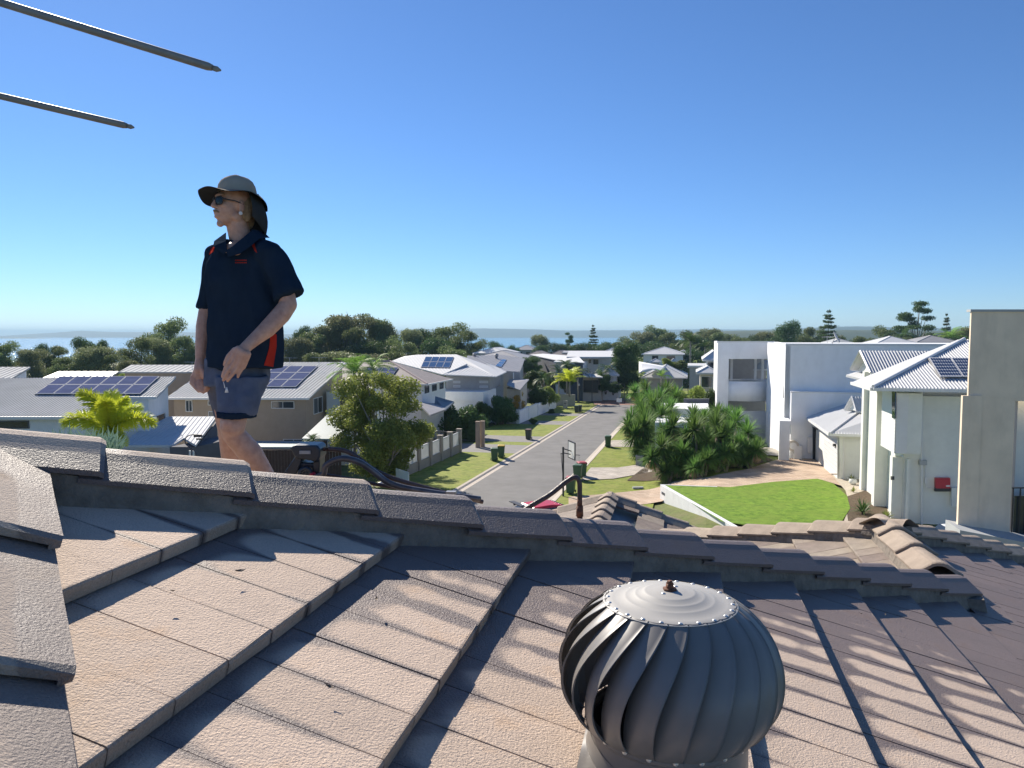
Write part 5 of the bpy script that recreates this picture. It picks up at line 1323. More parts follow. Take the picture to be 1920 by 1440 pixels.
m_=MB(); m_.prism([Vector((p.x,p.y,zl+.05)) for p in (B0-RD*.05-RR*.05,B1-RD*.05,B1+RD*.3,B0+RD*.3-RR*.05)],(0,0,-.1)); m_.build('ledge_capping',M['white_trim'],hM)
# slender fin and slit window beside it
f0_=wq(1453,Yw-5); m_=MB(); m_.prism([Vector((p.x,p.y,fz(677,Yw-5))) for p in (f0_,f0_+RR*.45,f0_+RR*.45+RD*3,f0_+RD*3)],(0,0,zg-fz(677,Yw-5))); m_.build('entry_fin',WH,hM)
rp=vplane(ret0-RR*.02,C0-RR*.02); panelpx(hM,'slit_window',rp,1466.5,687,1469.5,746,M['glass'],.03)
# entry canopy
e0=W(1447,775,62); e1=W(1480,788,54)
m_=MB(); cz=W(1463,789,55).z; q0=wq(1447,63);q1=wq(1464,55);
m_.prism([Vector((p.x,p.y,cz)) for p in (q0,q1,q1+RR*.78,q0+RR*.78)],(0,0,-.28)); m_.build('entry_canopy',WH,hM)
m_=MB(); m_.prism([Vector((p.x,p.y,cz-.28)) for p in (q1,q1+RR*.72,q1+RR*.72+RD*.3,q1+RD*.3)],(0,0,zg+.5-cz)); m_.build('canopy_wall',WH,hM)
lb=vplane(B0-RD*.02,B1-RD*.02)
panelpx(hM,'meter_box',lb,1513,819,1523,848,M['white_trim'],.18); panelpx(hM,'meter_box',lb,1516,842,1521,851,M['white_trim'],.12)
hr_=empty('hose_reel',onplane(1487,835,lb[0],lb[1])-RD*.2,'cream garden hose reel on the wall below the white building','hose reel')
c=onplane(1486,835,lb[0],lb[1])-RD*.22; ax=RD
m_=MB(); m_.tube([c-RD*.12,c+RD*.12],.42,18); m_.build('reel_case',M['beige_render'],hr_)
m_=MB(); m_.tube([c-RD*.16,c-RD*.12],.26,18); m_.tube([c-RD*.20,c-RD*.15],.06,8); m_.build('reel_drum',M['white_trim'],hr_)
m_=MB(); m_.box(c+RR*.35-Vector((0,0,.5)),(.28,.15,.5),-AZ); m_.build('tap_box',M['white_trim'],hr_)
# satellite dish and antennas on that roof
sd_=empty('satellite_dish',W(1560,645,58)+RD*4,'grey satellite dish tilted on the roof of the big white building','satellite dish')
c=W(1567,633,62); nd=Vector((.75,-.45,.48)).normalized(); s1_=nd.cross(Vector((0,0,1))).normalized(); s2_=s1_.cross(nd)
vs=[];fs=[]
for i in range(6):
    r=.46*i/5
    for k in range(20): t=2*math.pi*k/20; vs.append(c+s1_*r*math.cos(t)+s2_*r*1.12*math.sin(t)+nd*(.5*r*r))
for i in range(5):
    for k in range(20): fs.append((i*20+k,i*20+(k+1)%20,(i+1)*20+(k+1)%20,(i+1)*20+k))
m_=MB(); m_.add(vs,fs); o=m_.build('dish',M['light_roof'],sd_,True); o.modifiers.new('t','SOLIDIFY').thickness=.02
m_=MB(); m_.tube([c-nd*.05,c-nd*.3-Vector((0,0,.3)),Vector((c.x-.1,c.y,ztb-.2))],.03,6); m_.tube([c-s2_*.5,c+nd*.5],.015,5); m_.build('mount_arm',M['grey_roof'],sd_)
an=empty('tv_antenna',W(1548,642,66),'small tv antenna beside the satellite dish','antenna')
m_=MB(); m_.tube([W(1551,643,64),W(1551,630,64)],.02,5); m_.build('mast',M['light_roof'],an)
m_=MB(); m_.tube([W(1540,632,64),W(1563,631,64)],.012,5)
for k in range(6): p=W(1542+4*k,632,64); m_.tube([p-RD*.3,p+RD*.3],.01,4)
m_.build('element_rod',M['light_roof'],an)
# ================================================================ WHITE METAL ROOFED GARAGE AND PALE HOUSE (right)
hN=empty('pale_house',G(1650,1000),'pale rendered two storey house with white corrugated roofs, red inverter and garage wing','house')
PR=M['pale_render']
# garage wing
g0=W(1572,812,47); gz=W(1572,812,47).z; 
cor=Vector((g0.x,g0.y,0)); gl_=cor+RD*8.6; gr=cor+RR*4.2
m_=MB(); m_.prism([Vector((p.x,p.y,gz)) for p in (cor,gr,gr+RD*8.6,gl_)],(0,0,gh(cor.x,cor.y)-.4-gz)); m_.build('garage_wall',PR,hN)
ez=gz+.02; ov=.62
E_=[cor-RR*ov-RD*ov,gr-RD*ov+RR*.0,gr+RD*9.2,cor-RR*ov+RD*9.2]
for e in E_: e.z=ez
rd0=cor+RR*2.6+RD*2.0; rd0.z=ez+1.62; rd1=cor+RR*2.6+RD*6.6; rd1.z=ez+1.62
rd0=onplane(1612,768,cor+RR*2.6,RR); rd0=W(1614,770,49.5); rd1=rd0+RD*5
roofslab(hN,[E_[0],rd0,rd1,E_[3]],M['white_roof'],(rd0-(E_[0]+E_[3])/2),sp=.20,rib=.03); 
gx=E_[0]+RR*4.9
roofslab(hN,[E_[0]+Vector((0,0,.002)),gx+Vector((0,0,.002)),Vector((gx.x,gx.y,0))+RD*3.2+Vector((0,0,rd0.z+.25)),rd0],M['white_roof'],RD,sp=.16,rib=.035)
m_=MB(); m_.tube([E_[0]+Vector((0,0,.03)),rd0+Vector((0,0,.03))],.07,6); m_.build('hip_capping',M['white_trim'],hN)
for p,q in ((E_[0],gx),(E_[0],E_[3])):
    d=(q-p).normalized(); m_=MB(); m_.box((p+q)/2-Vector((0,0,.06)),((q-p).length/2,.07,.08),axes=(d,Vector((-d.y,d.x,0)),Vector((0,0,1)))); m_.build('gutter',M['white_trim'],hN)
# gablet on the garage roof
t0=W(1598,748,50); tr=Vector((0,0,1))
a3=W(1597,743,49.5); a2=W(1605,771,48.6); a1=W(1583,768,50.6); ex=RR*3.2
m_=MB(); m_.add([a1+RR*.25,a2+RR*.25,a3+RR*.25-tr*.08],[(0,1,2)]); m_.build('gable_face',PR,hN)
roofslab(hN,[a2,a2+ex,a3+ex,a3],M['white_roof'],(a3-a2),sp=.16,th=.1,rib=.03); roofslab(hN,[a3,a3+ex,a1+ex,a1],M['white_roof'],None,th=.1)
m_=MB(); m_.tube([a1,a3,a2],.06,4); m_.build('barge_board',M['white_trim'],hN)
sidep=vplane(cor-RR*.03,gl_-RR*.03)
gd=panelpx(hN,'garage_door',sidep,1546,826,1571,888,M['white_trim'],.04)
lines=MB()
for k in range(1,7):
    q0=onplane(1546,826+k*7.2,sidep[0],sidep[1]);
zd0=onplane(1571,826,*sidep[:2]).z; zd1=onplane(1571,893,*sidep[:2]).z; a=onplane(1571,850,*sidep[:2]); b_=onplane(1546,850,*sidep[:2])
for k in range(1,8):
    z=zd0+(zd1-zd0)*k/8; lines.tube([Vector((a.x,a.y,z))-RR*.045,Vector((b_.x,b_.y,z))-RR*.045],.014,4)
tag(lines.build('door_groove',M['grey_render'],gd),kind='stuff')
fp=vplane(cor-RD*.02,gr-RD*.02)
panelpx(hN,'pilaster',fp,1573,812,1580,902,PR,.12); 
m_=MB(); m_.tube([onplane(1581,815,*fp[:2])-RD*.08,onplane(1581,903,*fp[:2])-RD*.08],.045,8); m_.build('downpipe',M['white_trim'],hN)
panelpx(hN,'wall_lamp',sidep,1566,832,1569,837,M['black_trim'],.15)
gt=empty('dark_gate',G(1528,862),'tall dark slatted gate between the white building and the garage','gate')
for k in range(5):
    m_=MB(); x=1524.5+k*1.7; m_.tube([W(x,803,55.5),W(x,862,55.5)],.03,4); m_.build('slat',M['black_trim'],gt)
m_=MB(); m_.tube([W(1523,801,55.5),W(1533,805,54.6)],.04,4); m_.tube([W(1523,861,55.5),W(1533,864,54.6)],.04,4); m_.build('gate_frame',M['black_trim'],gt)
# main block of the pale house
Yh1=35.5
def vp(px,Y): p=W(px,700,Y); return Vector((p.x,p.y,0))
zE=W(1660,742,Yh1).z
m0=vp(1700,Yh1); m1=m0+RR*6
zgd=gh(m0.x,m0.y)-.5
m_=MB(); m_.prism([Vector((p.x,p.y,zE)) for p in (m0,m1,m1+RD*9,m0+RD*9)],(0,0,zgd-zE)); m_.build('wall',PR,hN)
# corner pylons
def pylon(px0,px1,Y,ytop,name='pilaster',depth=.5):
    a=vp(px0,Y); w_=(vp(px1,Y)-a).length; z=W(px0,ytop,Y).z; m_=MB(); m_.prism([Vector((p.x,p.y,z)) for p in (a,a+RR*w_,a+RR*w_+RD*depth,a+RD*depth)],(0,0,gh(a.x,a.y)-.4-z)); return m_.build(name,PR,hN)
pylon(1621,1639,43,697); pylon(1646,1671,38.5,722,'pilaster',.6); pylon(1679,1699,35.7,857,'pilaster',.5)
pylon(1706.5,1712,35.2,860,'pilaster',.15)
# weatherboard box with boards
wa=vp(1683,35.0); wz=W(1683,737,35).z; wz0=W(1683,850,35).z; ww_=(vp(1703,35.0)-wa).length; wl_=2.6
wb=empty('tmp',(0,0,0),None,None); bpy.data.objects.remove(wb)
m_=MB(); m_.prism([Vector((p.x,p.y,wz)) for p in (wa,wa+RR*(ww_+.6),wa+RR*(ww_+.6)+RD*wl_,wa+RD*wl_)],(0,0,wz0-wz)); box_=m_.build('bay_box',PR,hN)
nb=17
for k in range(nb):
    z=wz0+(wz-wz0)*(k+.5)/nb; hgt=(wz-wz0)/nb/2
    for (p,q,out) in ((wa,wa+RD*wl_,-RR),(wa,wa+RR*ww_,-RD)):
        m_=MB(); d=(q-p).normalized(); c=(p+q)/2+out*.02; c.z=z; upv=(Vector((0,0,1))+out*-.10).normalized(); m_.box(c,((q-p).length/2,.014,hgt*.98),axes=(d,out,upv)); m_.build('weatherboard',M['white_trim'],box_)
panelpx(hN,'slit_window',vplane(wa-RR*.05,wa+RD*wl_-RR*.05),1674,733,1680,784,M['glass'],.04)
fpm=vplane(m0-RD*.02,m1-RD*.02)
m_=MB(); zz=lambda y: onplane(1727,y,*fpm[:2])-RD*.1
m_.tube([zz(735),zz(862)],.05,8); m_.tube([zz(868),zz(1000)],.05,8); m_.build('downpipe',M['white_trim'],hN)
panelpx(hN,'rainhead',fpm,1722,862,1736,871,M['light_roof'],.2)
m_=MB(); m_.tube([zz(735)-RR*.3,zz(735)],.05,8); m_.build('gutter_outlet',M['white_trim'],hN)
panelpx(hN,'inverter_box',fpm,1752,895,1779,914,M['red_plastic'],.22); panelpx(hN,'inverter_base',fpm,1751,914,1779,920,M['black_trim'],.22); panelpx(hN,'inverter_label',fpm,1771,908,1778,911,M['white_trim'],.235)
panelpx(hN,'meter_box',fpm,1781,913,1806,948,M['pale_render'],.25); panelpx(hN,'switch_box',fpm,1733,895,1738,906,M['white_trim'],.08); panelpx(hN,'meter_label',fpm,1792,923,1798,924.5,M['grey_render'],.255)
m_=MB(); q=lambda x,y: onplane(x,y,*fpm[:2])-RD*.06
m_.tube([q(1735,870),q(1735,895)],.02,6); m_.tube([q(1735,906),q(1737,914),q(1751,915)],.02,6); m_.tube([q(1794,948),q(1794,985)],.02,6); m_.build('conduit',M['white_trim'],hN)
panelpx(hN,'wall_lamp',vplane(vp(1679,35.7)-RR*.02,vp(1679,35.7)+RD-RR*.02),1674,893,1677,900,M['black_trim'],.1)
# roofs: front hip with corrugations, gable behind
eL=W(1637,727,34.8); eR=W(1960,733,34.0); eR=eL+RR*10; eR.z=eL.z; 
nfp=Vector((0,0,1))
rid=W(1808,637,40.5); pitchp=(eL,eR,rid); nf=pl_([eL,eR,rid]); 
rid2=rid+RR*4
roofslab(hN,[eL,eR,rid2,rid],M['white_roof'],RD,sp=.145,rib=.04,th=.1,fascia=(0,))
bl_=eL+RD*4.5; 
roofslab(hN,[bl_,eL+Vector((0,0,.001)),rid,rid+RD*1.0],M['white_roof'],None,th=.1,fascia=(0,))
m_=MB(); m_.tube([eL+Vector((0,0,.05)),rid+Vector((0,0,.05))],.09,6); m_.build('hip_capping',M['white_trim'],hN)
panels(hN,eL,nf,[(1763,706),(1850,706.5),(1824,670),(1741,669.5)],2,1,lift=.16,cells=(8,6),dark=True)
# gable roof behind
gA=W(1613,658,43.5); gB=W(1632,699,41.5); gC=W(1775,700,41.5)*1; gD=W(1755,658,43.5)*1
gB2=gB; gC=gB+RR*6.5; gD=gA+RR*6.5
roofslab(hN,[gB,gC,gD,gA],M['white_roof'],(gA-gB),sp=.16,rib=.04,th=.1,fascia=(0,))
gE=W(1595,692,46); roofslab(hN,[gA,gD+RD*.1,gE+RR*6,gE],M['white_roof'],(gA-gE),sp=.16,th=.1)
m_=MB(); m_.add([gB+RR*.4-Vector((0,0,.1)),gA+RR*.4-Vector((0,0,.1)),gE+RR*.4-Vector((0,0,.1))],[(0,1,2)]); m_.build('gable_face',PR,hN)
m_=MB(); m_.tube([gB,gA,gE],.07,4); m_.build('barge_board',M['white_trim'],hN)
roofslab(hN,[W(1586,703,45.5),W(1622,712,43.5),W(1622,697,45),W(1606,697,47)],M['white_roof'],None,th=.12,name='awning')
# white block gap filler behind pylons
# ================================================================ TAN RENDERED WALL (far right)
hO=empty('tan_building',G(1860,1200),'tall tan rendered building edge filling the right side of the picture','building')
TN=M['tan_render']
Yt=21.0
def tb(x0,x1,y0,y1,Y,depth,name,m=TN):
    a=vp(x0,Y); b_=vp(x1,Y); z1=W(x0,y0,Y).z; z0=W(x0,y1,Y).z; m_=MB(); m_.prism([Vector((p.x,p.y,z1)) for p in (a,b_,b_+RD*depth,a+RD*depth)],(0,0,z0-z1)); return m_.build(name,m,hO)
tb(1817,2100,584,746,Yt,.1,'upper_wall'); tb(1815.5,2100,580,584.5,Yt-.04,.33,'wall_capping',M['light_roof'])
tb(1843,1906,745.8,1120,Yt,.1,'wall'); tb(1807,1843.5,742,1120,Yt-.06,.14,'pilaster',TN); tb(1905.5,2100,746,752,Yt,.25,'lintel')
tb(1906,1911,752,1120,Yt+.2,1.2,'window_reveal',M['grey_render'])
tb(1911,2100,752,1120,Yt+.9,1,'inner_wall',M['pale_render'])
o=tb(1907,2100,914,916,Yt+.05,.05,'railing_top',M['black_trim'])
for k in range(6):
    m_=MB(); p=vp(1909+k*14,Yt+.07); m_.tube([Vector((p.x,p.y,W(1900,915,Yt).z)),Vector((p.x,p.y,W(1900,1010,Yt).z))],.02,6); m_.build('railing_post',M['black_trim'],hO)
tb(1912,2100,930,1006,Yt+.12,.02,'railing_glass',M['glass'])
sl_=MB(); a,b_=W(1800,994,Yt-.8),W(1990,1030,Yt-1.2); sl_.prism([a,b_,b_+RD*1.2,a+RD*1.2],(0,0,-3)); sl_.build('base_ledge',M['light_roof'],hO)
# ================================================================ VEGETATION
def leaves_np(rng,cent,rad,n,ls,aniso=1.0,shell=.55,flat=0.0,asp=.5):
    """n leaf quads scattered in ellipsoids (cent k*3, rad k*3)"""
    k=len(cent); vol=np.prod(rad,1)**(2/3.); idx=rng.choice(k,n,p=vol/vol.sum())
    d=rng.normal(size=(n,3)); d/=np.linalg.norm(d,axis=1)[:,None]; r=shell+(1-shell)*rng.random(n)**.6; r*=1+.10*rng.normal(size=n)
    P=cent[idx]+d*rad[idx]*r[:,None]
    nn=d*.7+rng.normal(size=(n,3))*.75; nn[:,2]+=flat; nn/=np.linalg.norm(nn,axis=1)[:,None]
    a=np.cross(nn,rng.normal(size=(n,3))); a/=np.linalg.norm(a,axis=1)[:,None]; b=np.cross(nn,a)
    s=ls*(.6+.8*rng.random(n))[:,None]; a=a*s; b=b*s*asp
    V=np.stack([P-a,P+b,P+a,P-b],1).reshape(-1,3); return V
def quadmesh(name,V,material,extra=None,mats=None):
    n=len(V)//4; m=bpy.data.meshes.new(name); m.vertices.add(len(V)); m.vertices.foreach_set('co',V.astype(np.float32).ravel())
    m.loops.add(len(V)); m.loops.foreach_set('vertex_index',np.arange(len(V),dtype=np.int32)); m.polygons.add(n); m.polygons.foreach_set('loop_start',np.arange(0,len(V),4,dtype=np.int32))
    m.polygons.foreach_set('loop_total',np.full(n,4,dtype=np.int32)); m.update(calc_edges=True); m.validate(); m.materials.append(material); return m
PROTO={}
def tree_proto(key,kind,seed,nleaf,ls,material,tmat):
    """normalised: height 1, crown radius ~.5"""
    rng=np.random.default_rng(seed); tb=MB(); C_=[];Rr=[]
    rnd=random.Random(seed)
    if kind=='gum':
        nl=16
        for i in range(nl):
            a=rnd.uniform(0,6.28); h=rnd.uniform(.30,.90); rr=.34*math.sin(math.pi*min(1,(h-.05)/1.0))**.6*rnd.uniform(.4,1.1)
            s=rnd.uniform(.11,.19); C_.append((rr*math.cos(a),rr*math.sin(a),h)); Rr.append((s*1.05,s*1.05,s*.62))
            tb.tube([(0,0,.18+.1*rnd.random()),(rr*.5*math.cos(a),rr*.5*math.sin(a),h*.62),(rr*math.cos(a),rr*math.sin(a),h-.02)],[.014,.009,.004],5)
        C_.append((0,0,.55)); Rr.append((.26,.26,.26))
        C_+= [(.25*math.cos(a),.25*math.sin(a),.26) for a in (0,1.3,2.6,3.9,5.2)]; Rr+=[(.19,.19,.17)]*5
        tb.tube([(0,0,-.03),(.01,0,.3),(-.01,.01,.75)],[.022,.017,.006],7); sh=.35
    elif kind=='umbrella':   # airy layered crown on bare limbs
        for i in range(13):
            a=rnd.uniform(0,6.28); h=rnd.choice([.62,.7,.78,.86,.93])+rnd.uniform(-.03,.03); rr=rnd.uniform(.1,.42)*(1.25-h*.6)
            C_.append((rr*math.cos(a),rr*math.sin(a),h)); Rr.append((rnd.uniform(.10,.16),rnd.uniform(.10,.16),rnd.uniform(.028,.045)))
            tb.tube([(0,0,.4),(rr*.6*math.cos(a),rr*.6*math.sin(a),h*.8),(rr*math.cos(a),rr*math.sin(a),h-.01)],[.014,.008,.004],5)
        tb.tube([(0,0,-.03),(.02,0,.25),(0,.01,.5)],[.03,.024,.014],7); sh=.1
    elif kind=='norfolk':
        for k in range(20):
            h=.10+.88*k/19+rnd.uniform(-.012,.012); rr0=.42*(1-h)**.75+.04
            for q in range(6):
                a=q*1.047+k*.5+rnd.uniform(-.3,.3); rr=rr0*rnd.uniform(.65,1.12); h=h+rnd.uniform(-.008,.008); tb.tube([(0,0,h),(rr*.6*math.cos(a),rr*.6*math.sin(a),h-.012),(rr*math.cos(a),rr*math.sin(a),h+.02)],[.007,.005,.003],4)
                C_.append((rr*.62*math.cos(a),rr*.62*math.sin(a),h+.005)); Rr.append((rr*.42,rr*.42,.018))
        tb.tube([(0,0,-.03),(0,0,.98)],[.02,.004],6); sh=0.0
    elif kind=='column':
        for i in range(26):
            h=rnd.uniform(.14,.93); w_=.44*math.sin(math.pi*min(1,(h+.04)/1.12))**.55; a=rnd.uniform(0,6.28); rr=w_*rnd.uniform(.2,.8); s=rnd.uniform(.13,.20)
            C_.append((rr*math.cos(a),rr*math.sin(a),h)); Rr.append((s,s,s*.55))
        C_.append((0,0,.5)); Rr.append((.30,.30,.38)); tb.tube([(0,0,-.03),(0,0,.3),(0,0,.7)],[.03,.022,.008],8); sh=.5
    elif kind=='bush':
        for i in range(13):
            a=rnd.uniform(0,6.28); rr=rnd.uniform(.05,.36); h=rnd.uniform(.25,.78); s=rnd.uniform(.15,.24); C_.append((rr*math.cos(a),rr*math.sin(a),h)); Rr.append((s,s,s*.9))
        for i in range(6): a=i*1.05; tb.tube([(.03*math.cos(a),.03*math.sin(a),-.03),(.2*math.cos(a),.2*math.sin(a),.5)],[.02,.008],5)
        sh=.4
    elif kind=='feature':    # open, many limbed garden tree near the camera
        for i in range(52):
            h=rnd.uniform(.16,.95); w_=.42*math.sin(math.pi*min(1,max(.03,(h-.10)/1.02)))**.6; a=rnd.uniform(0,6.28); rr=w_*rnd.uniform(.35,1.0); s=rnd.uniform(.075,.13)
            C_.append((rr*math.cos(a),rr*math.sin(a),h)); Rr.append((s,s,s*.8))
            tb.tube([(0,0,.12),(rr*.35*math.cos(a+.3),rr*.35*math.sin(a+.3),h*.55),(rr*math.cos(a),rr*math.sin(a),h)],[.014,.008,.003],5)
        tb.tube([(0,0,-.03),(.01,.0,.12),(0,0,.3)],[.028,.022,.014],8); sh=.25
    V=leaves_np(rng,np.array(C_),np.array(Rr),nleaf,ls,shell=sh,flat=.3 if kind in('umbrella','norfolk') else 0,asp=.45 if kind!='norfolk' else .3)
    PROTO[key]=(quadmesh('crown',V,material),mesh('trunk',tb.v,tb.f,tmat,True))
tree_proto('gum1','gum',1,19000,.0155,M['gum'],M['grey_trunk']); tree_proto('gum2','gum',2,19000,.0155,M['olive'],M['grey_trunk']); tree_proto('gum3','gum',5,19000,.0155,M['dark_leaf'],M['trunk'])
tree_proto('gum4','gum',8,18000,.0155,M['gum'],M['trunk'])
tree_proto('umbrella','umbrella',4,9000,.012,M['dark_leaf'],M['grey_trunk']); tree_proto('norfolk','norfolk',6,13000,.016,M['dark_leaf'],M['trunk'])
tree_proto('column','column',3,30000,.016,M['dark_leaf'],M['trunk']); tree_proto('feature','feature',12,52000,.0115,M['bright_leaf'],M['grey_trunk'])
tree_proto('bush','bush',7,9000,.028,M['dark_leaf'],M['trunk']); tree_proto('bush2','bush',9,9000,.028,M['bright_leaf'],M['trunk']); tree_proto('bush3','bush',10,8000,.03,M['gum'],M['trunk']); tree_proto('bush_o','bush',14,7000,.03,M['orange_leaf'],M['trunk'])
tc_=[0]
def plant(key,x,ytop,halfw,Y,label,name='tree',cat='tree',group=None,base=None,rz=None,ybase=None):
    """x, ytop: pixel of the crown top; halfw: crown half width in pixels; stands on the ground at depth Y"""
    p=W(x,ytop,Y); zb=base if base is not None else (W(x,ybase,Y).z if ybase else gh(p.x,p.y)); hgt=p.z-zb; w_=halfw*2*Y/FPX
    tc_[0]+=1
    e=empty(name,(p.x,p.y,zb),label,cat,group,rz if rz is not None else tc_[0]*1.7)
    c,t=PROTO[key]; o=link('crown',c,e); o.scale=(w_,w_,hgt); o=link('trunk',t,e); o.scale=(w_*.8+.001,w_*.8+.001,hgt)
    return e
GT='trees of the wooded belt behind the houses'
rt_=random.Random(77)
# skyline groups: (kind,x,ytop,halfwidth,Y)
named=[('gum1',315,589,50,170,'tall domed tree left of the man, higher than its neighbours'),
 ('gum2',655,584,70,185,'broad olive gum tree forming the highest crown right of the man'),
 ('gum1',700,583,48,190,'rounded gum crown at the right end of the highest tree group'),
 ('gum3',566,602,26,210,'small dark crown just right of the man elbow'),
 ('gum1',846,600,48,200,'large grey green gum at the right end of the left tree belt'),
 ('gum3',800,608,40,205,'dark gum between the highest crowns and the sea gap'),
 ('gum3',1480,592,30,260,'dark rounded gum left of the tiered pine'),
 ('umbrella',1722,560,52,240,'airy umbrella shaped tree standing highest on the right skyline'),
 ('norfolk',1554,584,48,230,'dark tiered pine on the right skyline'),
 ('norfolk',1775,590,24,250,'small dark tufted pine beside the umbrella shaped tree'),
 ('norfolk',1112,611,26,300,'thin tiered pine standing against the sea'),
 ('gum2',1013,624,24,290,'pale airy tree against the sea left of the thin pine'),
 ('umbrella',1067,621,18,300,'light airy crown between the sea gap trees'),
 ('gum1',1230,606,32,300,'dome topped tree left end of the right tree belt')]
for k,x,y,hw,Y,lb in named: plant(k,x,y,hw,Y,lb)
belt=[('gum1',8,640,28,150),('gum3',-40,636,40,150),('gum2',60,655,30,150),('gum3',80,641,18,160),('gum4',110,652,24,160),('gum3',157,628,26,150),('gum3',186,634,20,152),('gum2',175,650,42,140),('gum1',130,665,30,140),('gum4',215,668,30,138),
 ('gum4',262,636,34,150),('gum2',290,628,34,160),('gum4',345,628,34,160),('gum2',240,676,22,120),('gum1',380,640,36,165),('gum2',410,650,30,165),('gum4',460,640,40,170),('gum1',520,640,36,175),('gum2',552,628,34,170),('gum4',585,622,34,178),('gum2',610,604,34,182),('gum1',635,600,36,186),
 ('gum4',668,612,36,175),('gum2',720,600,30,190),('gum3',700,632,36,170),('gum1',745,625,34,180),('gum2',770,612,26,195),('gum4',760,640,30,165),('gum3',820,625,30,190),('gum4',875,618,28,195),('gum1',895,632,24,190),('gum2',640,655,40,150),('gum4',590,660,30,150),('gum2',700,660,34,150),('gum1',850,645,36,175),('gum3',930,634,17,260),('gum3',960,642,12,265),
 ('gum3',1040,637,20,260),('gum3',1060,640,22,262),('gum3',1090,637,26,262),('gum3',1130,636,26,262),('gum4',1160,640,22,262),('gum3',1010,642,16,255),('gum1',1180,628,26,290),('gum2',1205,618,26,295),('gum4',1255,622,28,290),('gum1',1285,616,28,300),('gum3',1310,622,28,290),('gum2',1330,612,26,300),('gum3',1222,634,30,250),('gum4',1350,622,26,290),('gum1',1385,624,30,290),('gum3',1415,622,28,290),('gum2',1440,618,26,290),('gum3',1462,622,26,270),('gum1',1500,622,32,270),('gum4',1525,612,24,280),('gum3',1590,632,30,250),('gum4',1620,630,28,240),('gum1',1660,606,26,260),('gum2',1690,625,30,240),('gum3',1740,616,26,250),('gum1',1790,615,28,240),('gum2',1815,608,26,240),('gum3',1640,640,26,220),('gum4',1280,640,26,230),('gum3',1345,640,24,230),('gum2',1860,615,34,240),('gum1',1910,610,34,240),('gum4',1570,628,24,260),('gum1',1405,636,30,240),('gum3',1300,648,22,200)]
marks=[(-80,'the left picture edge'),(60,'the cut off left roof'),(120,'the twelve panel roof'),(200,'the long grey roof'),(300,'the grey roofs left of the man'),(370,'the man forearm'),(500,'the man hip'),(570,'the brown house panels'),(630,'the brown house roof end'),(690,'the grey tiled roof'),(740,'the grey tiled roof apex'),(800,'the eight panel white roof'),(880,'the far grey roofs'),(930,'the sea gap'),(1000,'the distant dark roof'),(1050,'the white skillion roof'),(1100,'the white flat building'),(1150,'the tall street tree'),(1220,'the white two storey house'),(1290,'the slender palm'),(1345,'the balcony wing'),(1420,'the balcony wing right end'),(1480,'the plain white block'),(1550,'the satellite dish'),(1620,'the white gable'),(1700,'the corrugated hip roof'),(1780,'the tan wall'),(1880,'the tan wall, hidden side')]
tone={'gum1':'grey green','gum2':'olive','gum3':'dark green','gum4':'brownish green'}; cnt={}
belt.sort(key=lambda q:q[1])
for k,x,y,hw,Y in belt:
    mk=min(marks,key=lambda q:abs(q[0]-x))[1]; c=cnt.get((mk,k),0); cnt[(mk,k)]=c+1
    plant(k,x,y-(5 if x<270 else 0),hw*1.3,Y,('second ' if c==1 else 'third ' if c==2 else '')+tone[k]+' crown of the wooded belt above '+mk,group=GT)
# low understory and town planting, a mass nobody could count
V=[]
rng=np.random.default_rng(5)
for i in range(700):
    s=rng.uniform(-150,150); t=rng.uniform(165,330); 
    if -60<s<60 and t<185: continue
    p=ST(s,t); z=gh(p.x,p.y); r=rng.uniform(2.5,5); V.append(leaves_np(rng,np.array([[p.x,p.y,z+r*.6]]),np.array([[r,r,r*.9]]),170,.5,shell=.4))
tag(link('scrub_undergrowth',quadmesh('scrub_undergrowth',np.concatenate(V),M['gum'])),kind='stuff')
# ---- street trees and garden bushes
plant('column',1177,640,34,142,'tall dense dark green tree on the lawn at the end of the street',ybase=742)
plant('feature',718,698,120,50,'big leafy olive green garden tree in front of the grey tiled roof')
def bush(k,x,y,hw,Y,lb,cat='bush',yb=None,name='bush'): return plant(k,x,y,hw,Y,lb,name,cat,None,ybase=yb)
bush('bush',838,750,46,80,'dark hedge tree behind the pillar fence, left of the gate post',yb=843)
bush('bush',872,752,42,78,'dense dark shrub overhanging the driveway gate post',yb=840)
bush('bush',938,736,38,92,'round dark green bush between the gate post and the orange shrub',yb=803)
bush('bush',905,748,26,90,'shaded dark shrub left of the round bush',yb=800)
bush('bush_o',968,728,22,100,'shrub with orange yellow foliage above the white fence',yb=775)
bush('bush',1008,720,26,108,'dark green shrub right of the orange shrub',yb=765)
bush('bush2',1028,718,22,112,'mid green small tree near the white stepped fence',yb=762,name='tree',cat='tree')
bush('bush',1000,690,22,125,'dark bush behind the orange shrub, beside the grey lower roof',yb=735)
bush('gum3',998,664,22,140,'small dark round tree in front of the dark grey walled house',yb=705,name='tree',cat='tree')
bush('bush3',1020,690,22,128,'grey green bush below the dark grey walled house',yb=730)
bush('bush',1060,696,20,134,'bush in front of the white flat roofed building',yb=735)
bush('bush',1136,698,20,136,'dark shrub left of the tall street tree trunk',yb=738)
bush('bush',1150,712,16,134,'small dark shrub at the foot of the tall street tree',yb=740)
bush('bush2',1250,668,16,140,'green shrub between the two pavilion roofs',yb=690)
bush('bush3',1275,672,20,140,'olive shrub left of the thin palm',yb=700)
bush('bush',1225,700,14,132,'little dark shrub against the grey garage house',yb=715)
bush('bush2',1270,716,30,84,'leafy green bush behind the yucca thicket',yb=790)
bush('bush2',1310,712,30,82,'second leafy bush beside the white building wing',yb=790)
bush('bush',1335,722,22,78,'dark bush touching the white building wing',yb=800)
bush('bush3',1290,740,26,78,'low grey green bush above the white planter wall',yb=790)
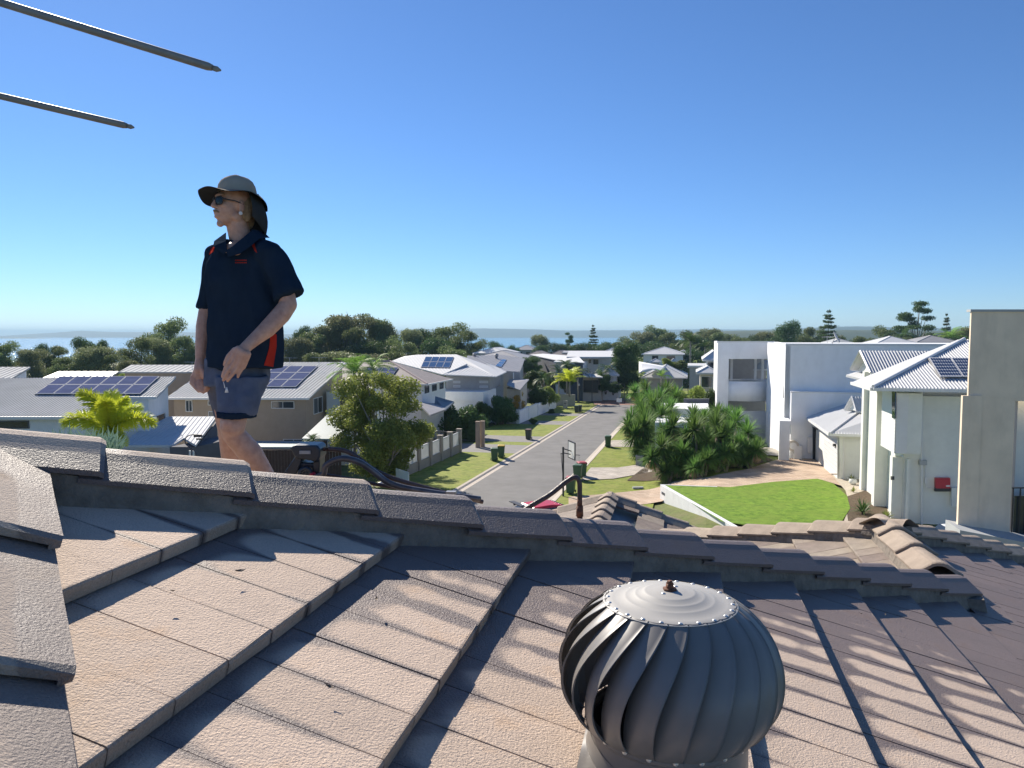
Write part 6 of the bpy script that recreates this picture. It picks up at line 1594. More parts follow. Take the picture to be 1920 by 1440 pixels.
bush('bush',885,790,16,76,'low dark shrub beside the driveway post',yb=842)
bush('bush',1000,782,10,92,'tiny dark shrub at the foot of the white fence',yb=797,name='shrub')
bush('bush',1035,765,9,108,'tiny reddish dark shrub further along the white fence',yb=778,name='shrub')
bush('bush2',1245,868,16,57,'bright green low fern beside the curved paver path',yb=905)
bush('bush2',40,700,40,62,'pale green shrub crowns peeping between the left roofs',yb=760)
bush('bush2',240,682,26,90,'pale flowering treetop behind the long grey roof',yb=760)
bush('bush2',340,676,26,95,'light green treetop behind the brown house left of the man',yb=760)
# ---- palms
def frond_mesh(name,L_,nleaf,ll,droop,material,lw=.03,plume=False,seed=0):
    vs=[];fs=[]; rn=random.Random(seed)
    pts=[]
    for i in range(nleaf+1):
        t=i/nleaf; pts.append(Vector((L_*(t-.18*droop*t*t),0,L_*(.55*t-droop*t*t*.95))))
    tb=MB(); tb.tube([pts[i] for i in range(0,nleaf+1,max(1,nleaf//8))],[.022*L_/2*(1-.8*k/9) for k in range(len(range(0,nleaf+1,max(1,nleaf//8))))],5)
    vs+=tb.v; fs+=tb.f
    for i in range(2,nleaf+1):
        p=pts[i]; d=(pts[i]-pts[i-1]).normalized(); up=Vector((-d.z,0,d.x)); t=i/nleaf; l=ll*(math.sin(math.pi*(.12+.83*t)))**.6
        for s in (-1,1):
            for rep in range(5 if plume else 1):
                a=rn.uniform(-1.0,1.2) if plume else rn.uniform(-.15,.25)
                side=Vector((0,s,0))*math.cos(a)+up*math.sin(a); q=(side*.85+d*rn.uniform(.4,.7)).normalized(); w_=d*lw
                mid=p+q*l*.55+Vector((0,0,-.03*l)); tip=p+q*l+Vector((0,0,-.30*l if not plume else -.22*l))
                b=len(vs); vs+=[p-w_*.5,p+w_*.5,mid+w_*.6,mid-w_*.6,tip]; fs+=[(b,b+1,b+2,b+3),(b+3,b+2,b+4)]
    return mesh(name,vs,fs,material)
def palm(x,ycrown,Y,trunk_r,L_,n,fm,label,lean=0,ybase=None,tm=None,elev=(.2,1.2),name='palm_tree',group=None,grp=None):
    p=W(x,ycrown,Y); zb=W(x,ybase,Y).z if ybase else gh(p.x,p.y)
    e=empty(name,(p.x,p.y,zb),label,'palm tree',group); h=p.z-zb
    b=MB(); b.tube([Vector((0,0,-.3)),Vector((lean*.3,0,h*.5)),Vector((lean,0,h))],[trunk_r*1.2,trunk_r,trunk_r*.85],9); link('trunk',mesh('trunk',b.v,b.f,tm or M['grey_trunk'],True),e)
    rn=random.Random(int(x))
    for i in range(n):
        o=link('frond',fm,e,(lean,0,h),(0,-rn.uniform(*elev)+.35,i*2.399+rn.uniform(-.2,.2)),L_*rn.uniform(.85,1.1))
    return e
fox=frond_mesh('frond',1.0,44,.27,.62,M['golden'],.020,True,1); fpalm=frond_mesh('frond',1.0,30,.30,.6,M['palm'],.018,False,2); fdark=frond_mesh('frond',1.0,26,.28,.75,M['dark_leaf'],.02,False,3); fgold=frond_mesh('frond',1.0,26,.30,.6,M['golden'],.03,False,4)
gp=empty('palm_tree',W(205,900,24),'golden yellow foxtail palm rising over the hip at the left','palm tree')
c0=W(205,812,24)-gp.location
b=MB(); b.tube([(0,0,-4),c0-Vector((0,0,.3)),c0+Vector((0,0,.35))],[.14,.12,.07],9); link('trunk',mesh('trunk',b.v,b.f,M['bluegreen'],True),gp)
for tx,ty,dy in ((148,742,0),(124,800,.4),(243,752,.3),(286,800,-.3),(212,742,.9),(232,838,-.5),(170,835,-.6),(196,760,-.9),(262,770,1.2)):
    tip=W(tx,ty,24+dy)-gp.location; d=tip-c0; L_=d.length*1.18; az_=math.atan2(d.y,d.x); el=math.atan2(d.z,math.hypot(d.x,d.y))
    o=link('frond',fox,gp,c0,(0,-(el+.12),az_),L_)
# blue green fan palm low behind the hip
bp=empty('fan_palm',W(150,900,19),'blue green spiky fan palm below the golden palm','palm tree')
sp_=MB(); rn=random.Random(4)
for i in range(260):
    cx=W(90+130*rn.random(),845+20*rn.random(),19+rn.uniform(-.5,.7))-bp.location; a=rn.gauss(0,.55); l=rn.uniform(.45,.85); d=Vector((math.sin(a),rn.uniform(-.5,.5),math.cos(a))).normalized(); s=Vector((d.z,0,-d.x)).normalized()*.018
    sp_.add([cx-s,cx+s,cx+d*l*.6+s*1.1,cx+d*l*.6-s*1.1,cx+d*l+Vector((0,0,-.05))],[(0,1,2,3),(3,2,4)])
link('leaf_fan',mesh('leaf_fan',sp_.v,sp_.f,M['bluegreen']),bp); tag(bp.children[0] if bp.children else bp)
pm=palm(664,700,60,.13,2.3,20,fpalm,'green palm with drooping fronds behind the big garden tree',elev=(.0,1.3))
palm(700,690,62,.12,2.0,14,fpalm,'second green palm leaning over the grey tiled roof edge',elev=(.1,1.3))
palm(1068,716,118,.15,3.0,16,fgold,'bright yellow golden palm at the end of the street',elev=(.2,1.4),ybase=740)
for x,y,Y,lb in ((1048,700,128,'green palm left of the yellow palm'),(1084,700,130,'green palm just right of the yellow palm'),(1020,712,122,'green palm by the grey lower roof'),(1063,690,132,'tall thin palm above the yellow palm'),(1140,694,140,'dark palm left of the tall street tree'),(1126,706,138,'low palm beside the dark garage door')):
    palm(x,y,Y,.12,2.6,14,fdark,lb,elev=(.0,1.3))
palm(1295,640,150,.16,3.6,18,fdark,'slender tall palm behind the white building wing',ybase=690,elev=(.1,1.3)); palm(1240,706,110,.08,1.7,12,fpalm,'pale fronded small palm in front of the grey garage house',elev=(.2,1.4)); palm(1322,650,152,.14,3.0,14,fdark,'short palm right of the slender tall palm',ybase=690)
palm(1690,632,200,.2,5,14,fdark,'palm tuft among the skyline trees near the tan wall'); palm(1782,634,180,.2,4,14,fpalm,'feathery palm against the tan building edge')
palm(585,828,46,.06,.8,14,fdark,'small dark palm in front of the lower teal roof',ybase=850,elev=(.2,1.5))
# ---- yuccas
def rosette_mesh(seed,dry=False):
    rn=random.Random(seed); b=MB(); b.v=[];
    vs=[];fs=[];ms=[]
    for i in range(210):
        u=rn.random(); el=math.asin(1-1.75*u) if not dry else -rn.uniform(.7,1.45); a=i*2.399; l=rn.uniform(.75,1.0)*(1 if not dry else .8)
        d=Vector((math.cos(a)*math.cos(el),math.sin(a)*math.cos(el),math.sin(el))); s=d.cross(Vector((0,0,1)))
        s=(s.normalized() if s.length>.05 else Vector((1,0,0)))*.030
        k=len(vs); m1=d*l*.5; m2=d*l-Vector((0,0,.10*l*max(.2,math.cos(el)))); up=s.cross(d).normalized()*.012
        vs+=[d*.04-s*.5,d*.04+s*.5,m1+s+up,m1-s+up,m2,m1-up]; fs+=[(k,k+1,k+2,k+3),(k+3,k+2,k+4)]
    return mesh('leaf_rosette' if not dry else 'dry_skirt',vs,fs,M['dry_leaf'] if dry else M['yucca'])
ros=[rosette_mesh(1),rosette_mesh(2),rosette_mesh(3)]; skirt=rosette_mesh(5,True)
ntree=[0]
def yucca(heads,label,base,group='yuccas of the dense thicket on the right'):
    g=G(*base,.1); e=empty('yucca',g,label,'yucca',group)
    d_=RD*.0; heads=list(heads)+[(base[0]-10,base[1]-20,g.y+.4,24),(base[0]+12,base[1]-34,g.y+.6,26)]
    for x,y,Y,r in heads:
        p=W(x,y,Y)-g; mid=p*.5+Vector((0,0,p.z*.08))
        b=MB(); b.tube([Vector((0,0,-.2)),mid*Vector((1,1,1)) if False else mid,p],[.13,.10,.07],7); link('trunk',mesh('trunk',b.v,b.f,M['trunk'],True),e)
        rr=r*1.25/FPX*Y
        o=link('leaf_rosette',ros[ntree[0]%3],e,p,(0,0,ntree[0]*.9),rr); ntree[0]+=1
        if ntree[0]%2==0: o=link('dry_skirt',skirt,e,p-Vector((0,0,.1)),(0,0,ntree[0]),rr*.8)
yn=0
YL=[a+' in the yucca thicket right of the street' for a in ('tall central green yucca','small yucca below the central one','lowest front yucca above the lawn','yucca low at the right centre','yucca low near the right end','far yucca above the left clump','upper left far yucca near the road','topmost left yucca','mid left yucca behind the path','back row yucca before the planter wall','lowest yucca at the far right end','left edge yucca over the lawn','back row yucca under the balcony','yucca between path and dry skirt','short front yucca on the mulch','highest far yucca at the kerb','far yucca touching the leafy bushes')]
Lg='green yucca with spiky rosettes crowded into the thicket beside the street'
yucca([(1302,806,52,38),(1286,822,52.5,30)],'yucca with a long dry straw skirt at the middle of the thicket',(1310,890))
yucca([(1342,800,54,36),(1352,822,53,34)],'tall forward leaning yucca on the right half of the thicket',(1345,885))
yucca([(1402,812,56,32),(1412,840,56,28)],'outermost right yucca in front of the white garage door',(1405,880))
yucca([(1380,790,60,34),(1368,812,59,32)],'yucca standing against the white building wing wall',(1375,868))
yucca([(1240,840,52,34),(1222,858,51.5,30),(1258,860,51.5,30)],'low front yucca closest to the curved path',(1255,905))
yucca([(1208,800,62,38),(1190,818,61,34),(1214,834,61,32)],'dark green yucca at the left edge overhanging the street lawn',(1216,868))
yucca([(1225,765,68,36),(1205,778,67,32),(1185,786,66,26)],'upper left yucca with rounded heads beside the road',(1230,845))
for hs,bs in (([(1262,800,54,34),(1250,815,54,30)],(1270,885)),([(1325,826,52,32),(1310,846,51.5,30)],(1320,893)),([(1280,850,51,32),(1262,880,51,26)],(1282,897)),([(1360,848,53,32),(1340,862,52,30)],(1360,884)),([(1388,850,55,30),(1378,868,54.5,26)],(1388,878)),([(1240,780,64,32),(1256,770,66,30)],(1248,850)),([(1200,760,72,26),(1216,750,74,26)],(1225,835)),([(1238,748,74,28),(1222,790,66,30)],(1240,838)),([(1320,790,60,32),(1300,782,62,28)],(1322,868)),([(1410,862,56,26),(1396,830,58,28)],(1410,876)),([(1178,800,62,26),(1200,842,60,28)],(1205,862)),([(1345,778,62,28),(1362,784,62,28)],(1350,866)),([(1270,830,55,28),(1240,810,60,26)],(1262,880)),([(1300,868,51.5,28),(1330,880,51.5,22)],(1312,897)),([(1190,735,78,22),(1210,730,80,22)],(1215,825)),([(1250,735,80,26),(1268,745,78,26)],(1262,822))):
    yn=yn+1; yucca(hs,YL[yn-1],bs)
bush('bush',1330,800,55,64,'dark shady mass of foliage filling the heart of the yucca thicket',yb=872); bush('bush',1235,775,38,70,'dark leafy core of the left yucca clump',yb=850)
bush('bush',1300,835,60,55,'shaded low undergrowth beneath the yuccas',yb=892)
# agave and grass tufts on the gravel
def tuft(x,y,n,l,m_,label,name,cat):
    g=G(x,y,.18); b=MB(); rn=random.Random(x)
    for i in range(n):
        a=rn.uniform(0,6.28); el=rn.uniform(.25,1.4); L_=l*rn.uniform(.7,1.1); d=Vector((math.cos(a)*math.cos(el),math.sin(a)*math.cos(el),math.sin(el))); s=d.cross(Vector((0,0,1))).normalized()*L_*.045
        b.add([-s*.6,s*.6,d*L_*.55+s,d*L_*.55-s,d*L_-Vector((0,0,L_*.25*math.cos(el)))],[(0,1,2,3),(3,2,4)])
    o=link(name,mesh(name,b.v,b.f,m_),None,g); return tag(o,label,cat)
tuft(1618,962,70,.85,M['dark_leaf'],'dark spiky cycad on the mulch beside the first pale pylon','cycad','cycad')
tuft(1600,922,40,.35,M['bright_leaf'],'small bright grass tuft on the pale gravel','grass_tuft','grass tuft')
tuft(1598,902,40,.55,M['olive'],'grey green grass tuft in the white pot by the garage','grass_tuft','grass tuft')
tuft(1662,975,70,.6,M['bright_leaf'],'low bright green groundcover at the foot of the second pylon','groundcover_plant','plant')
b=MB(); b.v=[]; g=G(1599,908,.18)
v_,f_=revolve([(0,.0),(.16,.02),(.24,.14),(.20,.30),(.16,.32)],18); tag(link('round_pot',mesh('round_pot',v_,f_,M['pale_render'],True),None,g),'round pale stone pot beside the garage corner','pot')
# ================================================================ STREET FURNITURE, BINS, FENCES, CARS
M['bin_green']=mat('bin_green',(.055,.12,.06),.55,.12,6,stain=.15); M['bin_dark']=mat('bin_dark',(.06,.075,.055),.55,.12,6)
M['lid_yellow']=mat('lid_yellow',(.55,.36,.04),.5,.08,6); M['lid_red']=mat('lid_red',(.42,.07,.08),.5,.08,6); M['lid_brown']=mat('lid_brown',(.17,.09,.07),.55,.08,6); M['rubber']=mat('rubber',(.02,.02,.02),.8,.2,10)
def bin_(x,y,body,lid,label,rz=0,tall=1.07,dz=.14):
    g=G(x,y,dz); e=empty('wheelie_bin',g,label,'bin',None,rz)
    b=MB(); vs=[];
    for z,w_,d in ((.06,.22,.25),(.12,.235,.27),(.9,.285,.34),(.93,.30,.355),(.97,.30,.355)): vs+= [Vector((sx*w_,sy*d+(.0 if z<.5 else .02),z)) for sx,sy in ((-1,-1),(1,-1),(1,1),(-1,1))]
    fs=[(3,2,1,0)]+[(4*i+k,4*i+(k+1)%4,4*i+4+(k+1)%4,4*i+4+k) for i in range(4) for k in range(4)]+[(16,17,18,19)]
    b.add(vs,fs); link('body',mesh('body',b.v,b.f,body),e)
    b=MB(); vs=[]
    for z,s_ in ((.972,1.03),(1.0,1.04),(1.05,.93),(1.07,.7)): vs+=[Vector((sx*.30*s_,sy*.36*s_+.02,z)) for sx,sy in ((-1,-1),(1,-1),(1,1),(-1,1))]
    fs=[(3,2,1,0)]+[(4*i+k,4*i+(k+1)%4,4*i+4+(k+1)%4,4*i+4+k) for i in range(3) for k in range(4)]+[(12,13,14,15)]
    b.add(vs,fs); l=link('lid',mesh('lid',b.v,b.f,lid),e); b=MB(); b.tube([(-.25,.41,1.0),(.25,.41,1.0)],.016,6); link('handle',mesh('handle',b.v,b.f,body),l)
    for s in (-1,1): b=MB(); b.tube([(s*.25,.30,.10),(s*.30,.30,.10)],.10,12); link('wheel',mesh('wheel',b.v,b.f,M['rubber']),e)
    return e
a0=-AZ
bin_(927,864,M['bin_green'],M['bin_green'],'green bin beside the yellow lidded bin on the left verge',a0+.3); bin_(940,858,M['bin_green'],M['lid_yellow'],'green bin with yellow lid on the left verge',a0+.2)
bin_(991,824,M['bin_dark'],M['lid_brown'],'dark bin with brown lid on the second left lawn',a0); bin_(1081,774,M['bin_dark'],M['bin_green'],'left bin of the pair beyond the white fence',a0); bin_(1087,773,M['bin_dark'],M['bin_dark'],'right bin of the pair beyond the white fence',a0)
bin_(1140,838,M['bin_green'],M['bin_green'],'green bin standing alone at the right kerb by the yuccas',a0+.1)
bin_(1083,899,M['bin_green'],M['bin_green'],'green bin behind the bend of the brown hose',a0); bin_(1091,893,M['bin_green'],M['lid_red'],'bin whose red lid shows right of the hose',a0+.4); bin_(1070,925,M['bin_green'],M['lid_red'],'green bin with pink red lid low behind the hose',a0)
bin_(1119,745,M['bin_dark'],M['bin_dark'],'left of two small dark bins on the far lawn',a0); bin_(1130.5,745,M['bin_dark'],M['bin_dark'],'right of two small dark bins on the far lawn',a0)
# basketball hoop
g=G(1056,931,.1); hp=empty('basketball_hoop',g,'dark basketball hoop on a pole at the right kerb, facing the road','basketball hoop')
M['black_metal']=mat('black_metal',(.03,.03,.035),.5,.2,8)
def atY(x,y): return W(x,y,g.y)
top=atY(1056,838)
b=MB(); b.tube([g,top],.06,8); b.build('pole',M['black_metal'],hp)
b=MB(); b.tube([atY(1056,841),atY(1071,846)],.035,6); b.tube([atY(1056,849),atY(1070,852)],.035,6); b.tube([atY(1051,851),atY(1056,850)],.03,6); b.tube([atY(1052,851),atY(1055,890)],.018,5); b.build('support_arm',M['black_metal'],hp)
c=atY(1072,844); bx=Vector((1,.25,0)).normalized(); by=Vector((-.25,1,0)).normalized()
b=MB(); b.box(c,(.025,.62,.52),axes=(bx,by,Vector((0,0,1)))); bb=b.build('backboard',M['pale_render'],hp)
b=MB(); 
for q,h in ((1,0),(-1,0)): b.box(c+Vector((0,0,q*.52)),(.035,.65,.03),axes=(bx,by,Vector((0,0,1)))); b.box(c+by*(q*.62),(.035,.03,.52),axes=(bx,by,Vector((0,0,1))))
b.build('board_frame',M['black_metal'],bb)
b=MB(); rc=c+bx*.33-Vector((0,0,.33)); b.tube([rc+bx*.225*math.cos(t)+by*.225*math.sin(t) for t in [k*math.pi/10 for k in range(21)]],.012,5,False); b.tube([c-Vector((0,0,.33)),rc-bx*.22],.02,5); b.build('rim',M['black_metal'],hp)
b=MB()
for k in range(12): t=k*math.pi/6; b.tube([rc+bx*.225*math.cos(t)+by*.225*math.sin(t),rc+bx*.13*math.cos(t+.3)+by*.13*math.sin(t+.3)-Vector((0,0,.4))],.006,3)
tag(b.build('net',M['white_trim'],hp),kind='stuff')
# street lamps / poles
def lamp(x,ytop,ybase,label,curve=True,two=False):
    g=G(x,ybase,.1); e=empty('street_lamp',g,label,'street lamp'); t=W(x,ytop,g.y); b=MB(); b.tube([g,t],[.07,.045],7); b.build('post',M['black_metal'],e)
    b=MB(); 
    if curve: b.tube(bezier([t,t+Vector((-.5,0,.25)),t+Vector((-1.1,0,.15))],5),.03,5); b.build('arm',M['black_metal'],e); b=MB(); b.box(t+Vector((-1.2,0,.1)),(.25,.12,.05)); b.build('lamp_head',M['black_metal'],e)
    else: b.tube([t,t+Vector((0,0,.35))],[.16,.05],8); b.build('lamp_head',M['light_roof'],e)
lamp(1110,700,755,'thin dark street lamp at the left corner of the intersection',False); lamp(1171,722,757,'street lamp post in front of the tall dark tree',True)
lamp(1086,723,756,'slim pole on the far lawn left of the street lamp',False); lamp(1290,690,740,'dark lamp post right of the grey garage house',False)
sg=empty('street_sign',G(1159,762,.1),'small white street sign board leaning at the right corner','sign'); p=G(1161,762,.1); b=MB(); b.tube([p,p+Vector((0,0,1.0))],.04,6); b.build('sign_post',M['light_roof'],sg); b=MB(); b.box(p+Vector((0,-.05,1.0)),(.45,.03,.3),.3); b.build('sign_board',M['white_trim'],sg)
def pillar(x,y,h,w_,m_,label,name,cat,slot=True,dz=.15):
    g=G(x,y,dz); e=empty(name,g,label,cat,None,-AZ); b=MB(); b.box((0,0,h/2-.1),(w_/2,w_/2,h/2+.1)); link('post',mesh('post',b.v,b.f,m_),e); b=MB(); b.box((0,0,h+.025),(w_/2+.03,w_/2+.03,.025)); link('cap',mesh('cap',b.v,b.f,m_),e)
    if slot: b=MB(); b.box((0,-w_/2-.01,h*.7),(w_*.3,.012,.04)); link('mail_slot',mesh('mail_slot',b.v,b.f,M['black_metal']),e)
pillar(1060,765,1.1,.6,M['beige_render'],'beige rendered letterbox pillar by the white stepped fence','letterbox','letterbox'); pillar(1195,735,1.3,.9,M['white_render'],'white letterbox pillar right of the tall dark tree','letterbox','letterbox')
pillar(1199,872,.7,.55,M['grey_render'],'grey letterbox pillar at the edge of the yucca thicket','letterbox','letterbox'); pillar(1214,838-8,1.0,.5,M['grey_render'],'small grey pillar among the upper yuccas','letterbox','letterbox')
pillar(896,839,2.4,.35,M['brown_render'],'brown gate post at the shaded driveway, left one','gate_post','post',False); pillar(905,838,2.4,.35,M['brown_render'],'brown gate post at the shaded driveway, right one','gate_post','post',False)
# rendered pillar fence with slatted infill
fn=empty('pillar_fence',ST(-19.9,64,-1.2),'rendered fence with pillars and pale slatted panels along the near left lawn','fence')
fpm_=M['brown_render']; fp2=mat('fence_render',(.36,.31,.26),.85,.06,2)
ts=[63.8,61.2,58.6,56.0,53.4,50.8,48.2]
for i,t in enumerate(ts):
    p=ST(-19.9,t); z=gh(p.x,p.y); b=MB(); b.box(Vector((p.x,p.y,z+1.1)),(.2,.2,1.1),-AZ); o=b.build('pillar',fp2,fn); b=MB(); b.box(Vector((p.x,p.y,z+2.22)),(.23,.23,.03),-AZ); b.build('cap',fp2,o)
    if i<len(ts)-1:
        b=MB(); b.sbox(-20.0,-19.8,ts[i+1]+.2,t-.2,z-.2,z+.85); b.build('base_wall',fp2,fn)
        b=MB(); n_=14
        for k in range(n_): tt=ts[i+1]+.25+(t-ts[i+1]-.5)*(k+.5)/n_; b.sbox(-19.93,-19.87,tt-.045,tt+.045,z+.9,z+1.95)
        b.sbox(-19.94,-19.86,ts[i+1]+.2,t-.2,z+1.9,z+1.97); b.sbox(-19.94,-19.86,ts[i+1]+.2,t-.2,z+.87,z+.93); tag(b.build('slat_infill',M['white_trim'],fn),kind='stuff')
for s_ in (-23.4,):
    p=ST(s_,64); z=gh(p.x,p.y); b=MB(); b.box(Vector((p.x,p.y,z+1.1)),(.2,.2,1.1),-AZ); b.build('pillar',fp2,fn); b=MB(); b.sbox(-23.2,-20.1,63.9,64.1,z-.2,z+.85); b.build('base_wall',fp2,fn)
    b=MB(); 
    for k in range(22): ss=-23.1+3*k/22; b.sbox(ss,ss+.04,63.97,64.03,z+.9,z+1.95)
    b.sbox(-23.2,-20.1,63.95,64.05,z+1.9,z+1.97); tag(b.build('slat_infill',M['black_metal'],fn),kind='stuff')
# white panel fence, far left
wf=empty('white_fence',ST(-20.8,100,-2),'stepped white rendered panel fence along the far left lawns','fence')
segs=[(90.5,96),(96.2,102),(102.2,110),(110.2,117)]
for i,(a_,b__) in enumerate(segs):
    p=ST(-20.6,(a_+b__)/2); z=gh(p.x,p.y); b=MB(); b.sbox(-20.75,-20.5,a_,b__,z-.2,z+1.75+.05*i); b.build('panel',M['white_building'],wf); b=MB(); b.sbox(-20.85,-20.4,a_-.2,a_+.15,z-.2,z+1.95); b.build('pier',M['white_building'],wf)
b=MB(); p=ST(-21,90.5); z=gh(p.x,p.y); b.sbox(-23.5,-20.7,90.3,90.5,z-.2,z+1.7); b.build('panel',M['light_roof'],wf)
gw=empty('garden_wall',ST(-18,128,-2),'beige garden wall below the yellow palm','wall'); b=MB(); a_=W(1022,738,126); b__=W(1078,740,122); b.prism([a_,b__,b__+RD*.3,a_+RD*.3],(0,0,-2.4)); b.build('wall',M['beige_render'],gw)
pw_=empty('planter_wall',G(1260,860,.1),'white rendered planter box wall behind the yuccas','wall')
b=MB(); a_=W(1236,767,66);c_=W(1330,767,66); b.prism([a_,c_,c_+RD*6,a_+RD*6],(0,0,-3.6)); b.build('wall',M['white_building'],pw_); b=MB(); a_=W(1228,792,60);c_=W(1300,792,60); b.prism([a_,c_,c_+RD*5.5,a_+RD*5.5],(0,0,-3)); b.build('lower_wall',M['white_building'],pw_)
b=MB(); a_=W(1282,748,72);c_=W(1330,748,72); b.prism([a_,c_,c_+RD*.4,a_+RD*.4],(0,0,-1.2)); b.build('dark_wall',M['dark_render'],pw_)
b=MB(); g=G(1196,916,.14); b.box(g+Vector((0,0,.06)),(.35,.12,.05),.1); tag(b.build('drain_cover',M['light_roof']),'small pale utility lid on the right verge lawn','utility cover')
# left foreground yard details: white gate panel below the big tree
gp_=empty('panel_fence',W(745,905,46),'pale fence panel under the big garden tree','fence'); b=MB(); a_=W(742,878,48);c_=W(766,886,46); b.prism([a_,c_,c_+RD*.1,a_+RD*.1],(0,0,-1.8)); b.build('panel',M['pale_render'],gp_)
# ---- cars
def carmesh(e,body,L_=4.2,Wd=1.75,Hh=1.46,hatch=True,spoiler=False):
    prof=[(-L_/2,.35),(-L_/2+.03,.62),(-L_/2+.10,.86),(-L_/2+.95,.96),(-L_/2+1.45,Hh-.06),(-L_/2+2.1,Hh),(L_/2-1.15,Hh-.03),(L_/2-.45,1.02),(L_/2-.08,.92),(L_/2,.60),(L_/2-.02,.32)]
    ys=[(-1,.90),(-.86,1),(0,1.0),(.86,1),(1,.90)]
    vs=[];fs=[]
    for fy,_ in ys:
        for x,z in prof:
            inset=1 if z<1.0 else 1-.22*(z-1.0)/(Hh-1.0)*1.0
            zz=z-.05*(abs(fy)>.9 and z>1.2); vs.append(Vector((x*(1 if abs(fy)<.9 else .985),fy*Wd/2*inset,zz)))
    n=len(prof)
    for i in range(4):
        for k in range(n-1): fs.append((i*n+k,i*n+k+1,(i+1)*n+k+1,(i+1)*n+k))
    fs.append(tuple(range(n-1,-1,-1))); fs.append(tuple(4*n+k for k in range(n))); fs.append((0,n,2*n,3*n,4*n,5*n-1,4*n-1,3*n-1,2*n-1,n-1))
    o=link('body',mesh('body',vs,fs,body,False),e); md=o.modifiers.new('b','BEVEL'); md.width=.05; md.segments=3; md.limit_method='ANGLE'
    def glass(p):
        b=MB(); b.prism([Vector(q) for q in p[:-1]],Vector(p[-1])); link('window',mesh('window',b.v,b.f,M['glass']),e)
    w_=Wd/2*.80; x0,x1=-L_/2+1.0,-L_/2+1.42; glass([(x0,-w_,1.0),(x0,w_,1.0),(x1,w_*.93,Hh-.09),(x1,-w_*.93,Hh-.09),(-.03,0,.03)])
    x0,x1=L_/2-.47,L_/2-1.10; glass([(x0,w_,1.06),(x0,-w_,1.06),(x1,-w_*.93,Hh-.09),(x1,w_*.93,Hh-.09),(.03,0,.03)])
    for s in (-1,1): 
        b=MB(); b.prism([Vector((-L_/2+1.25,s*Wd/2*.985,.98)),Vector((L_/2-.62,s*Wd/2*.985,1.0)),Vector((L_/2-1.15,s*Wd/2*.83,Hh-.12)),Vector((-L_/2+1.6,s*Wd/2*.83,Hh-.12))],(0,s*.02,0)); link('window',mesh('window',b.v,b.f,M['glass']),e)
        for x in (-L_/2+.8,L_/2-.8): b=MB(); b.tube([Vector((x,s*(Wd/2-.18),.32)),Vector((x,s*(Wd/2+.01),.32))],.32,16); wl_=link('wheel',mesh('wheel',b.v,b.f,M['rubber']),e); b=MB(); b.tube([Vector((x,s*(Wd/2),.32)),Vector((x,s*(Wd/2+.02),.32))],.19,12); link('rim',mesh('rim',b.v,b.f,M['light_roof']),wl_)
        b=MB(); b.box((-L_/2+.06,s*Wd*.36,.72),(.06,.18,.09)); link('headlight',mesh('headlight',b.v,b.f,M['white_trim']),e); b=MB(); b.box((L_/2-.03,s*Wd*.40,.80),(.05,.12,.12)); link('tail_light',mesh('tail_light',b.v,b.f,M['lid_red']),e)
        b=MB(); b.box((-L_/2+1.45,s*(Wd/2+.08),1.02),(.06,.10,.07)); link('mirror',mesh('mirror',b.v,b.f,body),e)
    if spoiler: b=MB(); b.box((L_/2-.55,0,Hh+.10),(.14,.62,.015)); [b.box((L_/2-.6,s*.4,Hh+.02),(.05,.02,.08)) for s in(-1,1)]; link('spoiler',mesh('spoiler',b.v,b.f,M['black_metal']),e)
redp=mat('red_car_paint',(.50,.008,.012),.35,.04,3,spec=.7); whp=mat('white_car_paint',(.72,.74,.76),.25,.03,3,spec=.7)
pr_=W(1022,948,37); rc_=empty('parked_car',(pr_.x,pr_.y,gh(pr_.x,pr_.y)+.12),'red hatchback with black rear spoiler parked by the near kerb, mostly behind the roof','car',None,math.atan2(-.45,-.85)); rc_.location.z=pr_.z-1.30; carmesh(rc_,redp,spoiler=True)
pw2=W(1812,990,29.5); wc_=empty('parked_car',(pw2.x,pw2.y,0),'white car roof showing between the pale house and the tan wall','car',None,-AZ+.2); wc_.location.z=pw2.z-1.40; carmesh(wc_,whp)
b=MB(); a_=pw2+Vector((-.45,-.2,.05)); b.tube([a_,a_+Vector((-.12,0,.22))],.008,4); b.build('aerial',M['black_metal'],wc_)
# ---- small front roof of the own house, tiles partly lifted
gr_=empty('porch_roof',W(1145,960,9.5),'small tiled porch roof with dark gaps where tiles are missing, beyond the hip','roof')
ap=W(1143,933,10.0); 
def PD(px,py,Y): return W(px,py,Y)
fr_=ap-Vx*3.2; 
le_=ap+hipdir(-1,0)*2.0; re_=ap+hipdir(1,0)*2.4; re2=ap-Vx*3.2+(Hx*2.4-Vector((0,0,2.4*math.tan(P_)))); le2=ap-Vx*3.2+(-Hx*2.0-Vector((0,0,2.0*math.tan(P_))))
dz=Vector((0,0,-.07)); b=MB(); b.quad(ap+dz,fr_+dz,re2+dz,re_+dz); b.quad(ap+dz,le_+dz,le2+dz,fr_+dz); b.quad(ap+dz,re_+dz,le_+dz); pd=b.build('sarking',M['dark_roof'],gr_)
dr=(Hx*math.cos(P_)-Vector((0,0,math.sin(P_)))); nr_=dr.cross(Vx); nr_=nr_ if nr_.z>0 else -nr_
def ptile(o_,d_,u,v,m_,l=.34,w_=.30):
    n_=d_.cross(Vx).normalized(); n_=n_ if n_.z>0 else -n_; dd=(d_+n_*.08).normalized(); nn_=dd.cross(Vx); nn_=nn_ if nn_.z>0 else -nn_
    b=MB(); b.box(o_+d_*u+Vx*v+nn_*.0,(l/2,w_/2-.002,.014),axes=(dd,Vx,nn_)); b.build('roof_tile',m_,gr_)
for i in range(6):
    for j in range(12):
        v=-.15-.30*j; u=.25+.34*i
        if i in (0,) and j>0 or (i==2 and j>1 and j<9): continue
        ptile(ap,dr,u,v+(.15 if i%2 else 0),M['wing_tile'])
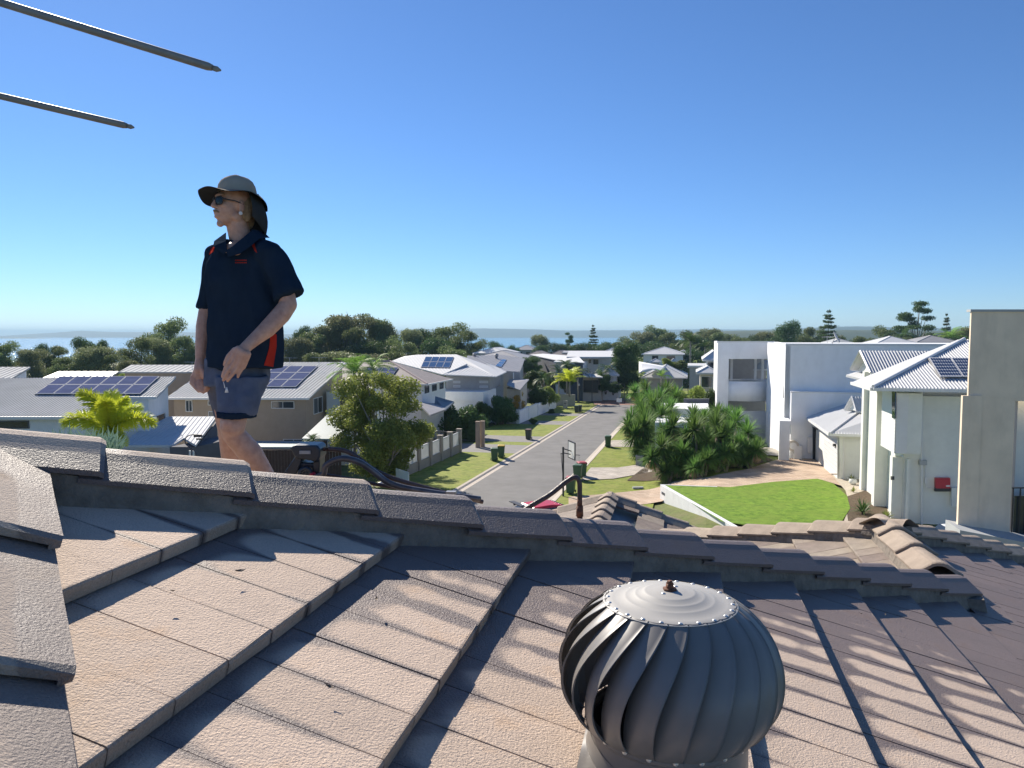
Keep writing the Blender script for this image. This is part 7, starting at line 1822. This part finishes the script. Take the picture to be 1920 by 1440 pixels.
dl=(-Hx*math.cos(P_)-Vector((0,0,math.sin(P_))))
for i in range(5):
    for j in range(11): ptile(ap,dl,.22+.34*i,-.15-.30*j,M['wing_tile'])
for A__,B__ in ((ap+Vx*.05,fr_),(ap,re_),(ap,le_)):
    d=(B__-A__); n_=int(d.length/.36)
    x=d.normalized(); y=Vector((0,0,1)).cross(x).normalized(); z=x.cross(y); Bm=Matrix((x.to_4d(),y.to_4d(),z.to_4d(),(0,0,0,1))).transposed(); Bm[3]=(0,0,0,1)
    for i in range(3): Bm[i][3]=0
    cm=cap_mesh(.41,M['wing_cap'],1)
    for k in range(n_):
        o=link('ridge_cap',cm,gr_); o.matrix_basis=parent_world(gr_).inverted()@Matrix.Translation(A__+x*(.36*(k+1)))@Bm@Matrix.Rotation(-.03,4,'Y')

def aerial(x,y,Y,h,label):
    p=W(x,y,Y); e=empty('tv_antenna',p,label,'antenna'); b=MB(); b.tube([p-Vector((0,0,h)),p],.02,5); b.build('mast',M['light_roof'],e); b=MB(); b.tube([p-RR*.7,p+RR*.7],.012,4)
    for k in range(7): q=p+RR*(-.6+.2*k); b.tube([q-RD*.35,q+RD*.35],.008,4)
    b.build('element_rod',M['light_roof'],e)
aerial(598,670,64,.8,'thin tv antenna above the brown house roof'); aerial(543,671,66,.8,'thin tv antenna just right of the man shirt hem'); aerial(762,662,108,1.8,'tall thin antenna at the left end of the eight panel white roof'); aerial(1000,640,200,3,'faint antenna on the distant dark roof'); aerial(360,679,67,.8,'thin tv antenna left of the man forearm')
for x,y,lb in ((890,668,'left small roof vent on the grey stepped house'),(931,669,'right small roof vent on the grey stepped house')):
    p=W(x,y,119); e=empty('roof_vent',p,lb,'roof vent'); b=MB(); b.tube([p-Vector((0,0,.5)),p+Vector((0,0,.1))],.2,10); b.build('throat',M['dark_render'],e); b=MB(); b.tube([p+Vector((0,0,.1)),p+Vector((0,0,.3)),p+Vector((0,0,.5))],[.28,.36,.2],12); b.build('turbine',M['grey_roof'],e)

rl=random.Random(21)
for x,y,lf in ((452,1071,'largest dark leaf fragment, on the second tile course below the man'),(236,1372,'leaf fragment on the lowest left tile beside the left hip caps'),(1660,1152,'leaf fragment on the dark tiles right of the ventilator'),(705,1125,'curled leaf fragment on the third tile course'),(1612,1150,'leaf fragment near the dark course edge right of the ventilator'),(620,1290,'leaf fragment on the pale tiles at the bottom centre left'),(318,1108,'leaf fragment on the second course close to the left hip')):
    p=onplane(x,y,RP(0,0,.004),rN); b=MB(); a=rl.uniform(0,6.28); d=(rD*math.cos(a)+rV*math.sin(a)); e=rN.cross(d); l=rl.uniform(.006,.013)
    b.add([p-d*l,p+e*l*.35+rN*.003,p+d*l+rN*.004,p-e*l*.35+rN*.001,p-d*l*1.6+rN*.004],[(0,1,2,3),(0,3,4),(0,1,4)])
    tag(b.build('dry_leaf',M['trunk']),lf,'dry leaf','leaf fragments on the roof tiles')
